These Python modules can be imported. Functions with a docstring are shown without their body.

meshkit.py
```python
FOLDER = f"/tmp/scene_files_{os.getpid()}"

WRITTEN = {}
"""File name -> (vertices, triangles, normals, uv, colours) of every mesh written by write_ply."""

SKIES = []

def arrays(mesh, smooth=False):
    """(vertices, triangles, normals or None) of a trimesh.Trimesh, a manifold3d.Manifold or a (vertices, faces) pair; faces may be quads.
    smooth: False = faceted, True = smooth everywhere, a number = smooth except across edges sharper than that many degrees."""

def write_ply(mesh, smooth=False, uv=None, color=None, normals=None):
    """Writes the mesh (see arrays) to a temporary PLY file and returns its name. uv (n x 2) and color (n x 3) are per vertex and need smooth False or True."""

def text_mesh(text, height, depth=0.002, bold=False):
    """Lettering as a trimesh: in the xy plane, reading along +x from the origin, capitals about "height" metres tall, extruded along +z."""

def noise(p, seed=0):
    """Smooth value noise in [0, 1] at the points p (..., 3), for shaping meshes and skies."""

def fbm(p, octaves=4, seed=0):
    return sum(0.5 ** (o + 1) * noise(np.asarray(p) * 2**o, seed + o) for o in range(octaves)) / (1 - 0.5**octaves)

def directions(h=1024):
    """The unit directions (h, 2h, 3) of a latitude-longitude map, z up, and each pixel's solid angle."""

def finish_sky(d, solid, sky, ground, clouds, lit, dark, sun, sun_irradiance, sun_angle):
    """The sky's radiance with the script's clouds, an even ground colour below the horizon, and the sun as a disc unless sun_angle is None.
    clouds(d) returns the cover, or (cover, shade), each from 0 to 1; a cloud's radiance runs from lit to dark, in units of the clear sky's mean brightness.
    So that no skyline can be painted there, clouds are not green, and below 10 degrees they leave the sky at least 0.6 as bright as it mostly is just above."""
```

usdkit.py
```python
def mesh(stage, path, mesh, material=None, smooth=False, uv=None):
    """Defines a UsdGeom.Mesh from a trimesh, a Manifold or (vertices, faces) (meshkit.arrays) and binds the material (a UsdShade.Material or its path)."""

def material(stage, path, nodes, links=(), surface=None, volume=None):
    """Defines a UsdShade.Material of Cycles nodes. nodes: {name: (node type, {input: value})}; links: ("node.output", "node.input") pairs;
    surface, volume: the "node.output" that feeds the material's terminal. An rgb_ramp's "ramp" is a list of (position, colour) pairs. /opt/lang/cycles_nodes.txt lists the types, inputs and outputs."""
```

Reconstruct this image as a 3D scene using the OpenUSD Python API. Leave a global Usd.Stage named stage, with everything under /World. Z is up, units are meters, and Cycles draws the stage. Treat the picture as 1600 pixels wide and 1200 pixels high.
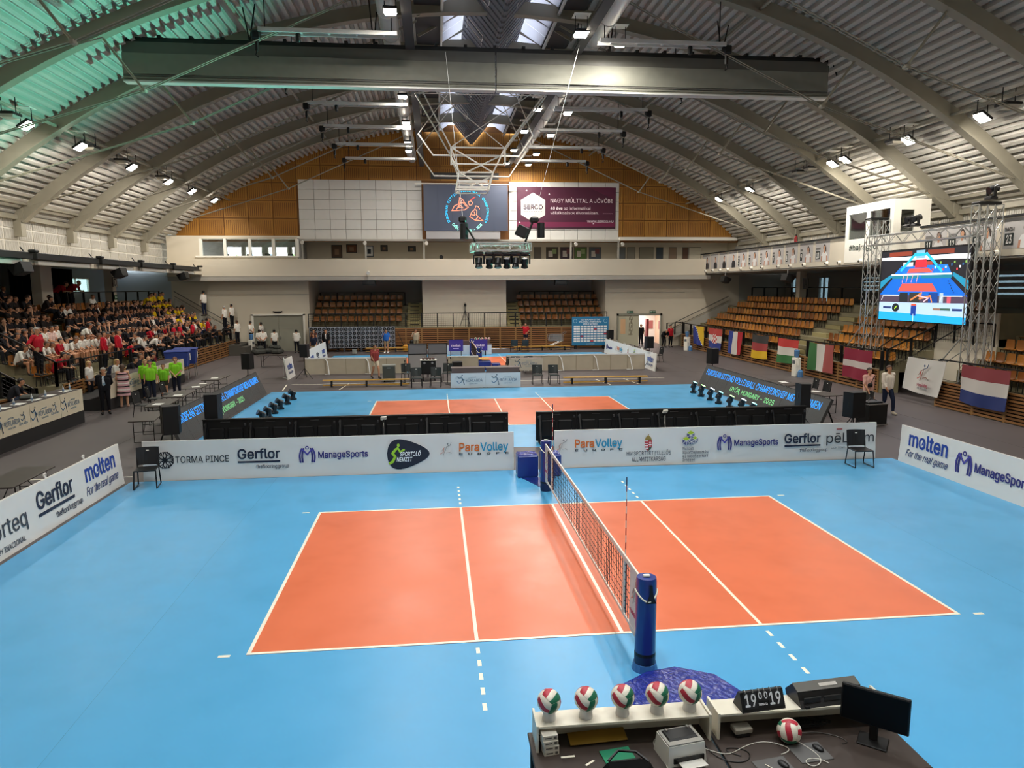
import math, random
import numpy as np, trimesh, usdkit, meshkit
import manifold3d as m3
from shapely.geometry import Polygon, Point, LineString, box as sbox
from shapely import affinity
from shapely.ops import unary_union
from pxr import Usd, UsdGeom, UsdLux, UsdShade, Gf, Sdf, Vt

stage = Usd.Stage.CreateInMemory()
UsdGeom.SetStageUpAxis(stage, 'Z')
UsdGeom.SetStageMetersPerUnit(stage, 1.0)
UsdGeom.Xform.Define(stage, '/World')
UsdGeom.Scope.Define(stage, '/World/Looks')

# ---------------------------------------------------------------- camera
CAM = (-2.4816, -9.0579, 4.7214)
yaw, pitch, roll, fpx = 0.106705, -0.134024, -0.004557, 1118.17
EXPOSURE = 0.06
cam = UsdGeom.Camera.Define(stage, '/World/camera')
_f = np.array([math.sin(yaw) * math.cos(pitch), math.cos(yaw) * math.cos(pitch), math.sin(pitch)])
_r = np.array([math.cos(yaw), -math.sin(yaw), 0.0])
_u = np.cross(_r, _f)
_r, _u = math.cos(roll) * _r + math.sin(roll) * _u, -math.sin(roll) * _r + math.cos(roll) * _u
cam.AddTransformOp().Set(Gf.Matrix4d(*[*_r, 0], *[*_u, 0], *[*(-_f), 0], *[*CAM, 1]))
cam.CreateHorizontalApertureAttr(36.0)
cam.CreateVerticalApertureAttr(27.0)
cam.CreateFocalLengthAttr(36.0 * fpx / 1600)
cam.CreateClippingRangeAttr(Gf.Vec2f(0.05, 500))
cam.CreateExposureAttr(EXPOSURE)

# ---------------------------------------------------------------- daylight outside
LAMP_SIDE, LAMP_MID, TEAL = 460.0, 640.0, 52000.0
sky = UsdLux.DomeLight.Define(stage, '/World/daylight')
sky.CreateColorAttr(Gf.Vec3f(0.86, 0.94, 1.0))
sky.CreateIntensityAttr(3.5)

# ---------------------------------------------------------------- helpers
def lin(h):
    if not isinstance(h, str):
        return tuple(h)
    h = h.lstrip('#')
    return tuple((v / 12.92 if v <= 0.04045 else ((v + 0.055) / 1.055) ** 2.4) for v in (int(h[i:i + 2], 16) / 255 for i in (0, 2, 4)))

_mats = {}
def M(name, color=None, rough=0.6, metal=0.0, var=0.0, scale=3.0, bump=0.0, bscale=40.0, spec=0.5, emit=None, estr=0.0, coat=0.0):
    """A procedural principled material; var adds noise to its tone, bump adds fine relief."""
    if name in _mats:
        return _mats[name]
    c = lin(color)
    n = {'p': ('principled_bsdf', {'base_color': c, 'roughness': rough, 'metallic': metal, 'specular_ior_level': spec})}
    if coat:
        n['p'][1]['coat_weight'] = coat
    L = []
    if var or bump:
        n['g'] = ('geometry', {})
    if var:
        n['n'] = ('noise_texture', {'scale': scale, 'detail': 4.0})
        n['r'] = ('rgb_ramp', {'ramp': [(0.3, tuple(x * (1 - var) for x in c)), (0.7, tuple(min(1, x * (1 + var)) for x in c))]})
        L += [('g.position', 'n.vector'), ('n.fac', 'r.fac'), ('r.color', 'p.base_color')]
    if bump:
        n['bn'] = ('noise_texture', {'scale': bscale, 'detail': 3.0})
        n['b'] = ('bump', {'strength': bump, 'distance': 0.02})
        L += [('g.position', 'bn.vector'), ('bn.fac', 'b.height'), ('b.normal', 'p.normal')]
    if emit:
        n['p'][1]['emission_color'] = lin(emit)
        n['p'][1]['emission_strength'] = estr
    _mats[name] = usdkit.material(stage, '/World/Looks/' + name, n, L, surface='p.BSDF')
    return _mats[name]

def Mprint(name, rough=0.6, estr=0.0):
    """Flat print: base colour (or light of a screen) from the mesh's own colours."""
    if name in _mats:
        return _mats[name]
    n = {'a': ('attribute', {'attribute': 'ink'}), 'p': ('principled_bsdf', {'roughness': rough})}
    L = [('a.color', 'p.base_color')]
    if estr:
        n['p'][1]['emission_strength'] = estr
        L.append(('a.color', 'p.emission_color'))
    _mats[name] = usdkit.material(stage, '/World/Looks/' + name, n, L, surface='p.BSDF')
    return _mats[name]

def Mglass(name, tint=(0.9, 0.95, 0.95), gl=0.12):
    if name in _mats:
        return _mats[name]
    n = {'t': ('transparent_bsdf', {'color': tint}), 'g': ('glossy_bsdf', {'color': (0.9, 0.9, 0.9), 'roughness': 0.03}), 'm': ('mix_closure', {'fac': gl})}
    _mats[name] = usdkit.material(stage, '/World/Looks/' + name, n, [('t.BSDF', 'm.closure1'), ('g.BSDF', 'm.closure2')], surface='m.closure')
    return _mats[name]

_used = {}
def uniq(parent, name):
    k = f'{parent}/{name}'
    n = _used.get(k, 0)
    _used[k] = n + 1
    return k if n == 0 else f'{k}_{n:03d}'

def tag(path, label=None, cat=None, group=None, kind=None):
    p = stage.GetPrimAtPath(path)
    for k, v in (('label', label), ('category', cat), ('group', group), ('kind', kind)):
        if v:
            p.SetCustomDataByKey(k, v)
    return path

def thing(name, label, cat, loc=(0, 0, 0), rz=0, group=None, kind=None, sc=None):
    path = uniq('/World', name)
    x = UsdGeom.Xform.Define(stage, path)
    x.AddTranslateOp().Set(Gf.Vec3d(*map(float, loc)))
    x.AddRotateZOp().Set(float(rz))
    x.AddScaleOp().Set(Gf.Vec3f(*(sc or (1, 1, 1))))
    return tag(path, label, cat, group, kind)

def dup(src, loc, rz=0, label=None, group=None, cat=None, sc=None, kind=None):
    was = stage.GetPrimAtPath(src).GetCustomData()
    base = src.rsplit('/', 1)[1]
    if base[-4:-3] == '_' and base[-3:].isdigit():
        base = base[:-4]
    path = thing(base, label or was.get('label'), cat or was.get('category'), loc, rz, group or was.get('group'), kind or was.get('kind'), sc)
    p = stage.GetPrimAtPath(path)
    p.GetReferences().AddInternalReference(src)
    p.SetInstanceable(True)
    return path

def part(parent, name, mesh, mat, label=None, smooth=False, kind=None, xf=None, ink=None):
    path = uniq(parent, name)
    if ink is not None:
        m = usdkit.mesh(stage, path, mesh, mat)
        UsdGeom.PrimvarsAPI(m).CreatePrimvar('ink', Sdf.ValueTypeNames.Color3fArray, 'vertex').Set(Vt.Vec3fArray.FromNumpy(np.asarray(ink, np.float32)))
    else:
        m = usdkit.mesh(stage, path, mesh, mat, smooth)
    if xf:
        m.AddTranslateOp().Set(Gf.Vec3d(*map(float, xf)))
    if label or kind:
        tag(path, label, None, None, kind)
    return path

def solo(name, mesh, mat, label, cat, group=None, kind=None, smooth=False, ink=None):
    return tag(part('/World', name, mesh, mat, smooth=smooth, ink=ink), label, cat, group, kind)

def struct(name, mesh, mat, label, cat):
    return solo(name, mesh, mat, label, cat, kind='structure')

def sthing(name, label, cat):
    return thing(name, label, cat, kind='structure')

# ---- mesh makers
_bf = np.array([[0, 2, 3], [0, 3, 1], [4, 5, 7], [4, 7, 6], [0, 1, 5], [0, 5, 4], [2, 6, 7], [2, 7, 3], [0, 4, 6], [0, 6, 2], [1, 3, 7], [1, 7, 5]])
def bx(x0, x1, y0, y1, z0, z1):
    v = np.array([[x, y, z] for z in (z0, z1) for y in (y0, y1) for x in (x0, x1)], float)
    return v, _bf
def cb(cx, cy, cz, sx, sy, sz):
    return bx(cx - sx / 2, cx + sx / 2, cy - sy / 2, cy + sy / 2, cz - sz / 2, cz + sz / 2)
def arr(m):
    if isinstance(m, tuple):
        return m
    if hasattr(m, 'to_mesh'):
        q = m.to_mesh()
        return np.array(q.vert_properties[:, :3], float), np.array(q.tri_verts, int)
    return np.asarray(m.vertices, float), np.asarray(m.faces, int)
def cat(*ms):
    ms = [arr(m) for m in (ms[0] if len(ms) == 1 and isinstance(ms[0], list) else ms)]
    n, V, F = 0, [], []
    for v, f in ms:
        V.append(v); F.append(f + n); n += len(v)
    return np.vstack(V), np.vstack(F)
def mv(m, d=(0, 0, 0), rz=0, rx=0, ry=0, s=(1, 1, 1)):
    v, f = arr(m)
    v = v * np.asarray(s, float)
    for a, (i, j) in ((rx, (1, 2)), (ry, (2, 0)), (rz, (0, 1))):
        if a:
            a = math.radians(a); c, t = math.cos(a), math.sin(a)
            w = v.copy(); w[:, i] = c * v[:, i] - t * v[:, j]; w[:, j] = t * v[:, i] + c * v[:, j]; v = w
    if np.prod(s) < 0:
        f = f[:, ::-1]
    return v + np.asarray(d, float), f
def on(m, o, ex, ey):
    """Lays a mesh made in the xy plane onto the plane at o spanned by ex, ey."""
    v, f = arr(m)
    ex, ey = np.asarray(ex, float), np.asarray(ey, float)
    ez = np.cross(ex, ey); ez = ez / np.linalg.norm(ez)
    return np.asarray(o, float) + v[:, :1] * ex + v[:, 1:2] * ey + v[:, 2:3] * ez, f
def chb(sx, sy, sz, c=0.01, d=(0, 0, 0)):
    """A box with chamfered edges, centred at d."""
    p = [(a * (sx / 2 - (c if k != 0 else 0)), b * (sy / 2 - (c if k != 1 else 0)), e * (sz / 2 - (c if k != 2 else 0))) for k in range(3) for a in (-1, 1) for b in (-1, 1) for e in (-1, 1)]
    return mv(m3.Manifold.hull_points(np.array(p)), d)
def frustum(sx, sy, tx, ty, h, d=(0, 0, 0)):
    v, f = bx(-.5, .5, -.5, .5, 0, 1)
    v = v.copy(); v[:4] *= (sx, sy, 0); v[4:] *= (tx, ty, h)
    return v + np.asarray(d, float), f
def tube(pts, r, n=6, close=True):
    p = np.asarray(pts, float)
    t = np.gradient(p, axis=0); t /= np.linalg.norm(t, axis=1, keepdims=True) + 1e-12
    ref = np.array([0, 0, 1.0]) if abs(t[:, 2]).max() < 0.95 else (np.array([1.0, 0, 0]) if abs(t[:, 0]).max() < 0.95 else np.array([0.3, 0.9, 0.31]))
    a = np.cross(t, ref); a /= np.linalg.norm(a, axis=1, keepdims=True) + 1e-12
    b = np.cross(t, a)
    an = np.arange(n) * 2 * np.pi / n + np.pi / n
    rr = np.broadcast_to(r, (len(p),))[:, None, None]
    v = (p[:, None] + rr * (np.cos(an)[None, :, None] * a[:, None] + np.sin(an)[None, :, None] * b[:, None])).reshape(-1, 3)
    i, j = np.meshgrid(np.arange(len(p) - 1), np.arange(n), indexing='ij')
    q = np.stack([i * n + j, i * n + (j + 1) % n, (i + 1) * n + (j + 1) % n, (i + 1) * n + j], -1).reshape(-1, 4)
    f = np.vstack([q[:, [0, 2, 1]], q[:, [0, 3, 2]]])
    if close:
        k = (len(p) - 1) * n
        f = np.vstack([f, [[0, x, x + 1] for x in range(1, n - 1)], [[k, k + x + 1, k + x] for x in range(1, n - 1)]])
    return v, f
def rod(a, b, r, n=6):
    return tube([a, b], r, n)
def rods(segs, r, n=4):
    return cat([tube(s, r, n) for s in segs])
def bar(a, b, w, h):
    """A rectangular bar from a to b, w wide sideways, h tall."""
    a, b = np.asarray(a, float), np.asarray(b, float)
    t = b - a; L = np.linalg.norm(t); t /= L
    ref = np.array([0, 0, 1.0]) if abs(t[2]) < .9 else np.array([0, 1.0, 0])
    s = np.cross(t, ref); s /= np.linalg.norm(s); u = np.cross(s, t)
    v, f = bx(0, L, -w / 2, w / 2, -h / 2, h / 2)
    return a + v[:, :1] * t - v[:, 1:2] * s + v[:, 2:3] * u, f
def lathe(prof, n=16, d=(0, 0, 0)):
    """Closed solid of revolution about z from (r, z) pairs."""
    P = np.asarray(prof, float); an = np.arange(n) * 2 * np.pi / n
    v = np.stack([P[:, 0][:, None] * np.cos(an), P[:, 0][:, None] * np.sin(an), np.repeat(P[:, 1][:, None], n, 1)], -1).reshape(-1, 3)
    i, j = np.meshgrid(np.arange(len(P) - 1), np.arange(n), indexing='ij')
    q = np.stack([i * n + j, i * n + (j + 1) % n, (i + 1) * n + (j + 1) % n, (i + 1) * n + j], -1).reshape(-1, 4)
    f = np.vstack([q[:, [0, 1, 2]], q[:, [0, 2, 3]]])
    return v + np.asarray(d, float), f
def cyl(r, h, n=16, d=(0, 0, 0), r2=None):
    r2 = r if r2 is None else r2
    return lathe([(0, 0), (r, 0), (r2, h), (0, h)], n, d)
def prism(poly, h):
    """Extrudes a shapely polygon (or several) along +z."""
    out = []
    for g in getattr(poly, 'geoms', [poly]):
        if g.geom_type == 'Polygon' and g.area > 1e-9:
            out.append(arr(trimesh.creation.extrude_polygon(g, h, engine='earcut')))
    return cat(out)
def text(s, h, w=None, bold=False, align='l', depth=0.004, slant=0.0):
    v, f = arr(meshkit.text_mesh(s, h, depth, bold))
    v = v.copy()
    x0, x1 = v[:, 0].min(), v[:, 0].max()
    v[:, 0] -= x0
    if w:
        v[:, 0] *= w / (x1 - x0)
    L = v[:, 0].max()
    v[:, 0] += slant * v[:, 1]
    v[:, 0] -= {'l': 0, 'c': L / 2, 'r': L}[align]
    return v, f
def poly2(pts):
    return prism(Polygon(pts).buffer(0), 0.004)
def stroke(pts, w, d=0.004):
    return prism(LineString(pts).buffer(w / 2, cap_style=1, quad_segs=3), d)
class Ink:
    """Collects coloured flat pieces (in local xy) into one printed mesh; each piece a hair prouder than the last."""
    def __init__(self):
        self.m, self.c, self.k = [], [], 0
    def add(self, m, color, lift=None):
        v, f = arr(m)
        v = v.copy()
        self.k += 1
        v[:, 2] += lift if lift is not None else 0.0004 * self.k
        self.m.append((v, f)); self.c.append(np.tile(lin(color), (len(v), 1)))
        return self
    def rect(self, x0, x1, y0, y1, color, lift=None):
        return self.add(bx(x0, x1, y0, y1, 0, 0.003), color, lift)
    def build(self, parent, name, mat, o, ex, ey, label=None):
        return part(parent, name, on(cat(self.m), o, ex, ey), mat, label, ink=np.vstack(self.c))
random.seed(7); np.random.seed(7)
rnd = random.Random(11)
ORD = ['first', 'second', 'third', 'fourth', 'fifth', 'sixth', 'seventh', 'eighth', 'ninth', 'tenth', 'eleventh', 'twelfth', 'thirteenth', 'fourteenth', 'fifteenth', 'sixteenth', 'seventeenth', 'eighteenth', 'nineteenth', 'twentieth']
def nth(i):
    return ORD[i] if i < 20 else {2: 'twenty', 3: 'thirty', 4: 'forty', 5: 'fifty'}[(i + 1) // 10] + ('-' + ORD[(i + 1) % 10 - 1] if (i + 1) % 10 else 'th').replace('-th', 'th')
# ================================================================ the hall: floor, walls, roof
RA, APEX = 32.9, 16.6
ZC = APEX - RA
def roof_z(x, off=0.0):
    return ZC + math.sqrt((RA - off) ** 2 - x * x)
RIBS = [3.0, 7.9, 12.8, 17.7, 22.6, 27.5, 32.4, 37.3, 42.2]
Y0, Y1 = -13.0, 47.0

mfloor = M('grey_sports_floor', '#575050', 0.5, var=0.06, scale=0.6, spec=0.35)
def sport(name, col, var=0.03):
    c = lin(col)
    n = {'g': ('geometry', {}), 'n': ('noise_texture', {'scale': 0.8, 'detail': 3.0}), 'n2': ('noise_texture', {'scale': 180.0, 'detail': 2.0}),
         'r': ('rgb_ramp', {'ramp': [(0.3, tuple(x * (1 - var) for x in c)), (0.7, tuple(x * (1 + var) for x in c))]}),
         'q': ('rgb_ramp', {'ramp': [(0.3, (0.30,) * 3), (0.7, (0.40,) * 3)]}),
         'b': ('bump', {'strength': 0.08, 'distance': 0.004}), 'p': ('principled_bsdf', {'specular_ior_level': 0.42})}
    return usdkit.material(stage, '/World/Looks/' + name, n, [('g.position', 'n.vector'), ('g.position', 'n2.vector'), ('n.fac', 'r.fac'), ('r.color', 'p.base_color'),
        ('n.fac', 'q.fac'), ('q.color', 'p.roughness'), ('n2.fac', 'b.height'), ('b.normal', 'p.normal')], surface='p.BSDF')
mblue = sport('blue_sports_vinyl', '#52a5d5')
mblue2 = sport('pale_blue_vinyl_strip', '#5aaed6')
morange = sport('orange_sports_vinyl', '#e0734c')
mline = M('white_line_paint', '#f2ecd8', 0.5)
mwall = M('cream_plaster', '#cdc3b0', 0.75, var=0.03, scale=0.5, spec=0.2)
mwall2 = M('grey_plaster', '#a9a49a', 0.75, var=0.03, scale=0.5, spec=0.2)
mblk = M('black_metal', '#131313', 0.5, spec=0.4)
mblkcloth = M('black_cloth', '#0b0b0c', 0.9, spec=0.1)
msteel = M('painted_steel', '#8a8474', 0.5, var=0.03)
mdeck = M('corrugated_steel_deck', '#b9b4aa', 0.5, var=0.04, scale=0.7)
mwhite = M('white_paint', '#e6e2d6', 0.55)
malu = M('aluminium', '#b9b9b6', 0.32, metal=0.9)
mgalv = M('galvanised_duct', '#cfcfcb', 0.45, metal=0.25)

fl = sthing('floor', 'dark grey sports floor of the hall between the courts and stands', 'floor')
part(fl, 'slab', bx(-28, 28, Y0 - 1, 54, -0.3, 0.0), mfloor)
mseam = M('dark_floor_seam', '#3d3836', 0.7)
part(fl, 'seam', cat([bx(x, x + .012, 9.4, 46.5, 0, .0012) for x in (-15.5, -12.2, 11.8, 14.6)] + [bx(-17, 17, y, y + .012, 0, .0012) for y in (25.6, 27.6, 29.6)]), mseam)
gl = cat(bx(-9.6, 9.4, 27.02, 27.08, 0, .002), *[mv(bx(-.03, .03, 0, 2.2, 0, .002), (x, 24.9, 0), rz=a) for x, a in ((-9.6, 6), (-7.0, -5), (7.4, 5), (6.0, 8))],
         bx(-13.5, -10.2, 9.55, 9.6, 0, .002), bx(-12.4, -12.34, 20, 27, 0, .002))
part(fl, 'line_marking', gl, mline)

def court(name, label, ox, oy, bx0, bx1, by0, by1, dash=True):
    """One sitting-volleyball court: blue free zone, orange 10 x 6 m field and white lines."""
    t = sthing(name, label, 'sports court')
    part(t, 'free_zone', bx(bx0, bx1, by0, by1, 0.0, 0.006), mblue)
    part(t, 'playing_field', bx(ox - 5, ox + 5, oy, oy + 6, 0.006, 0.010), morange)
    w = 0.05
    z = (0.010, 0.0125)
    L = [bx(ox - 5, ox + 5, oy, oy + w, *z), bx(ox - 5, ox + 5, oy + 6 - w, oy + 6, *z)]
    for x in (-5 + w / 2, -2, 0, 2, 5 - w / 2):
        L.append(bx(ox + x - w / 2, ox + x + w / 2, oy + w, oy + 6 - w, *z))
    part(t, 'boundary_line', cat(L), mline)
    D = []
    for s in (-2, 2):
        for k in range(5):
            for yy in (oy - .3 - .32 * k, oy + 6.2 + .32 * k):
                D.append(bx(ox + s - w / 2, ox + s + w / 2, yy, yy + .15, .006, .0085))
    for x, y in ((-5.35, 0), (5.2, 0), (-5.35, 6), (5.2, 6)):
        D.append(bx(ox + x, ox + x + .15, oy + y - .03, oy + y + .03, .006, .0085))
    part(t, 'dashed_line', cat(D), mline)
    part(t, 'joint', cat([bx(x, x + .006, by0 + .02, by1 - .02, .006, .0068) for x in (ox - 6.5, ox + 6.5)]), M('blue_vinyl_joint', '#4690b6', 0.5))
    return t
court('floor_court', 'nearest blue and orange sitting volleyball court in the foreground', 0, 0, -10.02, 10.0, -7.5, 9.02)
court('floor_court', 'middle blue and orange court behind the black screen boards', 0, 15.15, -10.0, 10.0, 11.7, 24.45)
court('floor_court', 'farthest blue and orange court in front of the back stand', 0, 34.0, -9.6, 9.6, 31.3, 42.3)

# ---- roof: corrugated deck in bays between ribs, lantern in the middle
ceil = sthing('ceiling', 'barrel roof of grey corrugated steel deck between curved ribs', 'ceiling')
def deck(y0, y1, xa, xb):
    """Trapezoid-profiled deck, its corrugations along y."""
    a0, a1 = math.asin(xa / RA), math.asin(xb / RA)
    n = int((a1 - a0) * RA / 0.36)
    prof = []
    for i in range(n):
        for u, d in ((0, 0), (.36, 0), (.46, .19), (.84, .19), (.94, 0)):
            prof.append((a0 + (a1 - a0) * (i + u) / n, d))
    prof.append((a1, 0))
    P = np.array([(math.sin(a) * (RA + d), ZC + math.cos(a) * (RA + d)) for a, d in prof])
    k = len(P)
    v = np.vstack([np.column_stack([P[:, 0], np.full(k, y), P[:, 1]]) for y in (y0, y1)])
    i = np.arange(k - 1)
    f = np.vstack([np.column_stack([i, i + k, i + 1]), np.column_stack([i + 1, i + k, i + k + 1])])
    return v, f
ys = [Y0] + [-6.8, -1.9] + RIBS + [Y1 + .35]
LW = 3.35
for a, b in zip(ys[:-1], ys[1:]):
    part(ceil, 'deck_sheet', deck(a, b, -23.2, -LW + .5), mdeck)
    part(ceil, 'deck_sheet', deck(a, b, LW + .5, 23.2), mdeck)
def rib(y, w=.16, d=.5):
    a = np.linspace(math.asin(-21.9 / RA), math.asin(21.9 / RA), 57)
    S = []
    for rad in (RA - d, RA + .01):
        for yy in (y - w / 2, y + w / 2):
            S.append(np.column_stack([np.sin(a) * rad, np.full(len(a), yy), ZC + np.cos(a) * rad]))
    v = np.stack(S, 1).reshape(-1, 3)
    i = np.arange(len(a) - 1) * 4
    f = []
    for p, q in ((0, 1), (1, 3), (3, 2), (2, 0)):
        f += [np.column_stack([i + p, i + q, i + 4 + q]), np.column_stack([i + p, i + 4 + q, i + 4 + p])]
    m = (v, np.vstack(f))
    # flange plates below and above the web
    fl_ = []
    for rad, t in ((RA - d, .05),):
        pts = np.column_stack([np.sin(a) * rad, np.full(len(a), y), ZC + np.cos(a) * rad])
        o = np.column_stack([np.sin(a), 0 * a, np.cos(a)])
        V = np.stack([pts - o * t + [0, -.2, 0], pts - o * t + [0, .2, 0], pts + [0, .2, 0], pts + [0, -.2, 0]], 1).reshape(-1, 3)
        F = []
        for p, q in ((0, 1), (1, 2), (2, 3), (3, 0)):
            F += [np.column_stack([i + p, i + q, i + 4 + q]), np.column_stack([i + p, i + 4 + q, i + 4 + p])]
        fl_.append((V, np.vstack(F)))
    return m, fl_[0]
for k, y in enumerate(RIBS):
    t = sthing('trim_rib', f'curved grey steel roof rib, {nth(k)} from the near end of the roof', 'roof rib')
    web, flange = rib(y)
    part(t, 'web', web, msteel)
    part(t, 'flange', flange, msteel)
    for s in (-1, 1):
        part(t, 'foot', cat(bx(s * 21.9 - .3, s * 21.9 + .3, y - .2, y + .2, 7.2, 8.0), bx(s * 21.7 - .2, s * 21.7 + .2, y - .15, y + .15, 7.9, 8.7)), msteel)
    # tie cables with kicker struts under the arch
    if y > 7:
        c = thing('tie_cable', f'thin steel tie cables and struts under the {nth(k)} roof rib', 'tie cable', group=None)
        nd = [(-21.4, 8.55), (-12.2, 11.45), (-6.0, 14.25), (-3.0, 15.7)]
        for s in (-1, 1):
            for dy in (-.07, .07):
                part(c, 'cable', tube([(s * abs(px), y + dy, pz) for px, pz in nd], .024, 5), msteel)
            for px, pz, tx in ((12.2, 11.45, 13.4),):
                part(c, 'strut', rod((s * px, y, pz), (s * tx, y, roof_z(tx, .6)), .045), msteel)
                part(c, 'clamp', chb(.16, .24, .14, .03, (s * px, y, pz)), msteel)
for k, (x, s) in enumerate(((-17.4, 'left'), (17.4, 'right'), (-9.6, 'upper left'), (9.6, 'upper right'))):
    z = roof_z(abs(x), .35)
    struct('trim_purlin', tube([(x, yy, z) for yy in np.linspace(2, Y1, 12)], .07, 6), msteel, f'long steel purlin tube along the {s} side of the roof', 'purlin')
for s, nm in ((-1, 'left'), (1, 'right')):
    struct('trim_eaves', cat(bx(*sorted((s * 21.75, s * 22.1)), Y0, Y1, 7.98, 8.2), bx(*sorted((s * 21.3, s * 21.5)), Y0, Y1, 8.62, 8.74)), msteel, f'steel eaves rail under the roof along the {nm} wall', 'eaves rail')

# ---- lantern along the ridge: curbs, skylight panes, hanging V of grey sheets
lan = sthing('ceiling_lantern', 'ridge lantern with pale skylight panes either side of a grey V of sheets', 'skylight')
CX = 0.5
mdark = M('dark_grey_panel', '#3f3e3d', 0.7)
mgrey = M('mid_grey_sheet', '#77777a', 0.6, var=0.05)
msky = usdkit.material(stage, '/World/Looks/opal_skylight', {'t': ('translucent_bsdf', {'color': (0.55, 0.55, 0.6)}), 'd': ('diffuse_bsdf', {'color': (0.5, 0.5, 0.53)}), 'm': ('mix_closure', {'fac': 0.5})},
                       [('t.BSDF', 'm.closure1'), ('d.BSDF', 'm.closure2')], surface='m.closure')
for s in (-1, 1):
    part(lan, 'side_panel', cat(bx(*sorted((CX + s * 2.5, CX + s * 3.6)), Y0, Y1, 16.3, 16.36), bx(*sorted((CX + s * 2.44, CX + s * 2.5)), Y0, Y1, 16.3, 16.9)), mdark)
    part(lan, 'edge_pipe', tube([(CX + s * 2.45, Y0, 16.1), (CX + s * 2.45, Y1, 16.1)], .07, 6), mgalv)
    yy = 9.0
    while yy < 46.5:
        a, b = np.array([CX + s * 2.5, 0, 16.35]), np.array([CX + s * 1.38, 0, 17.1])
        v = np.array([a + [0, yy, 0], a + [0, yy + 2.4, 0], b + [0, yy + 2.4, 0], b + [0, yy, 0]])
        v = np.vstack([v, v + [0, 0, .03]])
        f = np.array([[0, 1, 2], [0, 2, 3], [4, 6, 5], [4, 7, 6], [0, 4, 5], [0, 5, 1], [1, 5, 6], [1, 6, 2], [2, 6, 7], [2, 7, 3], [3, 7, 4], [3, 4, 0]])
        part(lan, 'skylight_pane', (v, f), msky)
        yy += 2.45
    part(lan, 'v_sheet', cat([mv(bx(0, .02, Y0, Y1, 0, 2.1), (CX + .06 * s, 0, 15.45), ry=s * 40)]), mgrey)
    part(lan, 'valley_strip', bx(CX - .12, CX + .12, Y0, Y1, 15.46, 15.56), mgrey) if s > 0 else None
    rb = []
    for y in np.arange(8, 46.5, .62):
        rb.append(bar((CX + .02 * s, y, 15.38), (CX + s * 1.36, y, 16.98), .07, .06))
    part(lan, 'batten', cat(rb), M('grey_batten', '#6a6a6c', 0.6))
    for y in np.arange(10.5, 46, 4.9):
        fr = []
        for (u0, v0), (u1, v1) in (((.45, 0), (.95, 0)), ((.95, 0), (.95, 1.5)), ((.95, 1.5), (.45, 1.5)), ((.45, 1.5), (.45, 0)), ((.45, .75), (.95, .75))):
            q = lambda u, w: (CX + s * (.02 + 1.34 * u - .05), y + w, 15.32 + 1.6 * u)
            fr.append(bar(q(u0, v0), q(u1, v1), .03, .03))
        part(lan, 'vent_frame', cat(fr), mwhite)
tr = []
for y in RIBS + [15.2, 20.1, 25, 29.9, 34.8, 39.7, 44.6]:
    for s in (-1, 1):
        tr.append(bar((CX + s * 3.5, y, 15.9), (CX + s * 1.3, y, 17.1), .08, .12))
part(lan, 'rafter', cat(tr), msteel)
struct('ceiling_cover', bx(-4, 5, Y0, Y1, 19.0, 19.05), mdark, 'dark cover over the lantern gap of the roof', 'roof cover') if False else None

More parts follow.
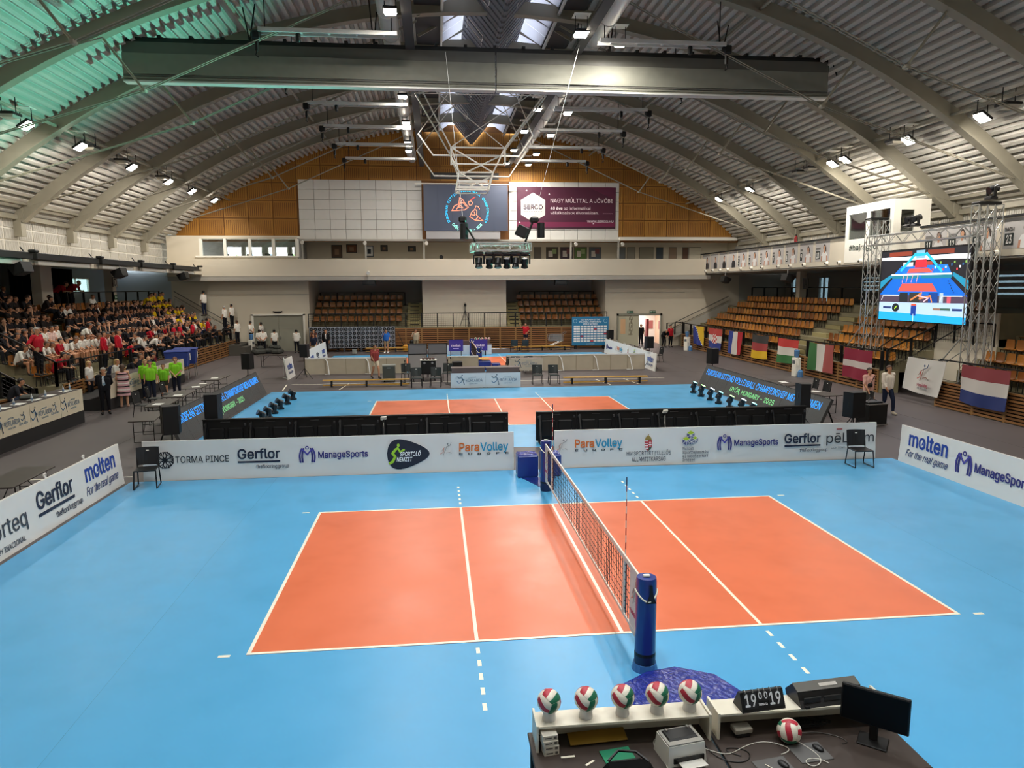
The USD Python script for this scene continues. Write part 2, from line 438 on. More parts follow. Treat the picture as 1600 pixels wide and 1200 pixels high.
# ---- walls
mwood = M('golden_acoustic_wood', '#a36f24', 0.55, var=0.08, scale=0.7)
mwoodrib = M('wood_panel_groove', '#74491a', 0.7)
mpanel = M('white_wall_panel', '#d6d4cd', 0.5, var=0.02)
mjoint = M('grey_joint', '#8d8a84', 0.7)
wb = sthing('wall_back', 'end wall with golden wood gable, white tiled middle and gallery below', 'wall')
# gable field behind panels
arc = [(x, roof_z(x) + .3) for x in np.linspace(-21.85, 21.85, 60)]
gab = Polygon([(-21.85, 8.2)] + arc + [(21.85, 8.2)]).buffer(0)
part(wb, 'gable_field', on(prism(gab, .1), (0, 47.3, 0), (1, 0, 0), (0, 0, 1)), mwoodrib)
GX = 1.78
mwoods = [mwood, M('golden_acoustic_wood_dark', '#9a671e', 0.55, var=0.08, scale=0.7), M('golden_acoustic_wood_light', '#ac782b', 0.55, var=0.08, scale=0.7)]
white_zone = sbox(-12.45, 8.3, 12.02, 12.78)
count = 0
for i in range(-13, 13):
    for j in range(6):
        x0, z0 = i * GX - .1, 8.62 + j * 1.3
        g = sbox(x0 + .03, z0 + .03, x0 + GX - .03, z0 + 1.27).intersection(gab.buffer(-.05)).difference(white_zone)
        if g.is_empty or g.area < .15:
            continue
        part(wb, 'wood_panel', on(prism(g, .04), (0, 47.2, 0), (1, 0, 0), (0, 0, 1)), mwoods[(i * 7 + j * 3) % 3])
        gx0, gz0, gx1, gz1 = g.bounds
        slots = [sbox(x, gz0 + .12, x + .035, gz1 - .12) for x in np.arange(gx0 + .12, gx1 - .1, .14)]
        ss = unary_union(slots).intersection(g.buffer(-.06))
        if not ss.is_empty:
            part(wb, 'slot_row', on(prism(ss, .006), (0, 47.16, 0), (1, 0, 0), (0, 0, 1)), mwoodrib, kind='stuff')
for (xa, xb) in ((-12.45, -3.3), (3.35, 12.02)):
    nx = int(round((xb - xa) / 1.15)); nz = 6
    for i in range(nx):
        for j in range(nz):
            w_, h_ = (xb - xa) / nx, (12.78 - 8.4) / nz
            part(wb, 'wall_tile', bx(xa + i * w_ + .012, xa + (i + 1) * w_ - .012, 47.12, 47.2, 8.4 + j * h_ + .012, 8.4 + (j + 1) * h_ - .012), mpanel)
    part(wb, 'tile_backing', bx(xa, xb, 47.2, 47.24, 8.4, 12.78), mjoint)
part(wb, 'screen_bay', cat(bx(-3.3, 3.35, 47.22, 47.28, 8.3, 13.4)), mwall2)
part(wb, 'dark_slot', bx(-2.6, 2.6, 47.15, 47.2, 12.9, 13.4), mdark)
part(wb, 'ledge', cat(bx(-21.8, -12.45, 46.7, 47.3, 8.35, 8.6), bx(12.02, 21.6, 46.7, 47.3, 8.35, 8.6)), mwhite)
part(wb, 'gallery_beam', bx(-12.4, 12.1, 46.9, 47.2, 8.25, 8.4), mwall2)
for x in (-12.3, -7.6, -3.2, 3.4, 8.2, 12.0):
    part(wb, 'gallery_post', bx(x - .06, x + .06, 46.95, 47.1, 6.9, 8.3), mwall2)
# gallery recess
part(wb, 'gallery_back', cat(bx(-12.5, 24, 49.6, 49.7, 5.3, 8.9), bx(22.0, 22.2, 47.2, 49.7, 5.3, 8.9)), mwall)
part(wb, 'gallery_floor', bx(-21.8, 22, 45.7, 52, 5.62, 5.72), mwall2)
part(wb, 'gallery_ceiling', bx(-21.8, 22, 47.25, 52, 8.4, 8.5), mwall2)
part(wb, 'balcony_front', cat(bx(-21.6, 18.6, 45.5, 45.7, 5.62, 6.86)), mwall)
part(wb, 'upper_left_front', cat(bx(-21.6, -19.35, 45.7, 46.0, 5.7, 8.5), bx(-19.35, -12.45, 45.7, 46.0, 6.8, 7.02), bx(-19.35, -12.45, 45.7, 46.0, 8.32, 8.5)), mwall)
part(wb, 'soffit', bx(-21.6, 19.0, 45.52, 47.4, 5.3, 5.61), mwall2)
# lower wall with stand recesses and doors
RL, RR, CL, CR_ = -11.95, 11.0, -3.4, 3.1
part(wb, 'lower_left', cat(bx(-21.9, -16.2, 47.0, 47.2, 0, 5.66), bx(-16.2, -12.35, 47.0, 47.2, 2.75, 5.66), bx(-12.35, RL, 47.0, 47.2, 0, 5.66), bx(-16.4, -12.1, 47.3, 47.4, 0, 3), bx(RL - .2, RL, 47.2, 52, 0, 5.4)), mwall)
part(wb, 'lower_right', cat(bx(RR, 12.0, 47.0, 47.2, 0, 5.66), bx(12.0, 15.6, 47.0, 47.2, 2.55, 5.66), bx(15.6, 22, 47.0, 47.2, 0, 5.66), bx(RR, RR + .2, 47.2, 52, 0, 5.4)), mwall)
part(wb, 'centre_block', cat(bx(CL, CR_, 47.0, 47.2, 1.6, 5.4), bx(CL, CL + .2, 47.2, 52, 1.7, 5.4), bx(CR_ - .2, CR_, 47.2, 52, 1.7, 5.4)), mwall)
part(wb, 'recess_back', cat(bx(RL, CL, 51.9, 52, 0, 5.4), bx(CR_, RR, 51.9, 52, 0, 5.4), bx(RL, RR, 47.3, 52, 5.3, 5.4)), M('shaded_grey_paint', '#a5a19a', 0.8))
part(wb, 'shadow_gap', cat(bx(-21.5, RL, 46.98, 47.02, 4.28, 4.3), bx(RR, 17.5, 46.98, 47.02, 4.28, 4.3)), mjoint)

# side walls
mgridp = M('perforated_grid_panel', '#aca89f', 0.6, var=0.02)
mslot = M('panel_slot', '#8e8a80', 0.8)
wl = sthing('wall_left', 'left side wall with three rows of white acoustic panels above the stand', 'wall')
part(wl, 'upper_wall', cat(bx(-22.2, -22.0, Y0, 47.2, 6.2, 8.9)), M('panel_border_paint', '#c9c4b8', 0.6))
yy = 10.9
k = 0
while yy < 46.6:
    for j in range(3):
        z0 = 6.45 + j * .56
        part(wl, 'wall_panel', bx(-22.0, -21.96, yy + .07, yy + 1.14, z0 + .04, z0 + .52), mgridp)
        part(wl, 'slot_row', cat([bx(-21.962, -21.957, y, y + .03, z0 + .07, z0 + .49) for y in np.arange(yy + .12, yy + 1.1, .085)]), mslot, kind='stuff')
    yy += 1.2
part(wl, 'back_wall', cat(bx(-26.2, -26.0, Y0, 39.6, 0, 6.3), bx(-26.2, -26.0, 39.6, 43.4, 0, 4.5), bx(-26.2, -26.0, 39.6, 43.4, 5.5, 6.3), bx(-26.2, -26.0, 43.4, 47.2, 0, 6.3), bx(-26.2, -21.9, 47.0, 47.2, 0, 6.3)), M('blue_grey_paint', '#a9b3bb', 0.7))
part(wl, 'canopy', cat(bx(-26.2, -19.2, Y0, 46.8, 6.1, 6.25), bx(-19.4, -19.2, Y0, 46.0, 5.75, 5.98)), mwall)
wn = sthing('window_1', 'pair of bright square windows at the back of the left stand', 'window')
part(wn, 'frame', cat(bx(-26.12, -26.02, 39.6, 43.4, 4.5, 4.58), bx(-26.12, -26.02, 39.6, 43.4, 5.42, 5.5), *[bx(-26.12, -26.02, y, y + .1, 4.5, 5.5) for y in (39.6, 41.45, 43.3)]), mwhite)
for y in (39.7, 41.55):
    part(wn, 'pane', bx(-26.08, -26.06, y, y + 1.75, 4.58, 5.42), Mglass('window_glass', (.3, .36, .34)))
wr = sthing('wall_right', 'right side wall with windows at the back of the right stand', 'wall')
part(wr, 'upper_wall', bx(22.0, 22.2, Y0, 47.2, 6.2, 8.9), mwall)
yy = 14.0
while yy < 46.4:
    part(wr, 'vent_panel', bx(21.96, 22.0, yy + .06, yy + 1.9, 7.45, 7.95), mgridp)
    part(wr, 'slot_row', cat([bx(21.95, 21.962, y, y + .05, 7.5, 7.9) for y in np.arange(yy + .12, yy + 1.84, .13)]), mslot, kind='stuff')
    yy += 2.0
WIN = [(44.6, 46.2, 4.2, 5.4), (40.6, 42.0, 2.6, 5.4), (32.6, 36.6, 4.2, 5.5), (27.2, 31.2, 4.2, 5.5), (21.0, 25.0, 4.0, 5.5), (15.0, 19.4, 3.9, 5.5)]
cuts, y_ = [], Y0
for (a, b, z0, z1) in sorted(WIN):
    cuts += [bx(26.0, 26.2, y_, a, 0, 6.2), bx(26.0, 26.2, a, b, 0, z0), bx(26.0, 26.2, a, b, z1, 6.2)]
    y_ = b
cuts.append(bx(26.0, 26.2, y_, 47.2, 0, 6.2))
mdkwall = M('dark_grey_paint', '#8b8883', 0.8)
part(wr, 'back_wall', cat(cuts), mdkwall)
part(wr, 'end_return', bx(22.0, 26.2, 47.02, 47.2, 0, 6.3), mwall2)
part(wr, 'canopy', bx(18.7, 26.2, Y0, 47.0, 5.72, 5.8), mwall2)
mblind = M('grey_window_blind', '#9a9ea0', 0.7)
for k, (a, b, z0, z1) in enumerate(WIN):
    w_ = sthing(f'window_{k + 2}', f'louvred window at the back of the right stand, {nth(k)} from the far end', 'window')
    part(w_, 'frame', cat(bx(25.98, 26.1, a, b, z0, z0 + .07), bx(25.98, 26.1, a, b, z1 - .07, z1), *[bx(25.98, 26.1, y - .04, y + .04, z0, z1) for y in (a + .04, (a + b) / 2, b - .04)]), mdkwall)
    part(w_, 'pane', bx(26.08, 26.1, a, b, z0, z1), Mglass('dim_window_glass', (.16, .19, .2)))
    if k > 1:
        nb = 5
        for j in range(nb):
            zz = z0 + (j + .5) * (z1 - z0) / nb
            part(w_, 'louvre', bx(25.99, 26.03, a + .08, b - .08, zz - .10, zz + .10), mblind)
for s, nm in ((-1, 'left'), (1, 'right')):
    struct(f'wall_front_{nm}', bx(*sorted((s * 26.2, 0)), Y0 - .2, Y0, 0, 17.2), mwall2, f'plain end wall behind the camera, {nm} half', 'wall')
# ================================================================ stands, seats, fences
mstep = M('olive_stand_floor', '#7d755a', 0.75, var=0.06, scale=1.5)
mslat = M('varnished_pine_slat', '#94663a', 0.5, var=0.10, scale=2.0)
mslat2 = M('varnished_pine_slat_dark', '#7d532c', 0.5, var=0.10, scale=2.0)
mframe = M('pine_frame', '#8f6a3c', 0.5, var=0.06)
ROW_X = [17.6 + .8 * i for i in range(7)]
ROW_Z = [.98 + .44 * i for i in range(7)]
for s, nm, y0, y1s in ((1, 'right', 6.0, [(6.0, 16.9), (20.4, 46.8)]), (-1, 'left', 6.0, [(6.0, 17.2), (20.4, 46.8)])):
    st = sthing(f'stand_{nm}', f'stepped olive seating stand along the {nm} side of the hall', 'stand')
    for a, b in y1s:
        for i in range(7):
            x0 = 17.12 + .8 * i
            x1 = x0 + (.8 if i < 6 else 4.1)
            part(st, 'tier', bx(*sorted((s * x0, s * x1)), a, b, 0 if i == 0 else ROW_Z[i] - .5, ROW_Z[i]), mstep)
    part(st, 'tier', bx(*sorted((s * 19.6, s * 26)), 16.9 if s > 0 else 17.2, 20.4, 2.6, ROW_Z[6]), mstep)
    part(st, 'passage_wall', bx(*sorted((s * 19.5, s * 19.6)), 16.9 if s > 0 else 17.2, 20.4, 0, ROW_Z[6]), mwall)
    stp = []
    for (a, b) in ((28.3, 30.4),):
        for i in range(1, 6):
            x0 = 17.12 + .8 * i
            stp.append(bx(*sorted((s * (x0 - .4), s * x0)), a + .3, b - .3, ROW_Z[i - 1], ROW_Z[i - 1] + .22))
    if s < 0:
        part(st, 'entry_step', cat([bx(-17.1, -16.3, 43.4, 46.8, 0, .75), bx(-16.3, -15.9, 43.4, 46.8, 0, .6), bx(-15.9, -15.1, 45.0, 46.9, 0, .5)]), M('dark_step', '#4a463f', .8))
    part(st, 'step', cat(stp), M('yellowish_step', '#958a5e', 0.7))
sb = sthing('stand_back', 'stepped back stand behind the long slatted fence', 'stand')
part(sb, 'deck', bx(RL, RR, 46.35, 47.15, 1.6, 1.72), mstep)
for i in range(4):
    for a, b in ((RL, CL), (CR_, RR)):
        part(sb, 'tier', bx(a, b, 47.1 + .8 * i, 47.9 + .8 * i if i < 3 else 51.9, 0, 1.76 + .52 * i), mstep)
# stairs beside the seats in the recesses
for xa, xb in ((-4.6, CL - .1), (CR_ + .1, 4.3)):
    part(sb, 'step', cat([bx(xa, xb, 47.0 + .4 * k, 47.42 + .4 * k, 1.7, 1.98 + .26 * k) for k in range(7)]), M('yellowish_step'))
    part(sb, 'tread_edge', cat([bx(xa + .2, xb - .2, 46.985 + .4 * k, 47.0 + .4 * k, 1.90 + .26 * k, 1.96 + .26 * k) for k in range(7)]), mblk)

# ---- slatted fence panels
def slat_panel(w, h, n, name, label, loc, rz, group=None, mats=(mslat, mslat2)):
    """A framed panel, its slats along x, facing -y."""
    t = thing(name, label, 'fence panel', loc, rz, group)
    part(t, 'frame', cat(bx(0, .05, 0, .05, 0, h), bx(w - .05, w, 0, .05, 0, h)), mframe)
    p = h / n
    for k in range(n):
        part(t, 'slat', bx(.05, w - .05, .0, .025, k * p + p * .3, k * p + p * .92), mats[k % 2])
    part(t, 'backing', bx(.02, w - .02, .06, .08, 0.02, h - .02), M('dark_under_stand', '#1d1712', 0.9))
    return t
G1 = 'slatted wooden fence panels along the right stand'
_n = 0
pan0 = None
def side_panels(s, spans, nm):
    global _n, pan0
    for (a, b, step, h) in spans:
        n = int(round((b - a) / step))
        for k in range(n):
            y = a + k * (b - a) / n
            nl = 9 if y < 22 else 7
            lab = f'slatted pine fence panel at the foot of the {nm} stand, {nth(_n)} from the far end'
            # facing the court
            if s > 0:
                slat_panel((b - a) / n, h, nl, 'fence_panel', lab, (17.05, y + (b - a) / n, 0), -90)
            else:
                slat_panel((b - a) / n, h, nl, 'fence_panel', lab, (-17.05, y, 0), 90)
            _n += 1
side_panels(1, [(20.6, 46.2, 1.6, 1.04), (14.9, 16.9, 2.0, 1.04), (8.9, 14.9, 1.5, 1.08)], 'right')
_n = 0
side_panels(-1, [(20.6, 46.2, 1.6, 1.04), (9, 17.2, 1.65, 1.04)], 'left')
for k in range(19):
    w_ = (RR - RL) / 19
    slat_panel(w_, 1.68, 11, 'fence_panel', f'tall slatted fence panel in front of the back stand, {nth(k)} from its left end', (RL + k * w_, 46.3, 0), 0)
# ---- railings
def railing(name, label, pts, h=.85, mid=True, mesh=False, step=1.5, th=.05, group=None):
    t = thing(name, label, 'railing', (0, 0, 0), 0, group)
    P = [np.array(q, float) for q in pts]
    top, posts, wires = [], [], []
    for a, b in zip(P[:-1], P[1:]):
        L = np.linalg.norm(b - a); n = max(1, int(round(L / step)))
        top.append(bar(a + [0, 0, h], b + [0, 0, h], .05, .05))
        if mid:
            wires += [rod(a + [0, 0, z], b + [0, 0, z], .01, 4) for z in (h * .12,)]
        for k in range(n + 1):
            q = a + (b - a) * k / n
            part(t, 'post', bar(q, q + [0, 0, h], th * 2, th), mblk)
        if mesh:
            m_ = int(L / .14)
            wires += [rod(a + (b - a) * k / m_, a + (b - a) * k / m_ + [0, 0, h], .006, 3) for k in range(1, m_)]
            wires += [rod(a + [0, 0, z], b + [0, 0, z], .006, 3) for z in np.arange(.15, h, .15)]
    part(t, 'top_rail', cat(top), mblk)
    if wires:
        part(t, 'mesh_infill', cat(wires), mblk)
    return t
railing('railing', 'black post railing with flags along the front of the right stand', [(17.2, 46.2, .98), (17.2, 20.6, .98)], .87, True, False, 1.6, .07)
railing('railing', 'black post railing in front of the nearest block of the right stand', [(17.2, 16.9, .98), (17.2, 9, .98)], .87, True, False, 1.6, .07)
railing('railing', 'black mesh railing at the passage through the right stand', [(17.3, 20.4, .98), (19.5, 20.4, 2.0)], .95, True, True, 1.1)
railing('railing', 'black mesh railing above the passage opening of the right stand', [(19.5, 17.0, 2.3), (19.5, 20.3, 2.3)], .9, True, True, 1.1)
railing('railing', 'black post railing along the front of the crowded left stand', [(-17.2, 46.2, .98), (-17.2, 22.6, .98)], .87, True, False, 1.6, .07)
railing('railing', 'sloping mesh railing down the passage steps of the left stand', [(-17.2, 20.4, .98), (-19.6, 20.4, 2.4)], .95, True, True, 1.2)
railing('railing', 'short mesh railing panel beside the head table at the left stand', [(-17.2, 20.4, .95), (-17.2, 22.4, .95)], .95, True, True, 1.0)
railing('railing', 'sloping black railing on the near side of the left passage', [(-16.4, 17.2, .35), (-19.6, 17.2, 2.2)], .95, True, True, 1.2)
railing('railing', 'black top rail behind the highest seats of the left stand', [(-22.3, 32.4, 3.62), (-22.3, 45.6, 3.62)], .95, False, False, 2.0)
railing('railing', 'black top rail behind the highest seats of the right stand, far block', [(22.4, 45.4, 3.62), (22.4, 30.7, 3.62)], 1.0, False, False, 2.0)
railing('railing', 'black top rail behind the highest seats of the right stand, middle block', [(22.4, 28.1, 3.62), (22.4, 21, 3.62)], 1.0, False, False, 2.0)
railing('railing', 'long thin black railing with vertical bars on top of the back fence', [(RL, 46.4, 1.72), (RR, 46.4, 1.72)], 1.08, True, True, 1.208, .035)
railing('railing', 'black top rail behind the left block of back seats', [(-11.7, 50.9, 3.32), (-4.9, 50.9, 3.32)], 1.05, False, False, 1.35)
railing('railing', 'black top rail behind the right block of back seats', [(4.6, 50.9, 3.32), (10.9, 50.9, 3.32)], 1.05, False, False, 1.35)
railing('railing', 'black railing at the corner between the doors and the right stand', [(15.9, 46.4, 0.9), (17.2, 46.4, .98)], .95, True, False, .7)
def handrail(lab, a, b):
    t = thing('stair_handrail', lab, 'handrail')
    a, b = np.array(a, float), np.array(b, float)
    part(t, 'rail', cat(bar(a, b, .05, .06), bar(a - [0, 0, .35], b - [0, 0, .35], .04, .04)), M('grey_rail', '#6b675f', 0.5))
    part(t, 'parapet', cat(on(prism(Polygon([(0, -.5), (1, -.5), (1, -1.2), (0, -1.2)]), .06), a, (b - a), (0, 0, 1))), mwall2)
    part(t, 'bracket', cat([rod(a + (b - a) * k + [0, .0, -.35], a + (b - a) * k + [0, .3, -.35], .02, 4) for k in (.1, .5, .9)]), mblk)
handrail('sloping handrail on the end wall behind the yellow-shirted spectators', (-21.6, 46.6, 4.55), (-17.2, 46.6, 1.85))
handrail('sloping handrail on the end wall beside the right stand', (21.0, 46.6, 3.95), (16.1, 46.6, 1.65))

# ---- seats: curved orange-brown shell on a black leg frame, facing +y before it is turned
def seat_shell():
    prof = [(-.16, .04), (-.10, .0), (.08, .0), (.17, .03), (.205, .12), (.215, .26), (.225, .40)]
    xs = np.array([-.21, -.16, 0, .16, .21]); lift = np.array([.03, .006, 0, .006, .03])
    V, nV = [], []
    for k, (u, z) in enumerate(prof):
        wd = 1.0 if k < 5 else (.98 if k == 5 else .86)
        for x, l in zip(xs, lift):
            V.append((x * wd, -u - (l if k > 3 else 0) * -1, z + (l if k <= 3 else 0)))
    V = np.array(V); n, m = len(prof), 5
    B = V + np.array([[0, -.012, -.012]])
    f = []
    for i in range(n - 1):
        for j in range(m - 1):
            a = i * m + j; b = a + 1; c = a + m; d = c + 1
            f += [[a, c, b], [b, c, d]]
            o = n * m
            f += [[a + o, b + o, c + o], [b + o, d + o, c + o]]
    ed = [i * m for i in range(n)]
    for L_, flip in ((ed, 0), ([i * m + m - 1 for i in range(n)], 1), (list(range(m)), 1), (list(range((n - 1) * m, n * m)), 0)):
        for a, b in zip(L_[:-1], L_[1:]):
            o = n * m
            q = [[a, b, a + o], [b, b + o, a + o]]
            f += q if flip == 0 else [r[::-1] for r in q]
    return np.vstack([V, B]), np.array(f)
mseat = usdkit.material(stage, '/World/Looks/amber_lacquered_shell', {'o': ('object_info', {}), 'r': ('rgb_ramp', {'ramp': [(0, lin('#74421a')), (.5, lin('#935a22')), (1, lin('#b0752c'))]}),
    'p': ('principled_bsdf', {'roughness': 0.3, 'specular_ior_level': 0.5})}, [('o.random', 'r.fac'), ('r.color', 'p.base_color')], surface='p.BSDF')
legm = cat([rod((x, .1, -.38), (x, .08, -.01), .014, 4) for x in (-.15, .15)] + [rod((x, -.1, -.38), (x, -.08, -.01), .014, 4) for x in (-.15, .15)] + [bx(-.24, .24, -.03, .03, -.03, -.01)])
seat_m = seat_shell()
def px_of(P):
    q = np.asarray(P, float) - np.array(CAM)
    d = q @ _f
    return 800 + fpx * (q @ _r) / d, 600 - fpx * (q @ _u) / d, d
LEFT = {  # who sits where on the left stand, one letter per half metre from y = 20 (front row first)
 0: 'oorroo..........rwbrwb.bbbbbbbbb.b.bbb.ob.bob.ooob..',
 1: 'wwoww.rwwwwww.wbbbb.bbbbbrwbbrrbbbbbbwwbwybyowbb....',
 2: 'bbbbbbbwpwb...wbbbbbbbbbbbbbbbbwbbbbbbpyppbybbyo....',
 3: '....bbbbbbbb...bbbbbbdbbbbbbbbdbbbbbybbbyybyyyb.....',
 4: '........bbbbb...swwboobbwobbbbbbbbpbbbbyyyyyyyyo....',
 5: '.........bbbbbb.obboooooooowooooooooooooooyoyyoyy...',
 6: '..........bbbb......................................'}
seats, people = [], []
for i in range(6):
    for y in np.arange(20.9, 27.9, .5):
        seats.append(('right', i, 17.72 + .8 * i, y, ROW_Z[i] + .40, 90, 'middle'))
    for y in np.arange(30.9, 45.4 - (0 if i else .2), .5):
        seats.append(('right', i, 17.72 + .8 * i, y, ROW_Z[i] + .40, 90, 'far'))
    for y in np.arange(10.2, 16.6, .5):
        seats.append(('right', i, 17.72 + .8 * i, y, ROW_Z[i] + .40, 90, 'near'))
for i, srow in LEFT.items():
    for k, ch in enumerate(srow):
        y = 20.25 + .5 * k
        if ch != '.':
            seats.append(('left', i, -17.72 - .8 * i, y, ROW_Z[i] + .40, -90, 'crowded', ch))
            if ch != 'o':
                people.append((ch, i, k, -17.66 - .8 * i, y, ROW_Z[i] + .40))
for i in range(0, 6):
    for y in np.arange(9.6, 17, .5):
        seats.append(('left', i, -17.72 - .8 * i, y, ROW_Z[i] + .40, -90, 'nearest'))
for i in range(4):
    for j in range(13):
        seats.append(('back', i, -11.55 + .525 * j, 47.45 + .8 * i, 2.18 + .52 * i, 0, 'left'))
        seats.append(('back', i, 4.45 + .525 * j if 4.45 + .525 * j < 10.8 else 10.75, 47.45 + .8 * i, 2.18 + .52 * i, 0, 'right'))
seats = [q for q in dict.fromkeys(seats)]
vis = []
for q in seats:
    u, v, d = px_of(q[2:5])
    if -30 < u < 1630 and 0 < v < 1230 and d > 0:
        hid = (q[0] == 'left' and len(q) > 7 and q[7] != 'o')
        vis.append((d + (60 if hid else 0), q))
vis.sort(key=lambda r: r[0])
_in = {q for _, q in vis}
BT = {0: 'front', 1: 'second', 2: 'third', 3: 'fourth', 4: 'fifth', 5: 'top', 6: 'seventh'}
cnt, seat0, leftover, rank, _by = {}, None, [], {}, {}
for _, q in vis:
    _by.setdefault((q[0], q[6], q[1]), []).append(q)
for v_ in _by.values():
    for n, q in enumerate(sorted(v_, key=lambda r: r[2] if r[0] == 'back' else r[3])):
        rank[q] = n
for n, (d, q) in enumerate(vis):
    if n >= 296:
        leftover.append(q); continue
    side, i, x, y, z, rz, blk = q[:7]
    key = (side, blk, i); cnt[key] = cnt.get(key, 0) + 1
    rown = BT[i] if side != 'back' else ('front', 'second', 'third', 'top')[i]
    lab = f'amber seat, {rown} row, {blk} block of the {side} stand, {nth(rank[q])} from its {"left" if side == "back" else "near"} end'
    grp = f'amber seats, {rown} row, {blk} block, {side} stand'
    if side == 'left' and len(q) > 7 and q[7] != 'o':
        lab, grp = f'amber seat under a spectator, {rown} row of the left stand, {nth(rank[q])} from the near end', f'occupied seats, {rown} row, left stand'
    R_ = 180 if side == 'back' else (90 if side == 'right' else -90)
    if seat0 is None:
        seat0 = thing('stadium_seat', lab, 'seat', (x, y, z), R_, grp)
        part(seat0, 'shell', seat_m, mseat, smooth=40)
        part(seat0, 'leg_frame', legm, mblk)
    else:
        dup(seat0, (x, y, z), R_, lab, grp)
leftover += [q for q in seats if q not in _in]
if leftover:
    sh = cat([mv(seat_m, q[2:5], rz=180 if q[0] == 'back' else (90 if q[0] == 'right' else -90)) for q in leftover])
    solo('stadium_seats', sh, M('amber_shell_far', '#93591f', 0.3), 'remaining amber shell seats at the far ends and back of the stands', 'seats', kind='stuff', smooth=40)

# ---- columns, curtains, signs at the stands
for x, y, lab in ((-22.6, 30.6, 'wide cream column between the black curtains of the left stand'), (-22.6, 38.5, 'cream column carrying the letter D sign on the left stand'), (22.3, 37.6, 'white column carrying the letter A sign on the right stand')):
    big = 1.1 if y < 31 else .5
    struct('column', chb(.5, big, 6.2 - 2.9, .02, (x, y, 4.55)), mwall, lab, 'column')
for k, (y0, y1, z0) in enumerate(((31.4, 34.4, 3.55), (35.6, 38.0, 3.9))):
    xs = np.linspace(y0, y1, 25)
    v = np.array([[-24.6 + .06 * math.sin(j * 1.7), yy, z] for z in (z0 - .2, 5.95) for j, yy in enumerate(xs)])
    i = np.arange(24)
    f = np.vstack([np.column_stack([i, i + 1, i + 25]), np.column_stack([i + 1, i + 26, i + 25])])
    v2 = v + [.03, 0, 0]
    solo('black_curtain', cat((v, f[:, ::-1]), (v2, f)), mblkcloth, ('left' if k == 0 else 'right') + ' one of two black curtains hanging at the back of the left stand', 'curtain', smooth=True)
minkp = Mprint('printed_ink', 0.55)
def sign(name, label, cat_, o, ex, ey, w, h, items, back='#ffffff', th=.03, group=None, mat=None):
    """A flat board (w x h, its lower left corner at o) carrying coloured print."""
    t = thing(name, label, cat_, (0, 0, 0), 0, group)
    part(t, 'board', on(bx(0, w, 0, h, -th, 0), o, ex, ey), M('board_' + back.strip('#'), back, 0.5) if mat is None else mat)
    if items:
        k = Ink()
        for m, c in items:
            k.add(m, c)
        k.build(t, 'print', minkp, o, ex, ey)
    return t
def at2(m, x, y):
    return mv(m, (x, y, 0))
sign('section_sign', 'square sign with a black letter D on the cream column', 'sign', (-22.3, 38.2, 4.85), (0, 1, 0), (0, 0, 1), .62, .62, [(bx(.03, .59, .03, .59, 0, .003), '#b9b3a6'), (at2(text('D', .42, .36, True, 'c'), .31, .1), '#121212')], '#1a1a1a')
sign('exit_sign', 'small green exit sign below the letter D sign', 'sign', (-22.3, 38.3, 4.1), (0, 1, 0), (0, 0, 1), .36, .26, [(bx(.04, .14, .05, .2, 0, .003), '#dfe8df'), (bx(.18, .31, .1, .16, 0, .003), '#dfe8df')], '#1c5a36')
sign('section_sign', 'square sign with a dark letter A beside the right column', 'sign', (22.2, 37.2, 4.55), (0, -1, 0), (0, 0, 1), .7, .7, [(at2(text('A', .46, .44, True, 'c'), .35, .12), '#0e0e0e')], '#2c2b2a')

# ---- doors of the end wall
mdoor = M('grey_green_door', '#8d8b7c', 0.5, var=0.02)
d1 = sthing('door_1', 'closed grey double door in the left part of the end wall', 'door')
part(d1, 'frame', cat(bx(-16.25, -16.1, 46.9, 47.1, 0, 2.8), bx(-12.45, -12.3, 46.9, 47.1, 0, 2.8), bx(-16.25, -12.3, 46.9, 47.1, 2.7, 2.82)), mwhite)
for a, b in ((-16.1, -14.28), (-14.26, -12.45)):
    lf = part(d1, 'leaf', bx(a, b, 47.02, 47.08, 0, 2.7), mdoor)
    part(d1, 'groove', bx(a + .02, b - .02, 47.01, 47.022, 1.72, 1.74), mjoint)
part(d1, 'handle', cat(bx(-14.4, -14.34, 46.95, 47.0, .95, 1.1), bx(-14.2, -14.14, 46.95, 47.0, .95, 1.1)), malu)
solo('exit_lamp', cat(chb(.5, .08, .12, .02, (-14.3, 46.95, 2.95)), chb(.1, .1, .1, .02, (-14.0, 46.95, 2.98)), chb(.1, .1, .1, .02, (-14.6, 46.95, 2.98))), mblk, 'small black twin-head lamp above the closed grey double door', 'lamp')
d2 = sthing('door_2', 'wide doorway with one cream leaf open beside the right stand', 'door')
part(d2, 'frame', cat(bx(11.95, 12.08, 46.9, 47.1, 0, 2.62), bx(15.5, 15.64, 46.9, 47.1, 0, 2.62), bx(11.95, 15.64, 46.9, 47.1, 2.45, 2.62)), mdoor)
part(d2, 'leaf', bx(12.08, 13.75, 46.95, 47.0, 0, 2.45), M('cream_door', '#c0bba2', 0.5))
part(d2, 'leaf_print', cat([bx(x, x + .035, 46.93, 46.952, z, z + .12 + .1 * ((k * 7) % 3)) for k, (x, z) in enumerate([(12.95 + .08 * j, .9 + .3 * i) for i in range(5) for j in range(4)])]), M('brown_print', '#6d614f', 0.6))
part(d2, 'glazing', bx(12.25, 12.65, 46.94, 46.952, 1.0, 2.2), M('peach_glass', '#e0b68c', 0.3))
lob = sthing('wall_lobby', 'bright lobby wall seen through the open doorway', 'wall')
part(lob, 'back', cat(bx(11.2, 18.5, 50.5, 50.6, 0, 3), bx(17, 17.1, 47.3, 50.5, 0, 3), bx(11.2, 18, 47.2, 50.5, 2.9, 3.0)), M('lobby_plaster', '#e8ddd0', 0.7))
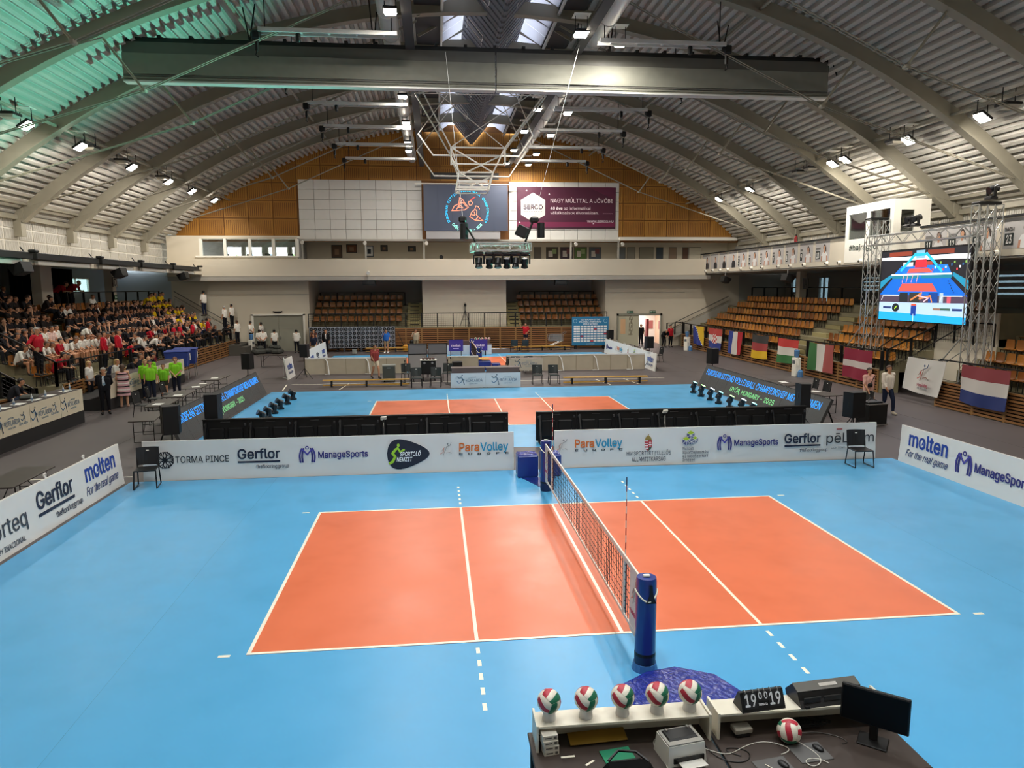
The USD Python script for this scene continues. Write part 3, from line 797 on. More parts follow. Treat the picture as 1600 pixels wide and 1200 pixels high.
part(lob, 'side', bx(16.2, 16.3, 47.6, 50.5, 0, 2.9), M('peach_plaster', '#e2b99a', 0.7))
part(lob, 'pillar', bx(14.75, 14.95, 48.2, 48.5, 0, 2.1), M('dark_red_pillar', '#8c3b3b', 0.5))
part(lob, 'notice', cat(bx(15.5, 16.0, 50.46, 50.5, 1.2, 1.9), bx(16.18, 16.2, 49.0, 49.5, 1.2, 1.9)), M('maroon_print', '#a8605c', 0.6))
lb = UsdLux.RectLight.Define(stage, '/World/wall_lobby/lobby_light')
lb.AddTranslateOp().Set(Gf.Vec3d(14, 49, 2.85)); lb.CreateWidthAttr(2.0); lb.CreateHeightAttr(2.0); lb.CreateIntensityAttr(14.0); lb.CreateColorAttr(Gf.Vec3f(.95, .97, 1))
for x in (12.75, 14.6):
    sign('exit_sign', f'small green exit sign above the {"cream leaf" if x < 13 else "open half"} of the doorway', 'sign', (x, 46.86, 2.66), (1, 0, 0), (0, 0, 1), .5, .18, [(bx(.05, .2, .05, .13, 0, .003), '#cfe0cf'), (bx(.25, .45, .07, .11, 0, .003), '#cfe0cf')], '#2f5a44')

# ---- commentary windows, pictures and posters of the gallery
gw = sthing('window_8', 'row of four gallery windows looking through a room to daylight', 'window')
wx = [-19.25, -17.55, -15.8, -14.13, -12.45]
for a in wx:
    part(gw, 'mullion', bx(a - .1, a + .1, 45.7, 45.95, 7.02, 8.32), mwhite)
part(gw, 'sill', bx(-19.6, -12.4, 45.6, 45.95, 6.98, 7.1), mwhite)
for a, b in zip(wx[:-1], wx[1:]):
    part(gw, 'pane', bx(a + .1, b - .1, 45.85, 45.87, 7.1, 8.32), Mglass('gallery_glass', (.85, .88, .88), .1))
rm = sthing('wall_gallery_room', 'dark room wall with bright far windows behind the gallery panes', 'wall')
WN = [(-18.46, -17.35), (-17.06, -15.8), (-15.36, -15.02), (-14.78, -13.85), (-13.55, -13.31)]
xs_, seg = -21.6, []
for a, b in WN:
    seg += [bx(xs_, a, 49.6, 49.7, 5.6, 8.4), bx(a, b, 49.6, 49.7, 5.6, 7.05), bx(a, b, 49.6, 49.7, 7.95, 8.4)]
    xs_ = b
seg += [bx(xs_, -12.4, 49.6, 49.7, 5.6, 8.4), bx(-12.5, -12.4, 46, 49.7, 5.6, 8.4)]
part(rm, 'room_wall', cat(seg), mdkwall)
part(rm, 'window_frame', cat([bx(x - .04, x + .04, 49.55, 49.7, 7.05, 7.95) for w in WN for x in w]), mwhite)
for k, (x, z, s_) in enumerate(((-17.9, 7.1, .22), (-14.9, 7.1, .26), (-13.2, 7.1, .24), (-16.2, 7.1, .2))):
    solo('office_chair_back', cat(chb(.4, .08, s_, .03, (x, 47.2, z + .1)), rod((x, 47.2, 6.3), (x, 47.2, 7.1), .03)), mblk, f'dark chair back behind the gallery windows, {nth([0, 2, 3, 1][k])} from the left', 'chair')
mleaf = M('outdoor_foliage', '#6f9a55', 0.8, var=0.4, scale=3.0)
for k, (x, y, z, r) in enumerate(((-22.5, 66, 5, 3.2), (-15.5, 70, 6.5, 2.9), (-9, 67, 4.5, 3.0), (-36, 46, 3.5, 3.0), (-36, 52, 4, 3.2))):
    t = thing('tree', f'green tree outside the {"gallery" if k < 3 else "left stand"} windows, {nth(k % 3)} from the left', 'tree', (x, y, 0))
    pts = np.random.default_rng(k).normal(size=(900, 3)); pts /= np.linalg.norm(pts, axis=1, keepdims=True)
    pts *= (r * (.55 + .45 * np.random.default_rng(k + 9).random((900, 1))))
    L_ = [mv((np.array([[0, 0, 0], [.22, .1, 0], [.1, .3, .1], [-.1, .2, .1]]) * 1.3, np.array([[0, 1, 2], [0, 2, 3]])), q + [0, 0, z], rz=float(j * 37 % 360), rx=float(j * 53 % 360)) for j, q in enumerate(pts)]
    part(t, 'foliage', cat(L_), mleaf, kind='stuff')
    part(t, 'trunk', cyl(.2, z, 8), M('bark', '#5b4a3a', 0.9))
hs = thing('apartment_house', 'pale house outside seen through the gallery windows', 'building', (-20, 80, 0))
part(hs, 'wall', bx(-6, 6, 0, 8, 0, 10), M('pale_render', '#d8d2cc', 0.8))
for i in range(4):
    for j in range(3):
        part(hs, 'window', bx(-5 + 2.8 * i, -3.8 + 2.8 * i, -.05, 0, 1.2 + 3 * j, 2.8 + 3 * j), M('house_glass', '#4a5560', 0.2))
part(hs, 'roof', on(prism(Polygon([(-6.4, 10), (6.4, 10), (0, 13)]), 9), (0, 8.5, 0), (1, 0, 0), (0, 0, 1)), M('roof_tile_red', '#8c4a38', 0.8))
pics = [(-10.5, 7.11, .83, 1.0, '#5a4130', 'brown paper notice board'), (-9.34, 7.51, .83, .65, '#6e3f22', 'reddish brown framed picture'), (-7.9, 7.21, .68, .85, '#e7e7e7', 'white framed poster with a dark figure'), (-6.67, 7.61, .56, .5, '#4b4a48', 'small grey framed photograph'), (-4.53, 7.59, .65, .45, '#3c4042', 'small dark framed photograph')]
for x, z, w, h, c, lab in pics:
    sign('wall_picture', lab + ' on the gallery wall', 'picture', (x, 49.58, z), (1, 0, 0), (0, 0, 1), w, h, [(bx(.06, w - .06, .06, h - .06, 0, .003), c), (bx(w * .3, w * .7, h * .25, h * .7, 0, .003), '#2b3440' if c == '#e7e7e7' else '#8a6a50')], '#2a241f' if c != '#e7e7e7' else '#3b4550')
posters = [(6.63, 1.01, '#4a4038'), (7.8, 1.07, '#4b3a45'), (8.96, 1.07, '#5c7a40'), (10.19, 1.03, '#56606a'), (5.63, .63, '#6b6259'), (12.55, .72, '#7d8286'), (13.41, .67, '#989387'), (14.44, 1.22, '#8f8a78'), (15.86, .62, '#3c4650'), (16.95, .68, '#8f7762'), (18.1, .52, '#5c3c28'), (18.65, 1.08, '#d0c8b4')]
for k, (sx, w, c) in enumerate(posters):
    items = [(bx(.04, w - .04, .04, .96, 0, .003), c), (bx(w * .2, w * .55, .2, .7, 0, .003), '#d8cfc8'), (bx(w * .5, w * .85, .45, .85, 0, .003), '#7c4a50' if k % 2 else '#9ab07c')] if k < 4 else [(bx(.04, w - .04, .04, .96, 0, .003), c)]
    sign('gallery_poster' if k < 4 else 'gallery_board', f'{"colourful poster" if k < 4 else "plain board"} on the gallery wall right of the hanging screen, {nth(k if k < 4 else k - 4)} from the left', 'poster', (sx, 49.57, 6.98), (1, 0, 0), (0, 0, 1), w, 1.0, items, '#6b655c')
for k, (x, z) in enumerate(((-7.3, 5.9), (-12.2, 8.2), (-7.6, 8.15), (-3.0, 8.15), (4.6, 8.1), (8.5, 8.1), (12.2, 8.1))):
    t = thing('security_camera' if k == 0 else 'wall_spotlight', f'small white {"camera on the balcony front" if k == 0 else "spotlight under the tiled wall, " + nth(k - 1) + " from the left"}', 'camera' if k == 0 else 'lamp', (x, 45.4 if k == 0 else 46.8, z))
    part(t, 'bracket', rod((0, .15, 0), (0, -.1, 0), .04), mwhite)
    part(t, 'head', mv(cyl(.1, .25, 10, r2=.14), (0, -.1, .0), rx=110), mwhite)
for k, (x, y, z, rz, lab) in enumerate(((-7.3, 45.85, 4.95, 0, 'black box speaker under the balcony, left'), (7.2, 45.85, 4.9, 0, 'black box speaker under the balcony, right'))):
    t = thing('wall_speaker', lab, 'speaker', (x, y, z), rz)
    part(t, 'cabinet', frustum(.95, .5, .85, .6, .5), mblk)
    part(t, 'bracket', bx(-.08, .08, -.02, .06, .5, .75), mgalv)
    part(t, 'grille', bx(-.4, .4, -.28, -.26, .08, .42), M('speaker_grille', '#1c1c1d', 0.7, bump=.3, bscale=200))
# ================================================================ advertising banners and LED boards
NAVY, BLU, GRY = '#1d2238', '#1c3f94', '#4a4d55'
mban = M('white_banner_vinyl', '#dcd9d3', 0.5, bump=.25, bscale=2.2)
mtube = M('white_tube', '#e8e8e6', 0.4)
# each logo is drawn around its own left/base point, in metres on a banner 1 m tall
def lg_gerflor(k, x, y, s=1.0):
    k.add(at2(text('Gerflor', .24 * s, 1.03 * s, True), x, y), NAVY)
    k.add(bx(x, x + 1.03 * s, y - .105 * s, y - .06 * s, 0, .003), NAVY)
    k.add(at2(text('theflooringgroup', .09 * s, .8 * s), x + .44 * s, y - .25 * s), '#353a4c')
def lg_molten(k, x, y, s=1.0):
    k.add(at2(text('molten', .30 * s, 1.12 * s, True), x, y), BLU)
    k.add(at2(mv(lathe([(0, 0), (.075 * s, 0), (.075 * s, .003), (0, .003)], 12), s=(.8, 1, 1)), x + .415 * s, y + .12 * s), '#e2e0dc')
    k.add(at2(poly2([(-.03 * s, -.05 * s), (.02 * s, .09 * s), (.035 * s, -.03 * s)]), x + .415 * s, y + .12 * s), BLU)
    k.add(at2(text('For the real game', .15 * s, 1.2 * s, slant=.35), x - .06, y - .24 * s), '#35406e')
def lg_manage(k, x, y, s=1.0):
    m = .76 * s
    for sx in (-1, 1):
        for r0, c in ((.25, '#3a3480'), (.165, '#2c2a6c')):
            pts = [(sx * r0 * (.8 + .2 * math.sin(math.pi * t * .9) - .24 * t) * 1.12 * m, (-.24 + .44 * t) * m) for t in np.linspace(0, 1, 9)]
            k.add(at2(stroke(pts, .055 * m), x + .2 * s, y + .09 * s), c)
        k.add(at2(stroke([(sx * .16 * m, .19 * m), (0, .0 * m)], .05 * m), x + .2 * s, y + .09 * s), '#4a449a')
    ring = Point(0, 0).buffer(.06 * m, quad_segs=5).difference(Point(0, 0).buffer(.033 * m, quad_segs=5))
    k.add(at2(prism(ring, .004), x + .2 * s, y + .27 * s), '#3a3480')
    k.add(at2(text('ManageSports', .16 * s, 1.24 * s, True), x + .47 * s, y), '#322f74')
def scaled(fn, sx, sy=1.0):
    def go(k, x, y):
        t = Ink()
        fn(t, 0, 0)
        for (v, f), c in zip(t.m, t.c):
            k.k += 1
            k.m.append((v * [sx, sy, 1] + [x, y, 0], f)); k.c.append(c)
    return go
def lg_torma(k, x, y):
    c = Point(0, 0)
    rose = c.buffer(.21, quad_segs=8).difference(c.buffer(.19, quad_segs=8))
    pet = [rose]
    for a in range(8):
        e = affinity.scale(Point(0, .1).buffer(.1, quad_segs=5), .45, 1, origin=(0, .1))
        pet.append(affinity.rotate(e.difference(affinity.scale(e, .62, .75, origin=(0, .1))), 45 * a, origin=(0, 0)))
        pet.append(affinity.rotate(LineString([(.05, .15), (.075, .2)]).buffer(.012), 45 * a, origin=(0, 0)))
    k.add(at2(prism(unary_union(pet), .004), x + .21, y + .1), '#15171f')
    k.add(at2(text('TORMA PINCE', .165, 1.28), x + .46, y + .02), '#23252c')
def lg_nemzet(k, x, y):
    th = np.linspace(0, 2 * np.pi, 40)
    blob = Polygon([(.62 + .62 * math.cos(t) + .06 * math.cos(2 * t), (.36 - .12 * math.cos(t)) * math.sin(t)) for t in th])
    k.add(at2(prism(blob.buffer(.02), .004), x, y), '#1c2030')
    g = '#9ccb2d'
    k.add(at2(prism(Point(.38, .24).buffer(.045, quad_segs=4), .004), x, y), g)
    k.add(at2(stroke([(.27, .1), (.36, .17), (.43, .06), (.55, .12)], .055), x, y), g)
    k.add(at2(stroke([(.30, .13), (.2, .03), (.28, -.06), (.2, -.19), (.12, -.23)], .075), x, y), g)
    k.add(at2(text('SPORTOLÓ', .11, .62, True, slant=.15), x + .42, y - .05), '#f4f4f4')
    k.add(at2(text('NEMZET', .11, .46, True, slant=.15), x + .32, y - .19), '#f4f4f4')
def runner(k, x, y, s, cols=('#b9b0a8', '#d08a70', '#8d8d8d')):
    for pts, c in (([(0, -.14), (.06, 0), (.1, .1), (.02, .06), (-.04, -.02)], cols[0]), ([(.1, .1), (.2, .14), (.22, .2)], cols[2]), ([(-.08, -.1), (.0, -.06), (.02, .06)], cols[1]), ([(.08, -.08), (.18, -.06), (.22, -.1)], cols[0])):
        k.add(at2(stroke([(a * s, b * s) for a, b in pts], .016 * s), x, y), c)
    k.add(at2(prism(Point(.12 * s, .17 * s).buffer(.025 * s, quad_segs=3), .004), x, y), cols[2])
def lg_para(k, x, y):
    runner(k, x + .12, y + .1, 1.0)
    k.add(at2(text('Para', .22, .56, True), x + .56, y + .06), '#d9702b')
    k.add(at2(text('Volley', .22, .78, True), x + 1.15, y + .06), '#2f93b8')
    for j, ch in enumerate('EUROPE'):
        k.add(at2(text(ch, .055, .10, True), x + .56 + j * .256, y - .05), '#26292f')
def lg_hm(k, x, y):
    K, k = k, Ink()
    sh = Polygon([(-.14, .16), (.14, .16), (.14, -.08), (.09, -.18), (0, -.23), (-.09, -.18), (-.14, -.08)])
    k.add(at2(prism(sh, .004), 0, 0), '#b5353c')
    for j in range(4):
        b = sbox(-.14, .12 - j * .09, 0, .155 - j * .09).intersection(sh)
        k.add(at2(prism(b, .004), 0, 0), '#e8e0dc')
    k.add(at2(prism(unary_union([sbox(.055, -.1, .08, .12), sbox(.025, .05, .11, .075), sbox(.01, -.01, .125, .015)]), .004), 0, 0), '#f0ece8')
    k.add(at2(prism(Polygon([(0, -.23), (.09, -.18), (.14, -.08), (.03, -.09)]), .004), 0, 0), '#3d4a3a')
    k.add(at2(prism(Polygon([(-.13, .17), (.13, .17), (.10, .27), (.03, .33), (-.03, .33), (-.10, .27)]), .004), 0, 0), '#8f7a3a')
    k.add(at2(stroke([(0, .33), (.02, .39)], .02), 0, 0), '#a08a45')
    for (v, f), c in zip(k.m, k.c):
        K.k += 1; K.m.append((v * [.8, .72, 1] + [x + .66, y + .21, 0], f)); K.c.append(c)
    k = K
    k.add(at2(text('HM SPORTÉRT FELELŐS', .105, 1.36), x, y - .07), '#55565c')
    k.add(at2(text('ÁLLAMTITKÁRSÁG', .115, 1.04), x + .16, y - .235), '#4a4b52')
def lg_nsmi(k, x, y):
    def cube(cx, cy, s, top):
        for pts, c in (([(0, 0), (.1, .055), (0, .11), (-.1, .055)], top), ([(0, 0), (-.1, .055), (-.1, -.055), (0, -.11)], '#4b4f73'), ([(0, 0), (.1, .055), (.1, -.055), (0, -.11)], '#6c7090')):
            k.add(at2(poly2([(a * s, b * s) for a, b in pts]), x + cx, y + cy), c)
        for pts in (([(-.1, .055), (0, -.0), (0, -.11)]), ([(.1, .055), (0, 0)]), ([(-.1, -.055), (0, 0), (.1, -.055)])):
            k.add(at2(stroke([(a * s, b * s) for a, b in pts], .012), x + cx, y + cy), '#e2e0dc')
    cube(.24, .46, 1.05, '#a9c423'); cube(.12, .30, 1.05, '#a9c423'); cube(.36, .33, .8, '#a9c423'); cube(.26, .28, .7, '#6c7090')
    for j, s_ in enumerate(('Nemzeti', 'Sportfejlesztési', 'és Módszertani', 'Intézet')):
        k.add(at2(text(s_, .078, (.3, .73, .7, .34)[j]), x + .02, y + .06 - j * .103), '#5b5e66')
def lg_pelikan(k, x, y):
    k.add(at2(text('pēLIum', .27, 1.38), x, y), '#3a3a3c')
    k.add(bx(x + .28, x + .45, y + .36, y + .39, 0, .003), '#b2474d')
    k.add(at2(text('CONTENT', .05, .4), x + .14, y - .16), '#8a8a8a')
def lg_sporteq(k, x, y):
    k.add(at2(text('Sporteq', .32, 1.5), x, y), '#3c3f47')
    k.add(at2(text('BY INACIONAL', .1, .8), x + .55, y - .26), '#4c4f58')

def banner(label, o, ex, L, H, logos, lean=.18, name='advertising_banner', tubes=True, nb=40, loops=True):
    """A free-standing banner: rippled vinyl on a frame leaning back, print and white feet behind."""
    t = thing(name, label, 'banner')
    ex = np.array(ex, float); back = np.cross(np.array([0, 0, 1.0]), ex)   # away from the printed side
    ey = np.array([0, 0, 1.0]) * math.sqrt(1 - (lean / H) ** 2) + back * lean / H
    xs = np.linspace(0, L, nb); zs = np.linspace(0, H, 7)
    Q = np.array([[x, z, 0] for z in zs for x in xs])
    rip = (meshkit.fbm(Q * [1.1, 2.0, 1] + [hash(label) % 17 if False else len(label), 0, 0], 3) - .5) * .05 * np.sin(np.pi * Q[:, 1] / H) 
    fr = Q.copy(); fr[:, 2] = -abs(rip) - .004
    bk = Q.copy(); bk[:, 2] = -.07
    n = nb; f = []
    for i in range(6):
        a = np.arange(n - 1) + i * n
        f += [np.column_stack([a, a + 1, a + n]), np.column_stack([a + 1, a + n + 1, a + n])]
    F = np.vstack(f); m = len(Q)
    edge = list(range(n)) + [i * n + n - 1 for i in range(1, 7)] + [6 * n + j for j in range(n - 2, -1, -1)] + [i * n for i in range(5, 0, -1)]
    e2 = np.roll(edge, -1)
    S = np.vstack([np.column_stack([edge, np.array(edge) + m, e2]), np.column_stack([e2, np.array(edge) + m, np.array(e2) + m])])
    sheet = (np.vstack([fr, bk]), np.vstack([F, F[:, ::-1] + m, S]))
    part(t, 'sheet', on(sheet, o, ex, ey), mban, smooth=50)
    if logos:
        k = Ink()
        for fn, x, y in logos:
            fn(k, x, y)
        k.build(t, 'print', minkp, o, ex, ey, 'printed sponsor logos')
    if tubes:
        B = lambda x, z, b: np.array(o, float) + ex * x + ey * z + back * b
        for x in np.arange(.5, L, max(1.6, L / 6)):
            up_ = H + .03 if loops else .93 * H
            q = [B(x, .9 * H, .1), B(x, up_, .16), B(x + .15, up_, .2), B(x + .2, .5 * H, .3)]
            e = B(x + .2, 0, .42); e[2] = .03
            e2_ = B(x - .1, 0, .1); e2_[2] = .03
            part(t, 'foot_tube', tube(q + [e, e2_], .022, 5), mtube)
    return t
banner('long white banner behind the left black chair, with a round wreath logo', (-9.72, 9.06, 0), (1, 0, 0), 9.22, 1.0,
       [(lg_torma, .315, .42), (lg_gerflor, 2.27, .5), (lg_manage, 3.77, .47), (scaled(lg_nemzet, .84, .98), 5.93, .5), (scaled(lg_para, .93, .95), 7.28, .48)], .04, loops=False)
banner('long white banner behind the right black chair, with crest and green cubes', (.58, 9.1, 0), (1, 0, 0), 8.98, 1.0,
       [(scaled(lg_para, .93, .95), .02, .48), (scaled(lg_hm, .89), 1.94, .35), (lg_nsmi, 3.45, .33), (lg_manage, 4.43, .47), (lg_gerflor, 6.32, .5), (lg_pelikan, 7.52, .47)], .04, loops=False)
banner('white banner along the left sideline of the nearest court', (-10.12, 2.2, 0), (0, 1, 0), 6.75, 1.0,
       [(scaled(lg_sporteq, 1.05), 1.05, .36), (scaled(lg_gerflor, 1.35, 1.35), 3.01, .5), (scaled(lg_molten, 1.3, 1.25), 4.97, .52)], .09)
banner('white banner along the right sideline of the nearest court', (9.98, 8.75, 0), (0, -1, 0), 7.2, 1.0,
       [(scaled(lg_molten, 1.3, 1.25), .36, .52), (scaled(lg_manage, 1.32, 1.3), 2.12, .4), (scaled(lg_gerflor, 1.35, 1.35), 4.95, .5)], .05, loops=False)
def lg_small(k, x, y):
    for j, c in enumerate((BLU, NAVY, '#9a9a9a')):
        k.add(at2(text(('molten', 'Gerflor', 'sport')[j], .2, 1.0, True), x + 1.9 * j, y), c)
banner('white banner at the left edge of the farthest court, near section', (-10.1, 28.9, 0), (0, 1, 0), 1.9, 1.1, [(lg_molten, .35, .5)], .15)
banner('white banner at the left edge of the farthest court, far section', (-9.75, 33.6, 0), (0, 1, 0), 6.8, 1.15, [(lambda k, x, y: (lg_molten(k, .5, .5), lg_gerflor(k, 2.6, .5), lg_molten(k, 4.8, .5)), 0, 0)], .12)
banner('white banner along the right edge of the farthest court with coloured logos', (9.75, 42.0, 0), (0, -1, 0), 12.1, 1.0,
       [(lg_manage, .5, .4), (lg_para, 3.0, .45), (lg_hm, 5.6, .34), (lg_nsmi, 7.5, .3), (lg_molten, 10.6, .48)], .1)
# banners of the far court seen from behind: beige sheet with seams and white feet
mbk = M('beige_banner_back', '#b9ad98', 0.7, var=.04)
def back_banner(label, x0, x1, y=31.0, h=.92):
    t = thing('banner_back', label, 'banner')
    part(t, 'sheet', bx(x0, x1, y, y + .03, .02, h), mbk)
    part(t, 'hem', bx(x0, x1, y - .015, y + .03, h - .05, h + .02), mtube)
    n = int((x1 - x0) / .95)
    for j in range(n + 1):
        x = x0 + (x1 - x0) * j / n
        part(t, 'seam', bx(x - .02, x + .02, y - .012, y, .02, h), M('beige_seam', '#a29680', 0.7))
    for j in range(1, n, 2):
        x = x0 + (x1 - x0) * j / n
        part(t, 'foot_tube', tube([(x, y - .05, h - .05), (x + .12, y - .15, h - .2), (x + .22, y - .35, .05), (x - .05, y - .1, .03)], .03, 5), mtube)
back_banner('beige back of the far court banner, left of the grey divider boards', -9.6, -4.1)
back_banner('beige back of the far court banner between the divider boards and the gap', -1.8, -.1)
back_banner('beige back of the far court banner, right of the gap', 1.5, 9.5)

# LED boards: black cabinets, and glowing letters on the two side boards
mled = M('dark_led_face', '#403e3c', 0.55, bump=.2, bscale=300)
mglow_b = M('blue_led_letters', '#0d6fc8', 0.5, emit='#1b97ff', estr=1.25)
mglow_g = M('green_led_letters', '#69b06f', 0.5, emit='#7fd18c', estr=.55)
def led_side(s, label, y0=13.2, y1=24.2):
    t = thing('led_board', label, 'led board')
    ex = np.array([0, s * -1.0, 0]) if s > 0 else np.array([0, 1.0, 0])
    o = np.array([s * 10.15, y1 if s > 0 else y0, 0])
    L = y1 - y0
    ey = np.array([s * .42, 0, .95]); ey /= np.linalg.norm(ey)
    n = 11
    for j in range(n):
        part(t, 'cabinet', on(bx(j * L / n + .006, (j + 1) * L / n - .006, .0, 1.06, -.1, 0), o, ex, ey), mled)
        part(t, 'stand_leg', cat(bar(o + ex * (j + .5) * L / n + ey * .95 + [s * .1, 0, 0], o + ex * (j + .5) * L / n + [s * .85, 0, .03], .04, .04)), mblk)
    part(t, 'rim', on(cat(bx(0, L, 1.06, 1.085, -.1, .005)), o, ex, ey), mblk)
    part(t, 'headline', on(at2(text('EUROPEAN SITTING VOLLEYBALL CHAMPIONSHIP MEN & WOMEN', .27, L * .93), L * .035, .62), o, ex, ey), mglow_b, 'glowing blue lettering')
    part(t, 'place_line', on(at2(text('GYŐR, HUNGARY - 2025', .2, L * .37, True), L * .32, .24), o, ex, ey), mglow_g, 'glowing green lettering')
led_side(-1, 'leaning LED board with blue lettering, left side of the middle court')
led_side(1, 'leaning LED board with blue lettering, right side of the middle court')
mcab = M('black_cabinet_back', '#0f0f10', 0.5, spec=.35)
def led_back(x0, x1, label, y=12.25, n=7):
    t = thing('display_board', label, 'led board')
    w = (x1 - x0) / n
    for j in range(n):
        a = x0 + j * w
        c = part(t, 'cabinet', cat(bx(a + .003, a + w - .003, y, y + .12, .06, .93)), mcab)
        part(c, 'box', cat(chb(.42, .08, .5, .02, (a + w * .3, y - .03, .45)), chb(.42, .08, .5, .02, (a + w * .72, y - .03, .45))), mcab)
        part(c, 'clip', cat(*[chb(.05, .05, .07, .008, (a + w * u, y - .04, .8)) for u in (.06, .94)]), M('dark_clip', '#3a3a3c', 0.4))
        part(t, 'prop', cat(bar((a + w * .08, y - .02, .86), (a + w * .08, y - .38, .03), .05, .05), bx(a + w * .08 - .03, a + w * .08 + .03, y - .42, y + .1, 0, .05)), mcab)
        part(c, 'handle', cat(bx(a + w * .4, a + w * .6, y - .03, y, .86, .885)), M('dark_clip'))
    part(t, 'top_rim', bx(x0, x1, y - .05, y + .13, .93, .96), mblk)
    part(t, 'screen_face', bx(x0, x1, y + .12, y + .14, .06, .93), mblk)
led_back(-9.25, -.32, 'black back of the LED boards between the two courts, left run')
led_back(.54, 9.2, 'black back of the LED boards between the two courts, right run')
for x, lab in ((-4.05, 'small white floodlight clipped behind the left run of black LED boards'), (4.55, 'small white floodlight clipped behind the right run of black LED boards')):
    t = thing('clip_light', lab, 'lamp', (x, 12.15, .84))
    part(t, 'head', mv(chb(.18, .06, .12, .015), (0, -.02, .06), rx=30, rz=20), mwhite)
    part(t, 'clamp', chb(.05, .1, .1, .01, (0, .02, -.02)), mblk)
    part(t, 'cable', tube([(0, 0, 0), (-.02, -.08, -.3), (.03, -.06, -.8)], .008, 4), mwhite)

# ---- end wall: hanging LED screen with the emblem, maroon company board
scr = thing('hanging_screen', 'dark blue hanging screen with a glowing round emblem of two sitting players', 'screen')
part(scr, 'panel', bx(-3.15, 3.2, 46.4, 46.5, 9.0, 12.4), M('screen_dark_blue', '#3b4254', 0.5, emit='#39425c', estr=.12))
part(scr, 'lower_sheet', bx(-3.0, 2.6, 46.45, 46.5, 8.4, 9.0), M('pale_grey_sheet', '#9c9a9a', 0.7))
part(scr, 'top_bar', bx(-3.8, 3.9, 46.35, 46.5, 12.42, 12.5), mwhite)
part(scr, 'seam', cat([bx(-3.15 + 1.058 * j - .004, -3.15 + 1.058 * j + .004, 46.392, 46.4, 9.0, 12.4) for j in range(1, 6)]), M('dark_seam', '#333a4a', .6))
kk = Ink()
def arc_text(s, r, a0, a1, h, col, flip=False):
    for j, ch in enumerate(s):
        if ch == ' ':
            continue
        a = math.radians(a0 + (a1 - a0) * j / (len(s) - 1))
        m = mv(text(ch, h, None, True, 'c'), (0, -h / 2, 0), rz=math.degrees(a) - 90 + (180 if flip else 0))
        kk.add(at2(m, r * math.cos(a), r * math.sin(a)), col, .001)
arc_text('EUROPEAN SITTING VOLLEYBALL CHAMPIONSHIP', 1.48, 208, -28, .17, '#25b5e8')
arc_text('GYŐR, HUNGARY - 2025', 1.5, 222, 318, .19, '#8fe6cf', True)
for pts in ([(-1.15, -.02), (-.95, .35), (-.62, .5), (-.55, .95), (-.35, .85), (-.15, .55), (.1, .25), (-.2, .05), (-1.15, -.02)], [(-.8, .1), (-.5, .4), (-.3, .2), (-.7, .25), (-.4, .75)], [(-.62, .5), (-.3, .6), (-.05, .3)],
            [(.2, -.45), (.35, -.1), (.6, .1), (.65, .35), (.85, .3), (.95, .12)], [(.2, -.45), (.6, -.7), (1.2, -.75), (.95, -.55), (.7, -.3), (.75, 0), (.6, .1)], [(.35, -.3), (.6, -.35), (.55, -.1)], [(.6, -.7), (.85, -.45), (1.15, -.72)],
            [(.1, .65), (.3, .72), (.42, .6), (.36, .42), (.18, .4), (.1, .65)]):
    kk.add(stroke(pts, .06), '#f0876a', .001)
kk.add(stroke([(.3, .8), (.5, .95), (.62, 1.0)], .07), '#c43a35', .001)
kk.build(scr, 'emblem', Mprint('glowing_print', .6, .9), (.1, 46.39, 10.5), (1, 0, 0), (0, 0, 1), 'glowing emblem with ring of lettering')
MW, MH = 7.75, 3.15
bd = sign('company_board', 'maroon company board with a pale hexagon and white lettering', 'sign', (3.98, 47.05, 9.25), (1, 0, 0), (0, 0, 1), MW, MH, [], '#4a1630', .06)
k = Ink()
k.rect(0, MW, .12, .5, '#6e1a40')
k.add(poly2([(MW * .42, MH), (MW, MH), (MW, MH * .7), (MW * .72, MH)]), '#5a1838')
k.add(poly2([(2.6, 0), (MW, 0), (MW, .14), (3.4, .12)]), '#3a1226')
k.add(prism(Polygon([(1.25 + 1.1 * math.sin(a), 1.6 + 1.12 * math.cos(a)) for a in np.arange(6) * math.pi / 3]), .004), '#cfc9c2')
k.add(at2(text('SERCO', .34, 1.5, True), .5, 1.46), '#3a1226')
k.add(at2(text('........', .1, 1.4, True), .55, 1.28), '#3a1226')
for z in (1.56, 1.7):
    k.rect(.45, 2.05, z, z + .035, '#cfc9c2')
k.add(at2(text('NAGY MÚLTTAL A JÖVŐBE', .30, 4.95), 2.6, 1.98), '#e6d6da')
k.add(at2(text('40 éve', .21, .95, True), 2.6, 1.44), '#f0e6e8')
k.add(at2(text('az informatikai', .21, 2.1), 3.65, 1.44), '#e6d6da')
k.add(at2(text('vállalkozások élvonalában.', .21, 3.8), 2.6, 1.1), '#e6d6da')
k.add(at2(text('<<<<<', .12, .8), 6.75, 1.12), '#b78a9a')
k.add(at2(text('WWW.SERCO.HU', .16, 2.1, True), 5.5, .48), '#d8c4cc')
for x, z in ((.2, .45), (6.0, .4), (.75, 2.85), (2.5, 2.6)):
    k.add(at2(prism(Point(0, 0).buffer(.06, quad_segs=3), .004), x, z), '#d8c4cc')
k.build(bd, 'print', minkp, (3.98, 47.05, 9.25), (1, 0, 0), (0, 0, 1))

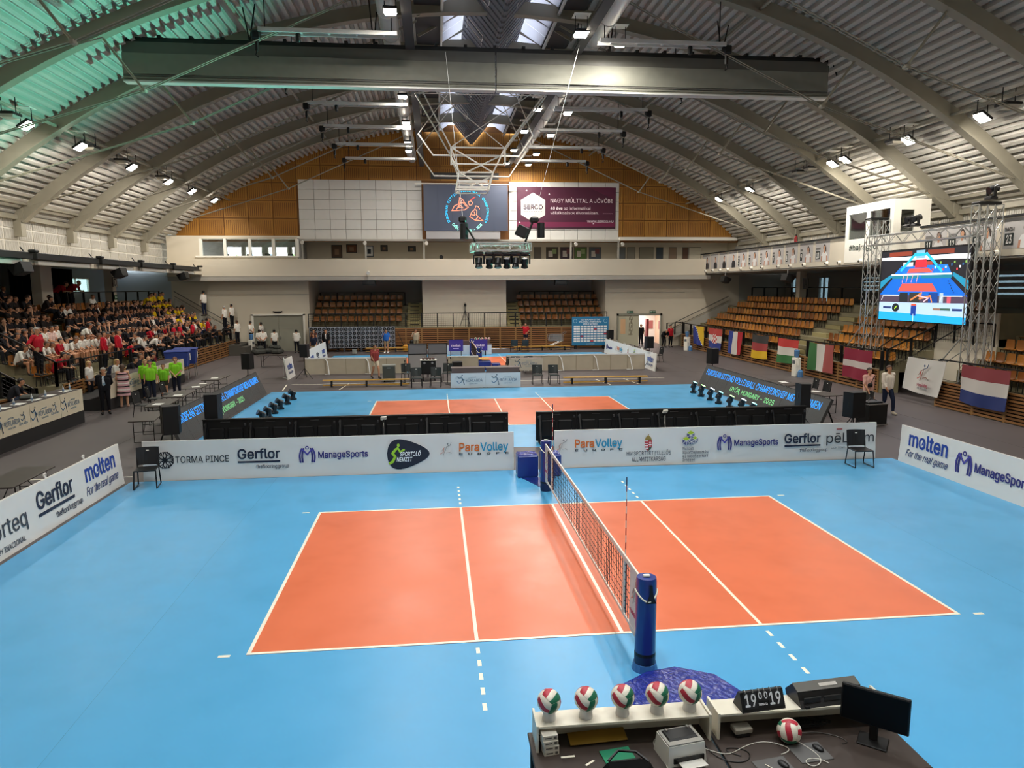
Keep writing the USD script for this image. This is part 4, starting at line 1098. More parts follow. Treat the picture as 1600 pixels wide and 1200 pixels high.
# ---- right balcony front with player posters, cabin
bal = sthing('balcony_right', 'cream balcony front above the right stand carrying the player posters', 'balcony')
part(bal, 'front', cat(bx(18.62, 18.8, 26.4, 46.6, 5.8, 7.2), bx(18.62, 18.8, 6, 20.6, 5.8, 7.2), bx(18.62, 18.8, 20.6, 26.4, 5.8, 6.3)), mwall)
part(bal, 'cap_rail', cat(bx(18.55, 18.85, 26.4, 46.6, 7.2, 7.28), bx(18.55, 18.85, 6, 20.6, 7.2, 7.28)), mblk)
part(bal, 'floor', bx(18.8, 22, 6, 46.6, 5.75, 5.85), mwall2)
cabn = sthing('cabin_right', 'white commentary cabin with three windows built out over the right stand', 'cabin')
part(cabn, 'shell', cat(bx(18.6, 18.75, 22.62, 26.3, 5.97, 7.05), bx(18.6, 18.75, 22.62, 26.3, 8.3, 8.62), *[bx(18.6, 18.75, y, y + w, 7.05, 8.3) for y, w in ((22.62, .18), (24.35, .3), (26.15, .15))],
     bx(18.6, 20.4, 26.3, 26.4, 5.97, 8.62), bx(18.6, 18.95, 22.5, 22.62, 5.97, 8.62), bx(19.6, 20.4, 22.5, 22.62, 5.97, 8.62), bx(18.95, 19.6, 22.5, 22.62, 5.97, 7.2), bx(18.95, 19.6, 22.5, 22.62, 8.2, 8.62), bx(18.6, 20.4, 22.5, 26.4, 8.62, 8.7), bx(18.6, 20.4, 22.5, 26.4, 5.9, 5.97)), mwhite)
mcg = Mglass('cabin_glass', (.5, .55, .53), .14)
for a, b in ((22.8, 24.35), (24.65, 26.15)):
    part(cabn, 'window_pane', bx(18.66, 18.69, a, b, 7.05, 8.3), mcg)
part(cabn, 'window_pane', bx(18.95, 19.6, 22.55, 22.58, 7.2, 8.2), mcg)
part(cabn, 'lettering', on(text('#hajrágyőr', .26, 2.5, True), (18.598, 26.0, 6.5), (0, -1, 0), (0, 0, 1)), M('dark_green_print', '#28382f', 0.6), 'dark lettering under the cabin windows')
part(cabn, 'inside_wall', bx(20.3, 20.38, 22.6, 26.3, 5.97, 8.62), mdkwall)
def poster(y, w, num, dark, label, name_=None, arms=0):
    t = thing('player_poster', label, 'poster', group=None)
    o = (18.615, y, 6.06)
    part(t, 'sheet', on(bx(0, w, 0, 1.1, -.004, 0), o, (0, -1, 0), (0, 0, 1)), M('poster_grey', '#b5b0ac', .6, var=.05, scale=2))
    k = Ink(); c = w * .64
    k.rect(0, w, .98, 1.1, '#8b8884')
    shirt = '#26262a' if dark else '#d9d6d2'
    k.add(prism(Polygon([(c - .28, 0), (c - .3, .28), (c - .2, .46), (c, .52), (c + .2, .46), (c + .3, .28), (c + .28, 0)]).intersection(sbox(0, 0, w, 1.1)), .004), shirt)
    if not dark:
        for s in (-1, 1):
            k.add(prism(Polygon([(c + s * .3, .28), (c + s * .33, 0), (c + s * .22, 0), (c + s * .2, .3)]).intersection(sbox(0, 0, w, 1.1)), .004), '#b98468')
    k.add(prism(sbox(c - .06, .44, c + .06, .6), .004), '#b98468')
    k.add(at2(prism(affinity.scale(Point(0, 0).buffer(.14, quad_segs=5), .85, 1.15), .004), c, .74), '#35261f')
    k.add(at2(prism(affinity.scale(Point(0, 0).buffer(.12, quad_segs=5), .8, 1.1), .004), c, .70), '#c1906f')
    if not dark:
        k.add(at2(stroke([(0, 0), (.03, -.2)], .06), c + .13, .74), '#35261f')
    if num:
        nw = .22 if len(num) == 1 else .42
        k.rect(.06, .06 + nw, .12, .56, '#1c2622')
        k.add(at2(text(num, .3, nw * .62, True, 'c'), .06 + nw / 2, .19), '#e9e6e0')
        k.rect(.06, .06 + nw * 1.1, .64, .76, '#6d6a66') if not name_ else k.add(at2(text(name_, .13, .42, True), .06, .64), '#33312f')
    k.build(t, 'print', minkp, o, (0, -1, 0), (0, 0, 1))
ynum = [('', 1), ('', 1), ('', 1), ('', 1), ('2', 0), ('4', 0), ('5', 0), ('7', 0), ('8', 0), ('9', 0), ('10', 0)]
for j, (nn, dk) in enumerate(ynum):
    yy_ = 46.2 - j * 1.65 if j < 4 else 46.2 - 4 * 1.65 - (j - 4) * 1.72
    poster(yy_, 1.45, nn, dk, f'player poster on the right balcony, {nth(j)} from the far corner, ' + (f'with number {nn}' if nn else 'dark shirt and no number'))
for j, (y, w, nn, nm) in enumerate(((20.3, 1.35, '11', None), (18.9, 1.3, '12', None), (17.55, 1.25, '15', None), (15.95, 1.6, '23', 'BACH'), (14.3, 1.5, '24', None))):
    poster(y, w, nn, 0, f'player poster with number {nn}, {nth(j)} of those behind the big video screen' if j < 3 else f'player poster with number {nn} beyond the right picture edge' if nn != '23' else 'player poster with number 23 at the right edge of the balcony', nm)
for j, y in enumerate((45.5, 44, 42.6, 41.2, 39.0, 37.3, 35.7, 33.5, 32.0, 30.4, 28.0, 26.8, 24.9, 23.3, 16.2)):
    t = thing('balcony_spotlight', f'round white spotlight under the right balcony, {nth(j)} from the far end', 'lamp', (18.62, y, 5.93))
    part(t, 'housing', mv(cyl(.11, .14, 12, r2=.09), (0, 0, 0), ry=-90), mwhite)
    part(t, 'lens', mv(cyl(.06, .01, 10), (-.145, 0, 0), ry=-90), M('dark_lens', '#4a443c', .2))
# ================================================================ ducts, gantries, lamps, curtain, trusses
for s, nm in ((-1, 'left'), (1, 'right')):
    t = thing('air_duct', f'long white air duct under the roof, {nm} of the skylight', 'duct')
    part(t, 'pipe', tube([(s * 3.95, Y0 + .5, 14.36), (s * 3.95, 46.9, 14.36)], .33, 14), mgalv, smooth=50)
    part(t, 'collar', cat([tube([(s * 3.95, y, 14.36), (s * 3.95, y + .07, 14.36)], .355, 14) for y in np.arange(3, 46, 2.45)]), mgalv)
    part(t, 'hanger', cat([rod((s * 3.95, y, 14.68), (s * 3.95, y, 16.4), .015, 4) for y in RIBS]), mblk)
    part(t, 'cable_tray', bx(*sorted((s * 3.05, s * 3.4)), Y0 + 1, 46.8, 13.75, 13.82), mdark)
def gantry(s, y, lab):
    t = thing('gantry', lab, 'gantry')
    x0, x1 = s * 3.6, s * 8.3
    part(t, 'rail', cat(bar((x0, y - .18, 13.5), (x1, y - .18, 13.5), .06, .14), bar((x0, y + .18, 13.5), (x1, y + .18, 13.5), .06, .14)), mgalv)
    for k in range(5):
        x = x0 + (x1 - x0) * (k + .5) / 5
        part(t, 'rung', bar((x, y - .18, 13.5), (x, y + .18, 13.5), .07, .06), mgalv)
    part(t, 'hanger', rod((x0 + s * .2, y, 13.5), (x0 + s * .2, y, 16.3), .02, 4), mblk)
    part(t, 'hanger', rod((x1 - s * .2, y, 13.5), (x1 - s * .2, y, roof_z(abs(x1)) - .3), .02, 4), mblk)
    part(t, 'trolley', chb(.16, .16, .3, .04, (x1 - s * 1.3, y, 13.3)), mblk)
    b = part(t, 'gearbox', cat(chb(.3, .3, .3, .04, (x1 + s * .1, y, 13.35)), rod((x1 + s * .1, y, 13.2), (x1 + s * .1, y, 12.85), .07, 6)), mblk)
    part(b, 'hook', tube([(x1 + s * .1, y, 12.85), (x1 + s * .14, y, 12.7), (x1 + s * .05, y, 12.64)], .03, 5), mblk)
for y in (17.7, 22.6, 27.5, 32.4, 37.3, 42.2):
    for s, nm in ((-1, 'left'), (1, 'right')):
        gantry(s, y, f'white hoist gantry {nm} of the skylight, {nth([42.2, 37.3, 32.4, 27.5, 22.6, 17.7].index(y))} from the end wall')

mlamp = M('lamp_glow', '#ffffff', 0.4, emit='#fff3dd', estr=34.0)
mrefl = M('lamp_reflector', '#f0ede4', 0.35)
def lamp(name, label, loc, power, w=.5, lit=True, refl=True, group=None, tilt=0, col=(1, .95, .87)):
    """A square high-bay lamp: housing on a hanger, glowing diffuser, its own light below, reflector plate above."""
    t = thing(name, label, 'lamp', loc, 0, group)
    part(t, 'housing', mv(chb(w, w, .1, .02, (0, 0, .07)), ry=tilt), mblk)
    part(t, 'diffuser', mv(frustum(w * .72, w * .72, w * .92, w * .92, .09, (0, 0, -.07)), ry=tilt), mlamp if lit else M('lamp_off', '#9a958a', .4))
    part(t, 'hanger', rod((-w * .4, 0, .1), (-w * .4, 0, .65), .018, 4), mblk); part(t, 'hanger', rod((w * .4, 0, .1), (w * .4, 0, .65), .018, 4), mblk)
    if refl:
        part(t, 'reflector_plate', bx(-w * .55, w * .55, -w * .5, w * .5, .62, .64), mrefl)
    if lit and power:
        l = UsdLux.DiskLight.Define(stage, t + '/light')
        l.AddTranslateOp().Set(Gf.Vec3d(-.09 * math.sin(math.radians(tilt)), 0, -.1))
        l.AddRotateYOp().Set(-float(tilt))
        l.CreateRadiusAttr(w * .45)
        l.CreateColorAttr(Gf.Vec3f(*col)); l.CreateIntensityAttr(power)
        l.CreateNormalizeAttr(False)
    return t
LS = [(20.3, 1), (24.4, 1), (29.7, 1), (34.7, 1), (38.7, 1), (43.3, 1), (12.5, 1), (6.0, 1), (-1.0, 1), (-7, 1)]
for k, (y, on_) in enumerate(LS):
    lamp('roof_lamp', f'square white lamp under the left purlin, {nth(k)} of that row' if k < 6 else f'square white lamp of the left purlin row, {nth(k)} counting back towards the camera', (-17.4, y, 10.75), LAMP_SIDE * 1.5, .5, tilt=-34)
RS = [(16.0, 1), (20.1, 1), (24.8, 1), (25.9, 1), (35.4, 1), (40.4, 1), (10, 1), (4.0, 1), (-2.0, 1), (-8, 1)]
for k, (y, on_) in enumerate(RS):
    lamp('roof_lamp', f'square white lamp under the right purlin, {nth(k)} from the near end of that row' if k < 6 else f'square white lamp of the right purlin row, {nth(k)} counting back towards the camera', (17.4, y, 10.75), LAMP_SIDE * 1.5, .5, tilt=34)
for k, (x, y) in enumerate(((-17.4, 19.2), (-17.4, 25.3), (-17.4, 28.6), (-17.4, 33.8), (17.4, 14.8), (17.4, 21.0), (17.4, 28.0), (17.4, 29.2))):
    lamp('unlit_lamp', f'unlit square lamp frame under the {"left" if x < 0 else "right"} purlin, {nth(k % 4)} from the near end', (x, y, 10.85), 0, .6, lit=False, refl=False)
mids = [(-3.75, 16.1), (-3.8, 26.7), (-3.85, 32.2), (-3.95, 37.6), (-4.0, 40.4), (2.93, 17.6), (4.6, 18.5), (2.93, 28.6), (4.6, 29.2), (2.9, 33.8), (4.6, 34.7), (4.6, 40.8), (4.6, 45.0), (2.92, 39.5), (2.95, 44.6),
        (-3.8, 8), (-3.8, 2), (-3.8, -4), (4, 8), (4, 2), (4, -4)]
for k, (x, y) in enumerate(mids):
    lamp('roof_lamp', (f'bright lamp beside the left air duct, {nth(k)} of that row' if x < 0 else f'bright lamp beside the right air duct, {nth(k - 5)} of that group') if k < 15 else f'bright lamp above the camera beside the {"left" if x < 0 else "right"} duct, {nth((k - 15) % 3)} going back', (x, y, 13.7), LAMP_MID, .46 if k != 5 else .55)

# grey dividing curtain folded up on its long rail
cu = thing('divider_curtain', 'long grey dividing curtain folded up under a rail across the hall roof', 'curtain')
mcur = M('grey_curtain_vinyl', '#77776c', 0.62, var=.05, bump=.35, bscale=1.6)
mcur2 = M('dark_grey_curtain_band', '#55544e', 0.5, var=.05)
part(cu, 'rail', cat(bx(-14.25, 14.3, 20.05, 20.35, 13.75, 13.92), *[bx(x, x + .12, 20.0, 20.4, 13.9, 14.0) for x in np.arange(-13.6, 13.8, 1.13)]), mblk)
def pleat(xa, xb, z0, z1, yb, amp, seed):
    nx, nz = 60, 8
    xs, zs = np.linspace(xa, xb, nx), np.linspace(z0, z1, nz)
    Q = np.array([[x, 0, z] for z in zs for x in xs])
    dy = (meshkit.fbm(Q * [.5, 1, 1.6] + seed, 4) - .5) * amp
    V1 = Q + np.column_stack([0 * dy, yb - .16 + dy, 0 * dy]); V2 = Q + np.column_stack([0 * dy, yb + .16 + 0 * dy, 0 * dy])
    f = []
    for i in range(nz - 1):
        a = np.arange(nx - 1) + i * nx
        f += [np.column_stack([a, a + 1, a + nx]), np.column_stack([a + 1, a + nx + 1, a + nx])]
    F = np.vstack(f); m = nx * nz
    rim = []
    for L_, rv in ((np.arange(nx), 0), (np.arange(nx) + m - nx, 1), (np.arange(nz) * nx, 1), (np.arange(nz) * nx + nx - 1, 0)):
        a, b = L_[:-1], L_[1:]
        r = np.vstack([np.column_stack([a, a + m, b]), np.column_stack([b, a + m, b + m])])
        rim.append(r[:, ::-1] if rv else r)
    return np.vstack([V1, V2]), np.vstack([F, F[:, ::-1] + m] + rim)
for a, b in ((-13.75, .03), (.09, 13.7)):
    part(cu, 'upper_band', pleat(a, b, 13.36, 13.76, 20.2, .05, 3), mcur2, smooth=60)
    part(cu, 'cloth', pleat(a, b, 12.62, 13.36, 20.18, .22, 8 + a), mcur, smooth=60)
    for j, (z0, z1) in enumerate(((12.55, 12.61), (12.47, 12.54), (12.39, 12.46))):
        part(cu, 'fold', pleat(a, b, z0, z1, 20.2 + .02 * j, .05, 20 + j), mcur if j else mcur2, smooth=60)
    part(cu, 'bottom_batten', bx(a, b, 20.0, 20.4, 12.33, 12.39), mgalv)
part(cu, 'suspension', cat(*[cat(rod((x, 20.2, 13.9), (x + d, 20.2, roof_z(abs(x + d)) - .1), .03, 4)) for x in (-13.9, -9.2, -4.6, 4.6, 9.2, 13.9) for d in (-.2, .25)]), mblk)

# ---- lattice truss helper
def truss(a, b, w=.3, n=None, r=.025, sides=4):
    a, b = np.asarray(a, float), np.asarray(b, float)
    t = b - a; L = np.linalg.norm(t); t = t / L
    ref = np.array([0, 0, 1.0]) if abs(t[2]) < .9 else np.array([1.0, 0, 0])
    s = np.cross(t, ref); s /= np.linalg.norm(s); u = np.cross(s, t)
    n = n or max(2, int(round(L / (w * 1.4))))
    C = [s * p * w / 2 + u * q * w / 2 for p, q in ((-1, -1), (1, -1), (1, 1), (-1, 1))]
    ch = [tube([a + c, b + c], r, 6) for c in C]
    lc = []
    for k in range(n):
        p, q = a + t * L * k / n, a + t * L * (k + 1) / n
        for i in range(4):
            j = (i + 1) % 4
            lc.append(rod(p + C[i if k % 2 else j], q + C[j if k % 2 else i], r * .5, 4))
    for p in (a, b):
        for i in range(4):
            lc.append(rod(p + C[i], p + C[(i + 1) % 4], r * .7, 4))
    return ch, lc
mtrs = M('truss_aluminium', '#c2c2be', 0.35, metal=.6)
def ring_truss():
    t = thing('lighting_truss', 'small shining lattice truss hanging over the middle court with spotlights', 'truss')
    P = [(-.95, 17.4), (.95, 17.4), (.95, 19.0), (-.95, 19.0)]
    for k in range(4):
        a, b = (*P[k], 6.2), (*P[(k + 1) % 4], 6.2)
        ch, lc = truss(a, b, .28)
        q = part(t, 'chord', cat(ch), mtrs)
        part(q, 'lacing', cat(lc), mtrs)
    part(t, 'strap', cat(bar((-.9, 17.5, 6.3), (-1.35, 17.8, 7.1), .06, .05), bar((.85, 17.5, 6.3), (1.2, 17.8, 7.15), .06, .05)), mblk)
    part(t, 'hoist', cat(chb(.3, .3, .22, .06, (-1.4, 17.8, 7.2)), cyl(.15, .55, 10, (-1.35, 17.8, 6.5)), chb(.32, .3, .22, .06, (1.25, 17.8, 7.2)), cyl(.14, .55, 10, (1.5, 17.8, 6.55))), mblk)
    part(t, 'chain', cat(rod((-1.4, 17.8, 7.3), (-1.9, 19.0, 13.4), .012, 4), rod((1.25, 17.8, 7.3), (3.1, 18.8, 13.7), .008, 4)), mgalv)
    part(t, 'panel_box', mv(chb(.42, .3, .4, .03), (.75, 17.45, 6.75), ry=25), mblk)
    return t
ring_truss()
mhead = M('spotlight_black', '#161618', 0.35, coat=.2)
def moving_head(name, label, loc, rz, hang=False, tilt=35, lit=None, group=None, sc=1.0):
    t = thing(name, label, 'spotlight', loc, rz, group, None, (sc, sc, sc))
    f = -1 if hang else 1
    part(t, 'base', cat(chb(.34, .3, .1, .02, (0, 0, f * .06))), mhead)
    part(t, 'yoke', cat(chb(.05, .12, .34, .015, (-.18, 0, f * .28)), chb(.05, .12, .34, .015, (.18, 0, f * .28)), chb(.4, .14, .05, .015, (0, 0, f * .13))), mhead)
    h = mv(cat(cyl(.135, .2, 12, (0, 0, -.12)), cyl(.1, .14, 12, (0, 0, .08), .14)), rx=tilt)
    hd = part(t, 'head', mv(h, (0, 0, f * .36)), mhead, smooth=40)
    part(hd, 'lens', mv(cyl(.115, .02, 12, (0, 0, .215)), (0, 0, f * .36)) if tilt == 0 else mv(mv(cyl(.115, .02, 12, (0, 0, .215)), rx=tilt), (0, 0, f * .36)), lit or M('lens_glass', '#5a6068', .1))
    return t
for k, (x, dy) in enumerate(((-.85, 0), (-.45, .1), (-.15, 0), (.2, .1), (.5, 0), (.85, .05))):
    moving_head('hanging_spotlight', f'black spotlight hanging under the small truss, {nth(k)} from the left', (x, 17.4 + dy, 6.02), 0, True, 200 if k % 2 else 165)
ml = [M('teal_lens', '#bff5ea', .2, emit='#7af0dc', estr=3.0), M('green_lens', '#d4f7c0', .2, emit='#a6f08a', estr=2.5), M('white_lens', '#ffffff', .2, emit='#e8fbff', estr=3.0)]
for k, (x, y) in enumerate(((8.97, 21.6), (8.93, 20.55), (8.94, 19.55), (8.92, 18.6), (8.92, 17.5), (9.0, 16.6), (9.0, 15.7))):
    moving_head('floor_spotlight', f'lit moving-head spotlight on the right floor edge, {nth(k)} from the far end', (x, y, .006), 60, False, 25, ml[(0, 1, 2, 0, 1, 2, 0)[k]], sc=.85)
for k, (x, y) in enumerate(((-8.57, 22.0), (-8.57, 20.8), (-8.59, 19.55), (-8.62, 18.6), (-8.6, 17.6), (-8.65, 16.8))):
    moving_head('floor_spotlight', f'dark moving-head spotlight on the left floor edge, {nth(k)} from the far end', (x, y, .006), -60, False, 60, sc=.8)
# teal beam of one spotlight on the left roof: the light of that lamp
tl = UsdLux.DiskLight.Define(stage, '/World/hanging_spotlight/beam') if False else None

# hanging white frames under the skylight
for k, (y, zt, zb, wt, wb_) in enumerate(((37.3, 13.2, 11.66, 3.4, 2.35), (32.4, 13.2, 12.05, 3.2, 2.4))):
    t = thing('tube_trapeze', f'white tube frame hanging across the skylight, {"farther" if k == 0 else "nearer"} of two', 'frame')
    part(t, 'tube', tube([(-wt, y, zt), (-wb_, y, zb), (wb_, y, zb), (wt, y, zt)], .05, 6), mwhite)
    part(t, 'brace', cat(rod((-wt, y, zt), (-1, y, 16), .03, 4), rod((wt, y, zt), (2, y, 16), .03, 4)), mwhite)
cf = thing('scoreboard_lattice', 'white lattice frame of a hanging scoreboard under the skylight', 'frame')
yc = 24.0
T = [(-1.65, yc - .9, 10.75), (.7, yc - .9, 10.75), (.7, yc + .9, 10.75), (-1.65, yc + .9, 10.75)]
Bm = [(-1.3, yc - .6, 9.75), (.2, yc - .6, 9.75), (.2, yc + .6, 9.75), (-1.3, yc + .6, 9.75)]
C_ = [(-1.45, yc - .6, 9.0), (.0, yc - .6, 9.0), (.0, yc + .6, 9.0), (-1.45, yc + .6, 9.0)]
top4 = [(-3.2, yc - 1.6, 13.6), (2.9, yc - 1.6, 13.6), (2.9, yc + 1.6, 13.6), (-3.2, yc + 1.6, 13.6)]
seg = []
for A in (T, Bm, C_):
    for i in range(4):
        seg.append((A[i], A[(i + 1) % 4]))
for i in range(4):
    seg += [(T[i], Bm[i]), (Bm[i], C_[i]), (T[i], top4[i]), (T[i], Bm[(i + 1) % 4]), (Bm[i], C_[(i + 1) % 4])]
seg += [(np.add(T[0], (0, 0, -.7)), np.add(T[1], (0, 0, -.7))), (T[0], np.add(T[0], (0, 0, -.75))), (T[1], np.add(T[1], (0, 0, -.75)))]
part(cf, 'lattice', rods(seg, .035, 6), mwhite)
part(cf, 'suspension', rods([(top4[0], top4[2]), (top4[1], top4[3]), (top4[0], top4[1]), (top4[3], top4[2]), (top4[0], T[1]), (top4[1], T[0])], .022, 5), mwhite)
part(cf, 'board', cat(bx(-1.4, -.05, yc - .65, yc - .6, 9.05, 9.16), bx(-1.4, -.05, yc - .65, yc - .6, 9.3, 9.42)), M('silver_strip', '#d8d4cc', .3))

# ---- big video wall between lattice towers on the right
vw = thing('video_wall_rig', 'pair of lattice towers with a cross truss carrying the big video screen at the right', 'truss')
for k, (y, zt) in enumerate(((22.45, 7.7), (15.85, 7.65))):
    for dx in (0, .62):
        ch, lc = truss((17.5 + dx, y, 1.0), (17.5 + dx, y, zt), .36, 12, .024)
        q = part(vw, 'tower', cat(ch), mtrs)
        part(q, 'lacing', cat(lc), mtrs)
    part(vw, 'head_block', cat(chb(.9, .45, .12, .03, (17.75, y, zt + .05))), mblk)
    part(vw, 'base_plate', chb(1.3, .6, .04, .01, (17.8, y, 1.0)), mblk)
    part(vw, 'outrigger', cat(tube([(17.45, y, 3.1), (17.35, y + 1.6, 1.4)], .03, 6), tube([(17.45, y, 2.4), (17.35, y + 1.6, 1.35)], .022, 6)), mtrs)
ch, lc = truss((17.5, 15.85, 6.75), (17.5, 22.45, 6.75), .4, 13, .026)
q = part(vw, 'cross_truss', cat(ch), mtrs)
part(q, 'lacing', cat(lc), mtrs)
part(vw, 'tie', cat(rod((18.0, 22.2, 1.8), (18.0, 18.3, 3.9), .025, 5), rod((18.0, 19.4, 1.9), (18.0, 16.0, 3.6), .025, 5)), mblk)
vs = thing('video_screen', 'big bright video screen showing the courts from above', 'screen')
SY, SZ, SW, SH = 21.88, 3.22, 5.45, 3.0
part(vs, 'cabinet', bx(17.75, 17.95, SY - SW - .05, SY + .05, SZ - .04, SZ + SH + .06), mblk)
k = Ink()
R = lambda *a: k.rect(*a)
R(0, SW, 0, SH, '#1d1d24')
def Pq(pts, c):
    k.add(poly2(pts), c)
W_, H_ = SW, SH
Pq([(0, 0), (W_, 0), (W_, H_ * .1), (0, H_ * .19)], '#1ea0e0')
Pq([(0, H_ * .12), (W_, H_ * .09), (W_, H_ * .27), (0, H_ * .26)], '#a9c3dc')
Pq([(0, H_ * .26), (W_, H_ * .27), (W_, H_ * .36), (0, H_ * .37)], '#4a3c4e')
Pq([(0, H_ * .37), (W_, H_ * .36), (W_ * .8, H_ * .62), (W_ * .17, H_ * .62)], '#0f62c4')
Pq([(0, H_ * .45), (.16 * W_, H_ * .64), (.16 * W_, H_ * .68), (0, H_ * .56)], '#1f86a8')
Pq([(W_, H_ * .44), (.84 * W_, H_ * .63), (.84 * W_, H_ * .68), (W_, H_ * .56)], '#1f86a8')
Pq([(.23 * W_, H_ * .42), (.69 * W_, H_ * .42), (.63 * W_, H_ * .53), (.28 * W_, H_ * .53)], '#d9544a')
Pq([(.14 * W_, H_ * .62), (.84 * W_, H_ * .62), (.78 * W_, H_ * .78), (.26 * W_, H_ * .78)], '#1470d0')
Pq([(.33 * W_, H_ * .68), (.63 * W_, H_ * .68), (.58 * W_, H_ * .74), (.36 * W_, H_ * .74)], '#d9544a')
Pq([(.15 * W_, H_ * .60), (.48 * W_, H_ * .60), (.48 * W_, H_ * .645), (.15 * W_, H_ * .645)], '#16778f')
Pq([(.5 * W_, H_ * .60), (.83 * W_, H_ * .60), (.83 * W_, H_ * .645), (.5 * W_, H_ * .645)], '#16778f')
Pq([(.14 * W_, H_ * .645), (.83 * W_, H_ * .645), (.83 * W_, H_ * .67), (.14 * W_, H_ * .67)], '#d5dce6')
Pq([(0, H_ * .87), (W_, H_ * .84), (W_, H_ * .91), (0, H_ * .915)], '#d6dae2')
R(.28 * W_, .4 * W_, .77 * H_, .83 * H_, '#c8c4c4'); R(.53 * W_, .62 * W_, .78 * H_, .83 * H_, '#a23b30')
R(.1 * W_, .38 * W_, .925 * H_, .985 * H_, '#8a3a28'); R(.56 * W_, .84 * W_, .925 * H_, .985 * H_, '#7c3526'); R(.43 * W_, .53 * W_, .88 * H_, .99 * H_, '#7fb2cc')
Pq([(.42 * W_, .75 * H_), (.56 * W_, .75 * H_), (.55 * W_, .86 * H_), (.43 * W_, .86 * H_)], '#c52a38')
for a in ((.26, .72, .42, .94), (.72, .70, .55, .94), (.42, .93, .55, .93)):
    k.add(stroke([(a[0] * W_, a[1] * H_), (a[2] * W_, a[3] * H_)], .12), '#23b4d4')
for x in (.28, .33, .39, .45):
    k.add(stroke([(x * W_, .55 * H_), (x * W_ + .1, .66 * H_)], .03), '#f0a090')
for x0, x1, c in ((.26, .36, '#20262a'), (.38, .5, '#30302c'), (.60, .7, '#123f86'), (.72, .76, '#9fb4c0')):
    R(x0 * W_, x1 * W_, .27 * H_, .40 * H_, c)
k.add(stroke([(.4 * W_, .3 * H_), (.52 * W_, .40 * H_), (.5 * W_, .32 * H_), (.62 * W_, .36 * H_), (.64 * W_, .28 * H_)], .07), '#e08048')
k.add(stroke([(.48 * W_, .36 * H_), (.6 * W_, .33 * H_), (.55 * W_, .28 * H_)], .05), '#f3b7c0')
R(.8 * W_, .84 * W_, .27 * H_, .36 * H_, '#c05060')
for x in (.05, .75):
    k.add(stroke([(x * W_, .36 * H_), ((x + .2) * W_, .36 * H_)], .04), '#d8dde2')
    k.add(stroke([(x * W_, .36 * H_), ((x - .02) * W_, .29 * H_)], .03), '#d8dde2')
for x, c in ((.06, '#2b3a6c'), (.66, '#8a6a5a'), (.74, '#3a5a4a'), (.86, '#2b3a6c')):
    R(x * W_, (x + .1) * W_, .17 * H_, .20 * H_, c)
k.add(at2(prism(affinity.scale(Point(0, 0).buffer(.2), 1.2, .9), .004), .22 * W_, .185 * H_), '#182026')
k.add(stroke([(.21 * W_, .17 * H_), (.23 * W_, .2 * H_)], .06), '#9ccb2d')
R(.41 * W_, .47 * W_, .08 * H_, .24 * H_, '#173a8c'); R(.41 * W_, .47 * W_, .22 * H_, .245 * H_, '#cc5038')
k.add(stroke([(.44 * W_, 0), (.44 * W_, .1 * H_)], .03), '#dfe6ea')
for j in range(12):
    R((.62 + .028 * (j % 6) + .2 * (j // 6)) * W_, (.635 + .028 * (j % 6) + .2 * (j // 6)) * W_, (.70 + .03 * (j % 4)) * H_, (.73 + .03 * (j % 4)) * H_, ['#c83a42', '#d8dde2', '#2c5a88', '#7fae50'][j % 4])
for j in range(6):
    R((.86 - .012 * j) * W_, (.868 - .012 * j) * W_, (.40 + .03 * j) * H_, (.415 + .03 * j) * H_, '#101828')
    R((.05 + .02 * j) * W_, (.058 + .02 * j) * W_, (.44 + .03 * j) * H_, (.455 + .03 * j) * H_, '#101828')
k.build(vs, 'picture', Mprint('video_picture', .4, 1.15), (17.745, SY, SZ), (0, -1, 0), (0, 0, 1), 'glowing picture of the courts')
for k_, (x, y, z) in enumerate(((18.7, 21.6, 7.3), (18.7, 21.1, 7.3), (17.7, 15.6, 7.8))):
    moving_head('balcony_moving_light', ('left' if k_ == 0 else 'right') + ' one of two black moving lights on the balcony rail' if k_ < 2 else 'black moving light on top of the nearer lattice tower', (x, y, z), 90, False, 70)
# black lighting bars over the left stand
for k, (y0, y1) in enumerate(((12, 22.7), (23.0, 28.6), (28.9, 33.6), (33.9, 38.6), (38.9, 43.8))):
    t = thing('lighting_bar', f'black lighting bar along the left canopy, {nth(k)} from the near end', 'lighting bar')
    part(t, 'bar', chb(.3, y1 - y0, .28, .02, (-18.98, (y0 + y1) / 2, 6.1)), mblk)
    part(t, 'end_clamp', cat(chb(.3, .3, .12, .03, (-18.75, y1 - .1, 6.28)), rod((-18.98, y1 - .3, 6.2), (-19.15, y1 - .3, 6.45), .03, 4)), mblk)
    part(t, 'light_tube', bx(-19.17, -19.02, y0 + .4, y1 - .6, 5.75, 5.92), mwhite)
for k, (x, y, z, s) in enumerate(((-18.9, 21.9, 5.55, -1), (-18.9, 31.0, 5.55, -1), (-18.9, 40.7, 5.55, -1), (18.75, 42.0, 5.2, 1), (18.75, 32.6, 5.2, 1))):
    t = thing('hall_speaker', f'black wedge speaker under the {"left lighting bars" if s < 0 else "right balcony"}, {nth(k if s < 0 else 4 - k)} from the near end', 'speaker', (x, y, z), 0)
    part(t, 'cabinet', mv(cat(frustum(.45, .7, .55, .8, .4, (0, 0, -.2))), ry=s * 22), mblk)
    part(t, 'grille', mv(bx(-.2, .2, -.32, .32, -.215, -.2), ry=s * 22), M('speaker_grille', '#1c1c1d'))
    part(t, 'bracket', rod((0, 0, .15), (0, 0, .45 if s < 0 else .58), .03), mgalv)
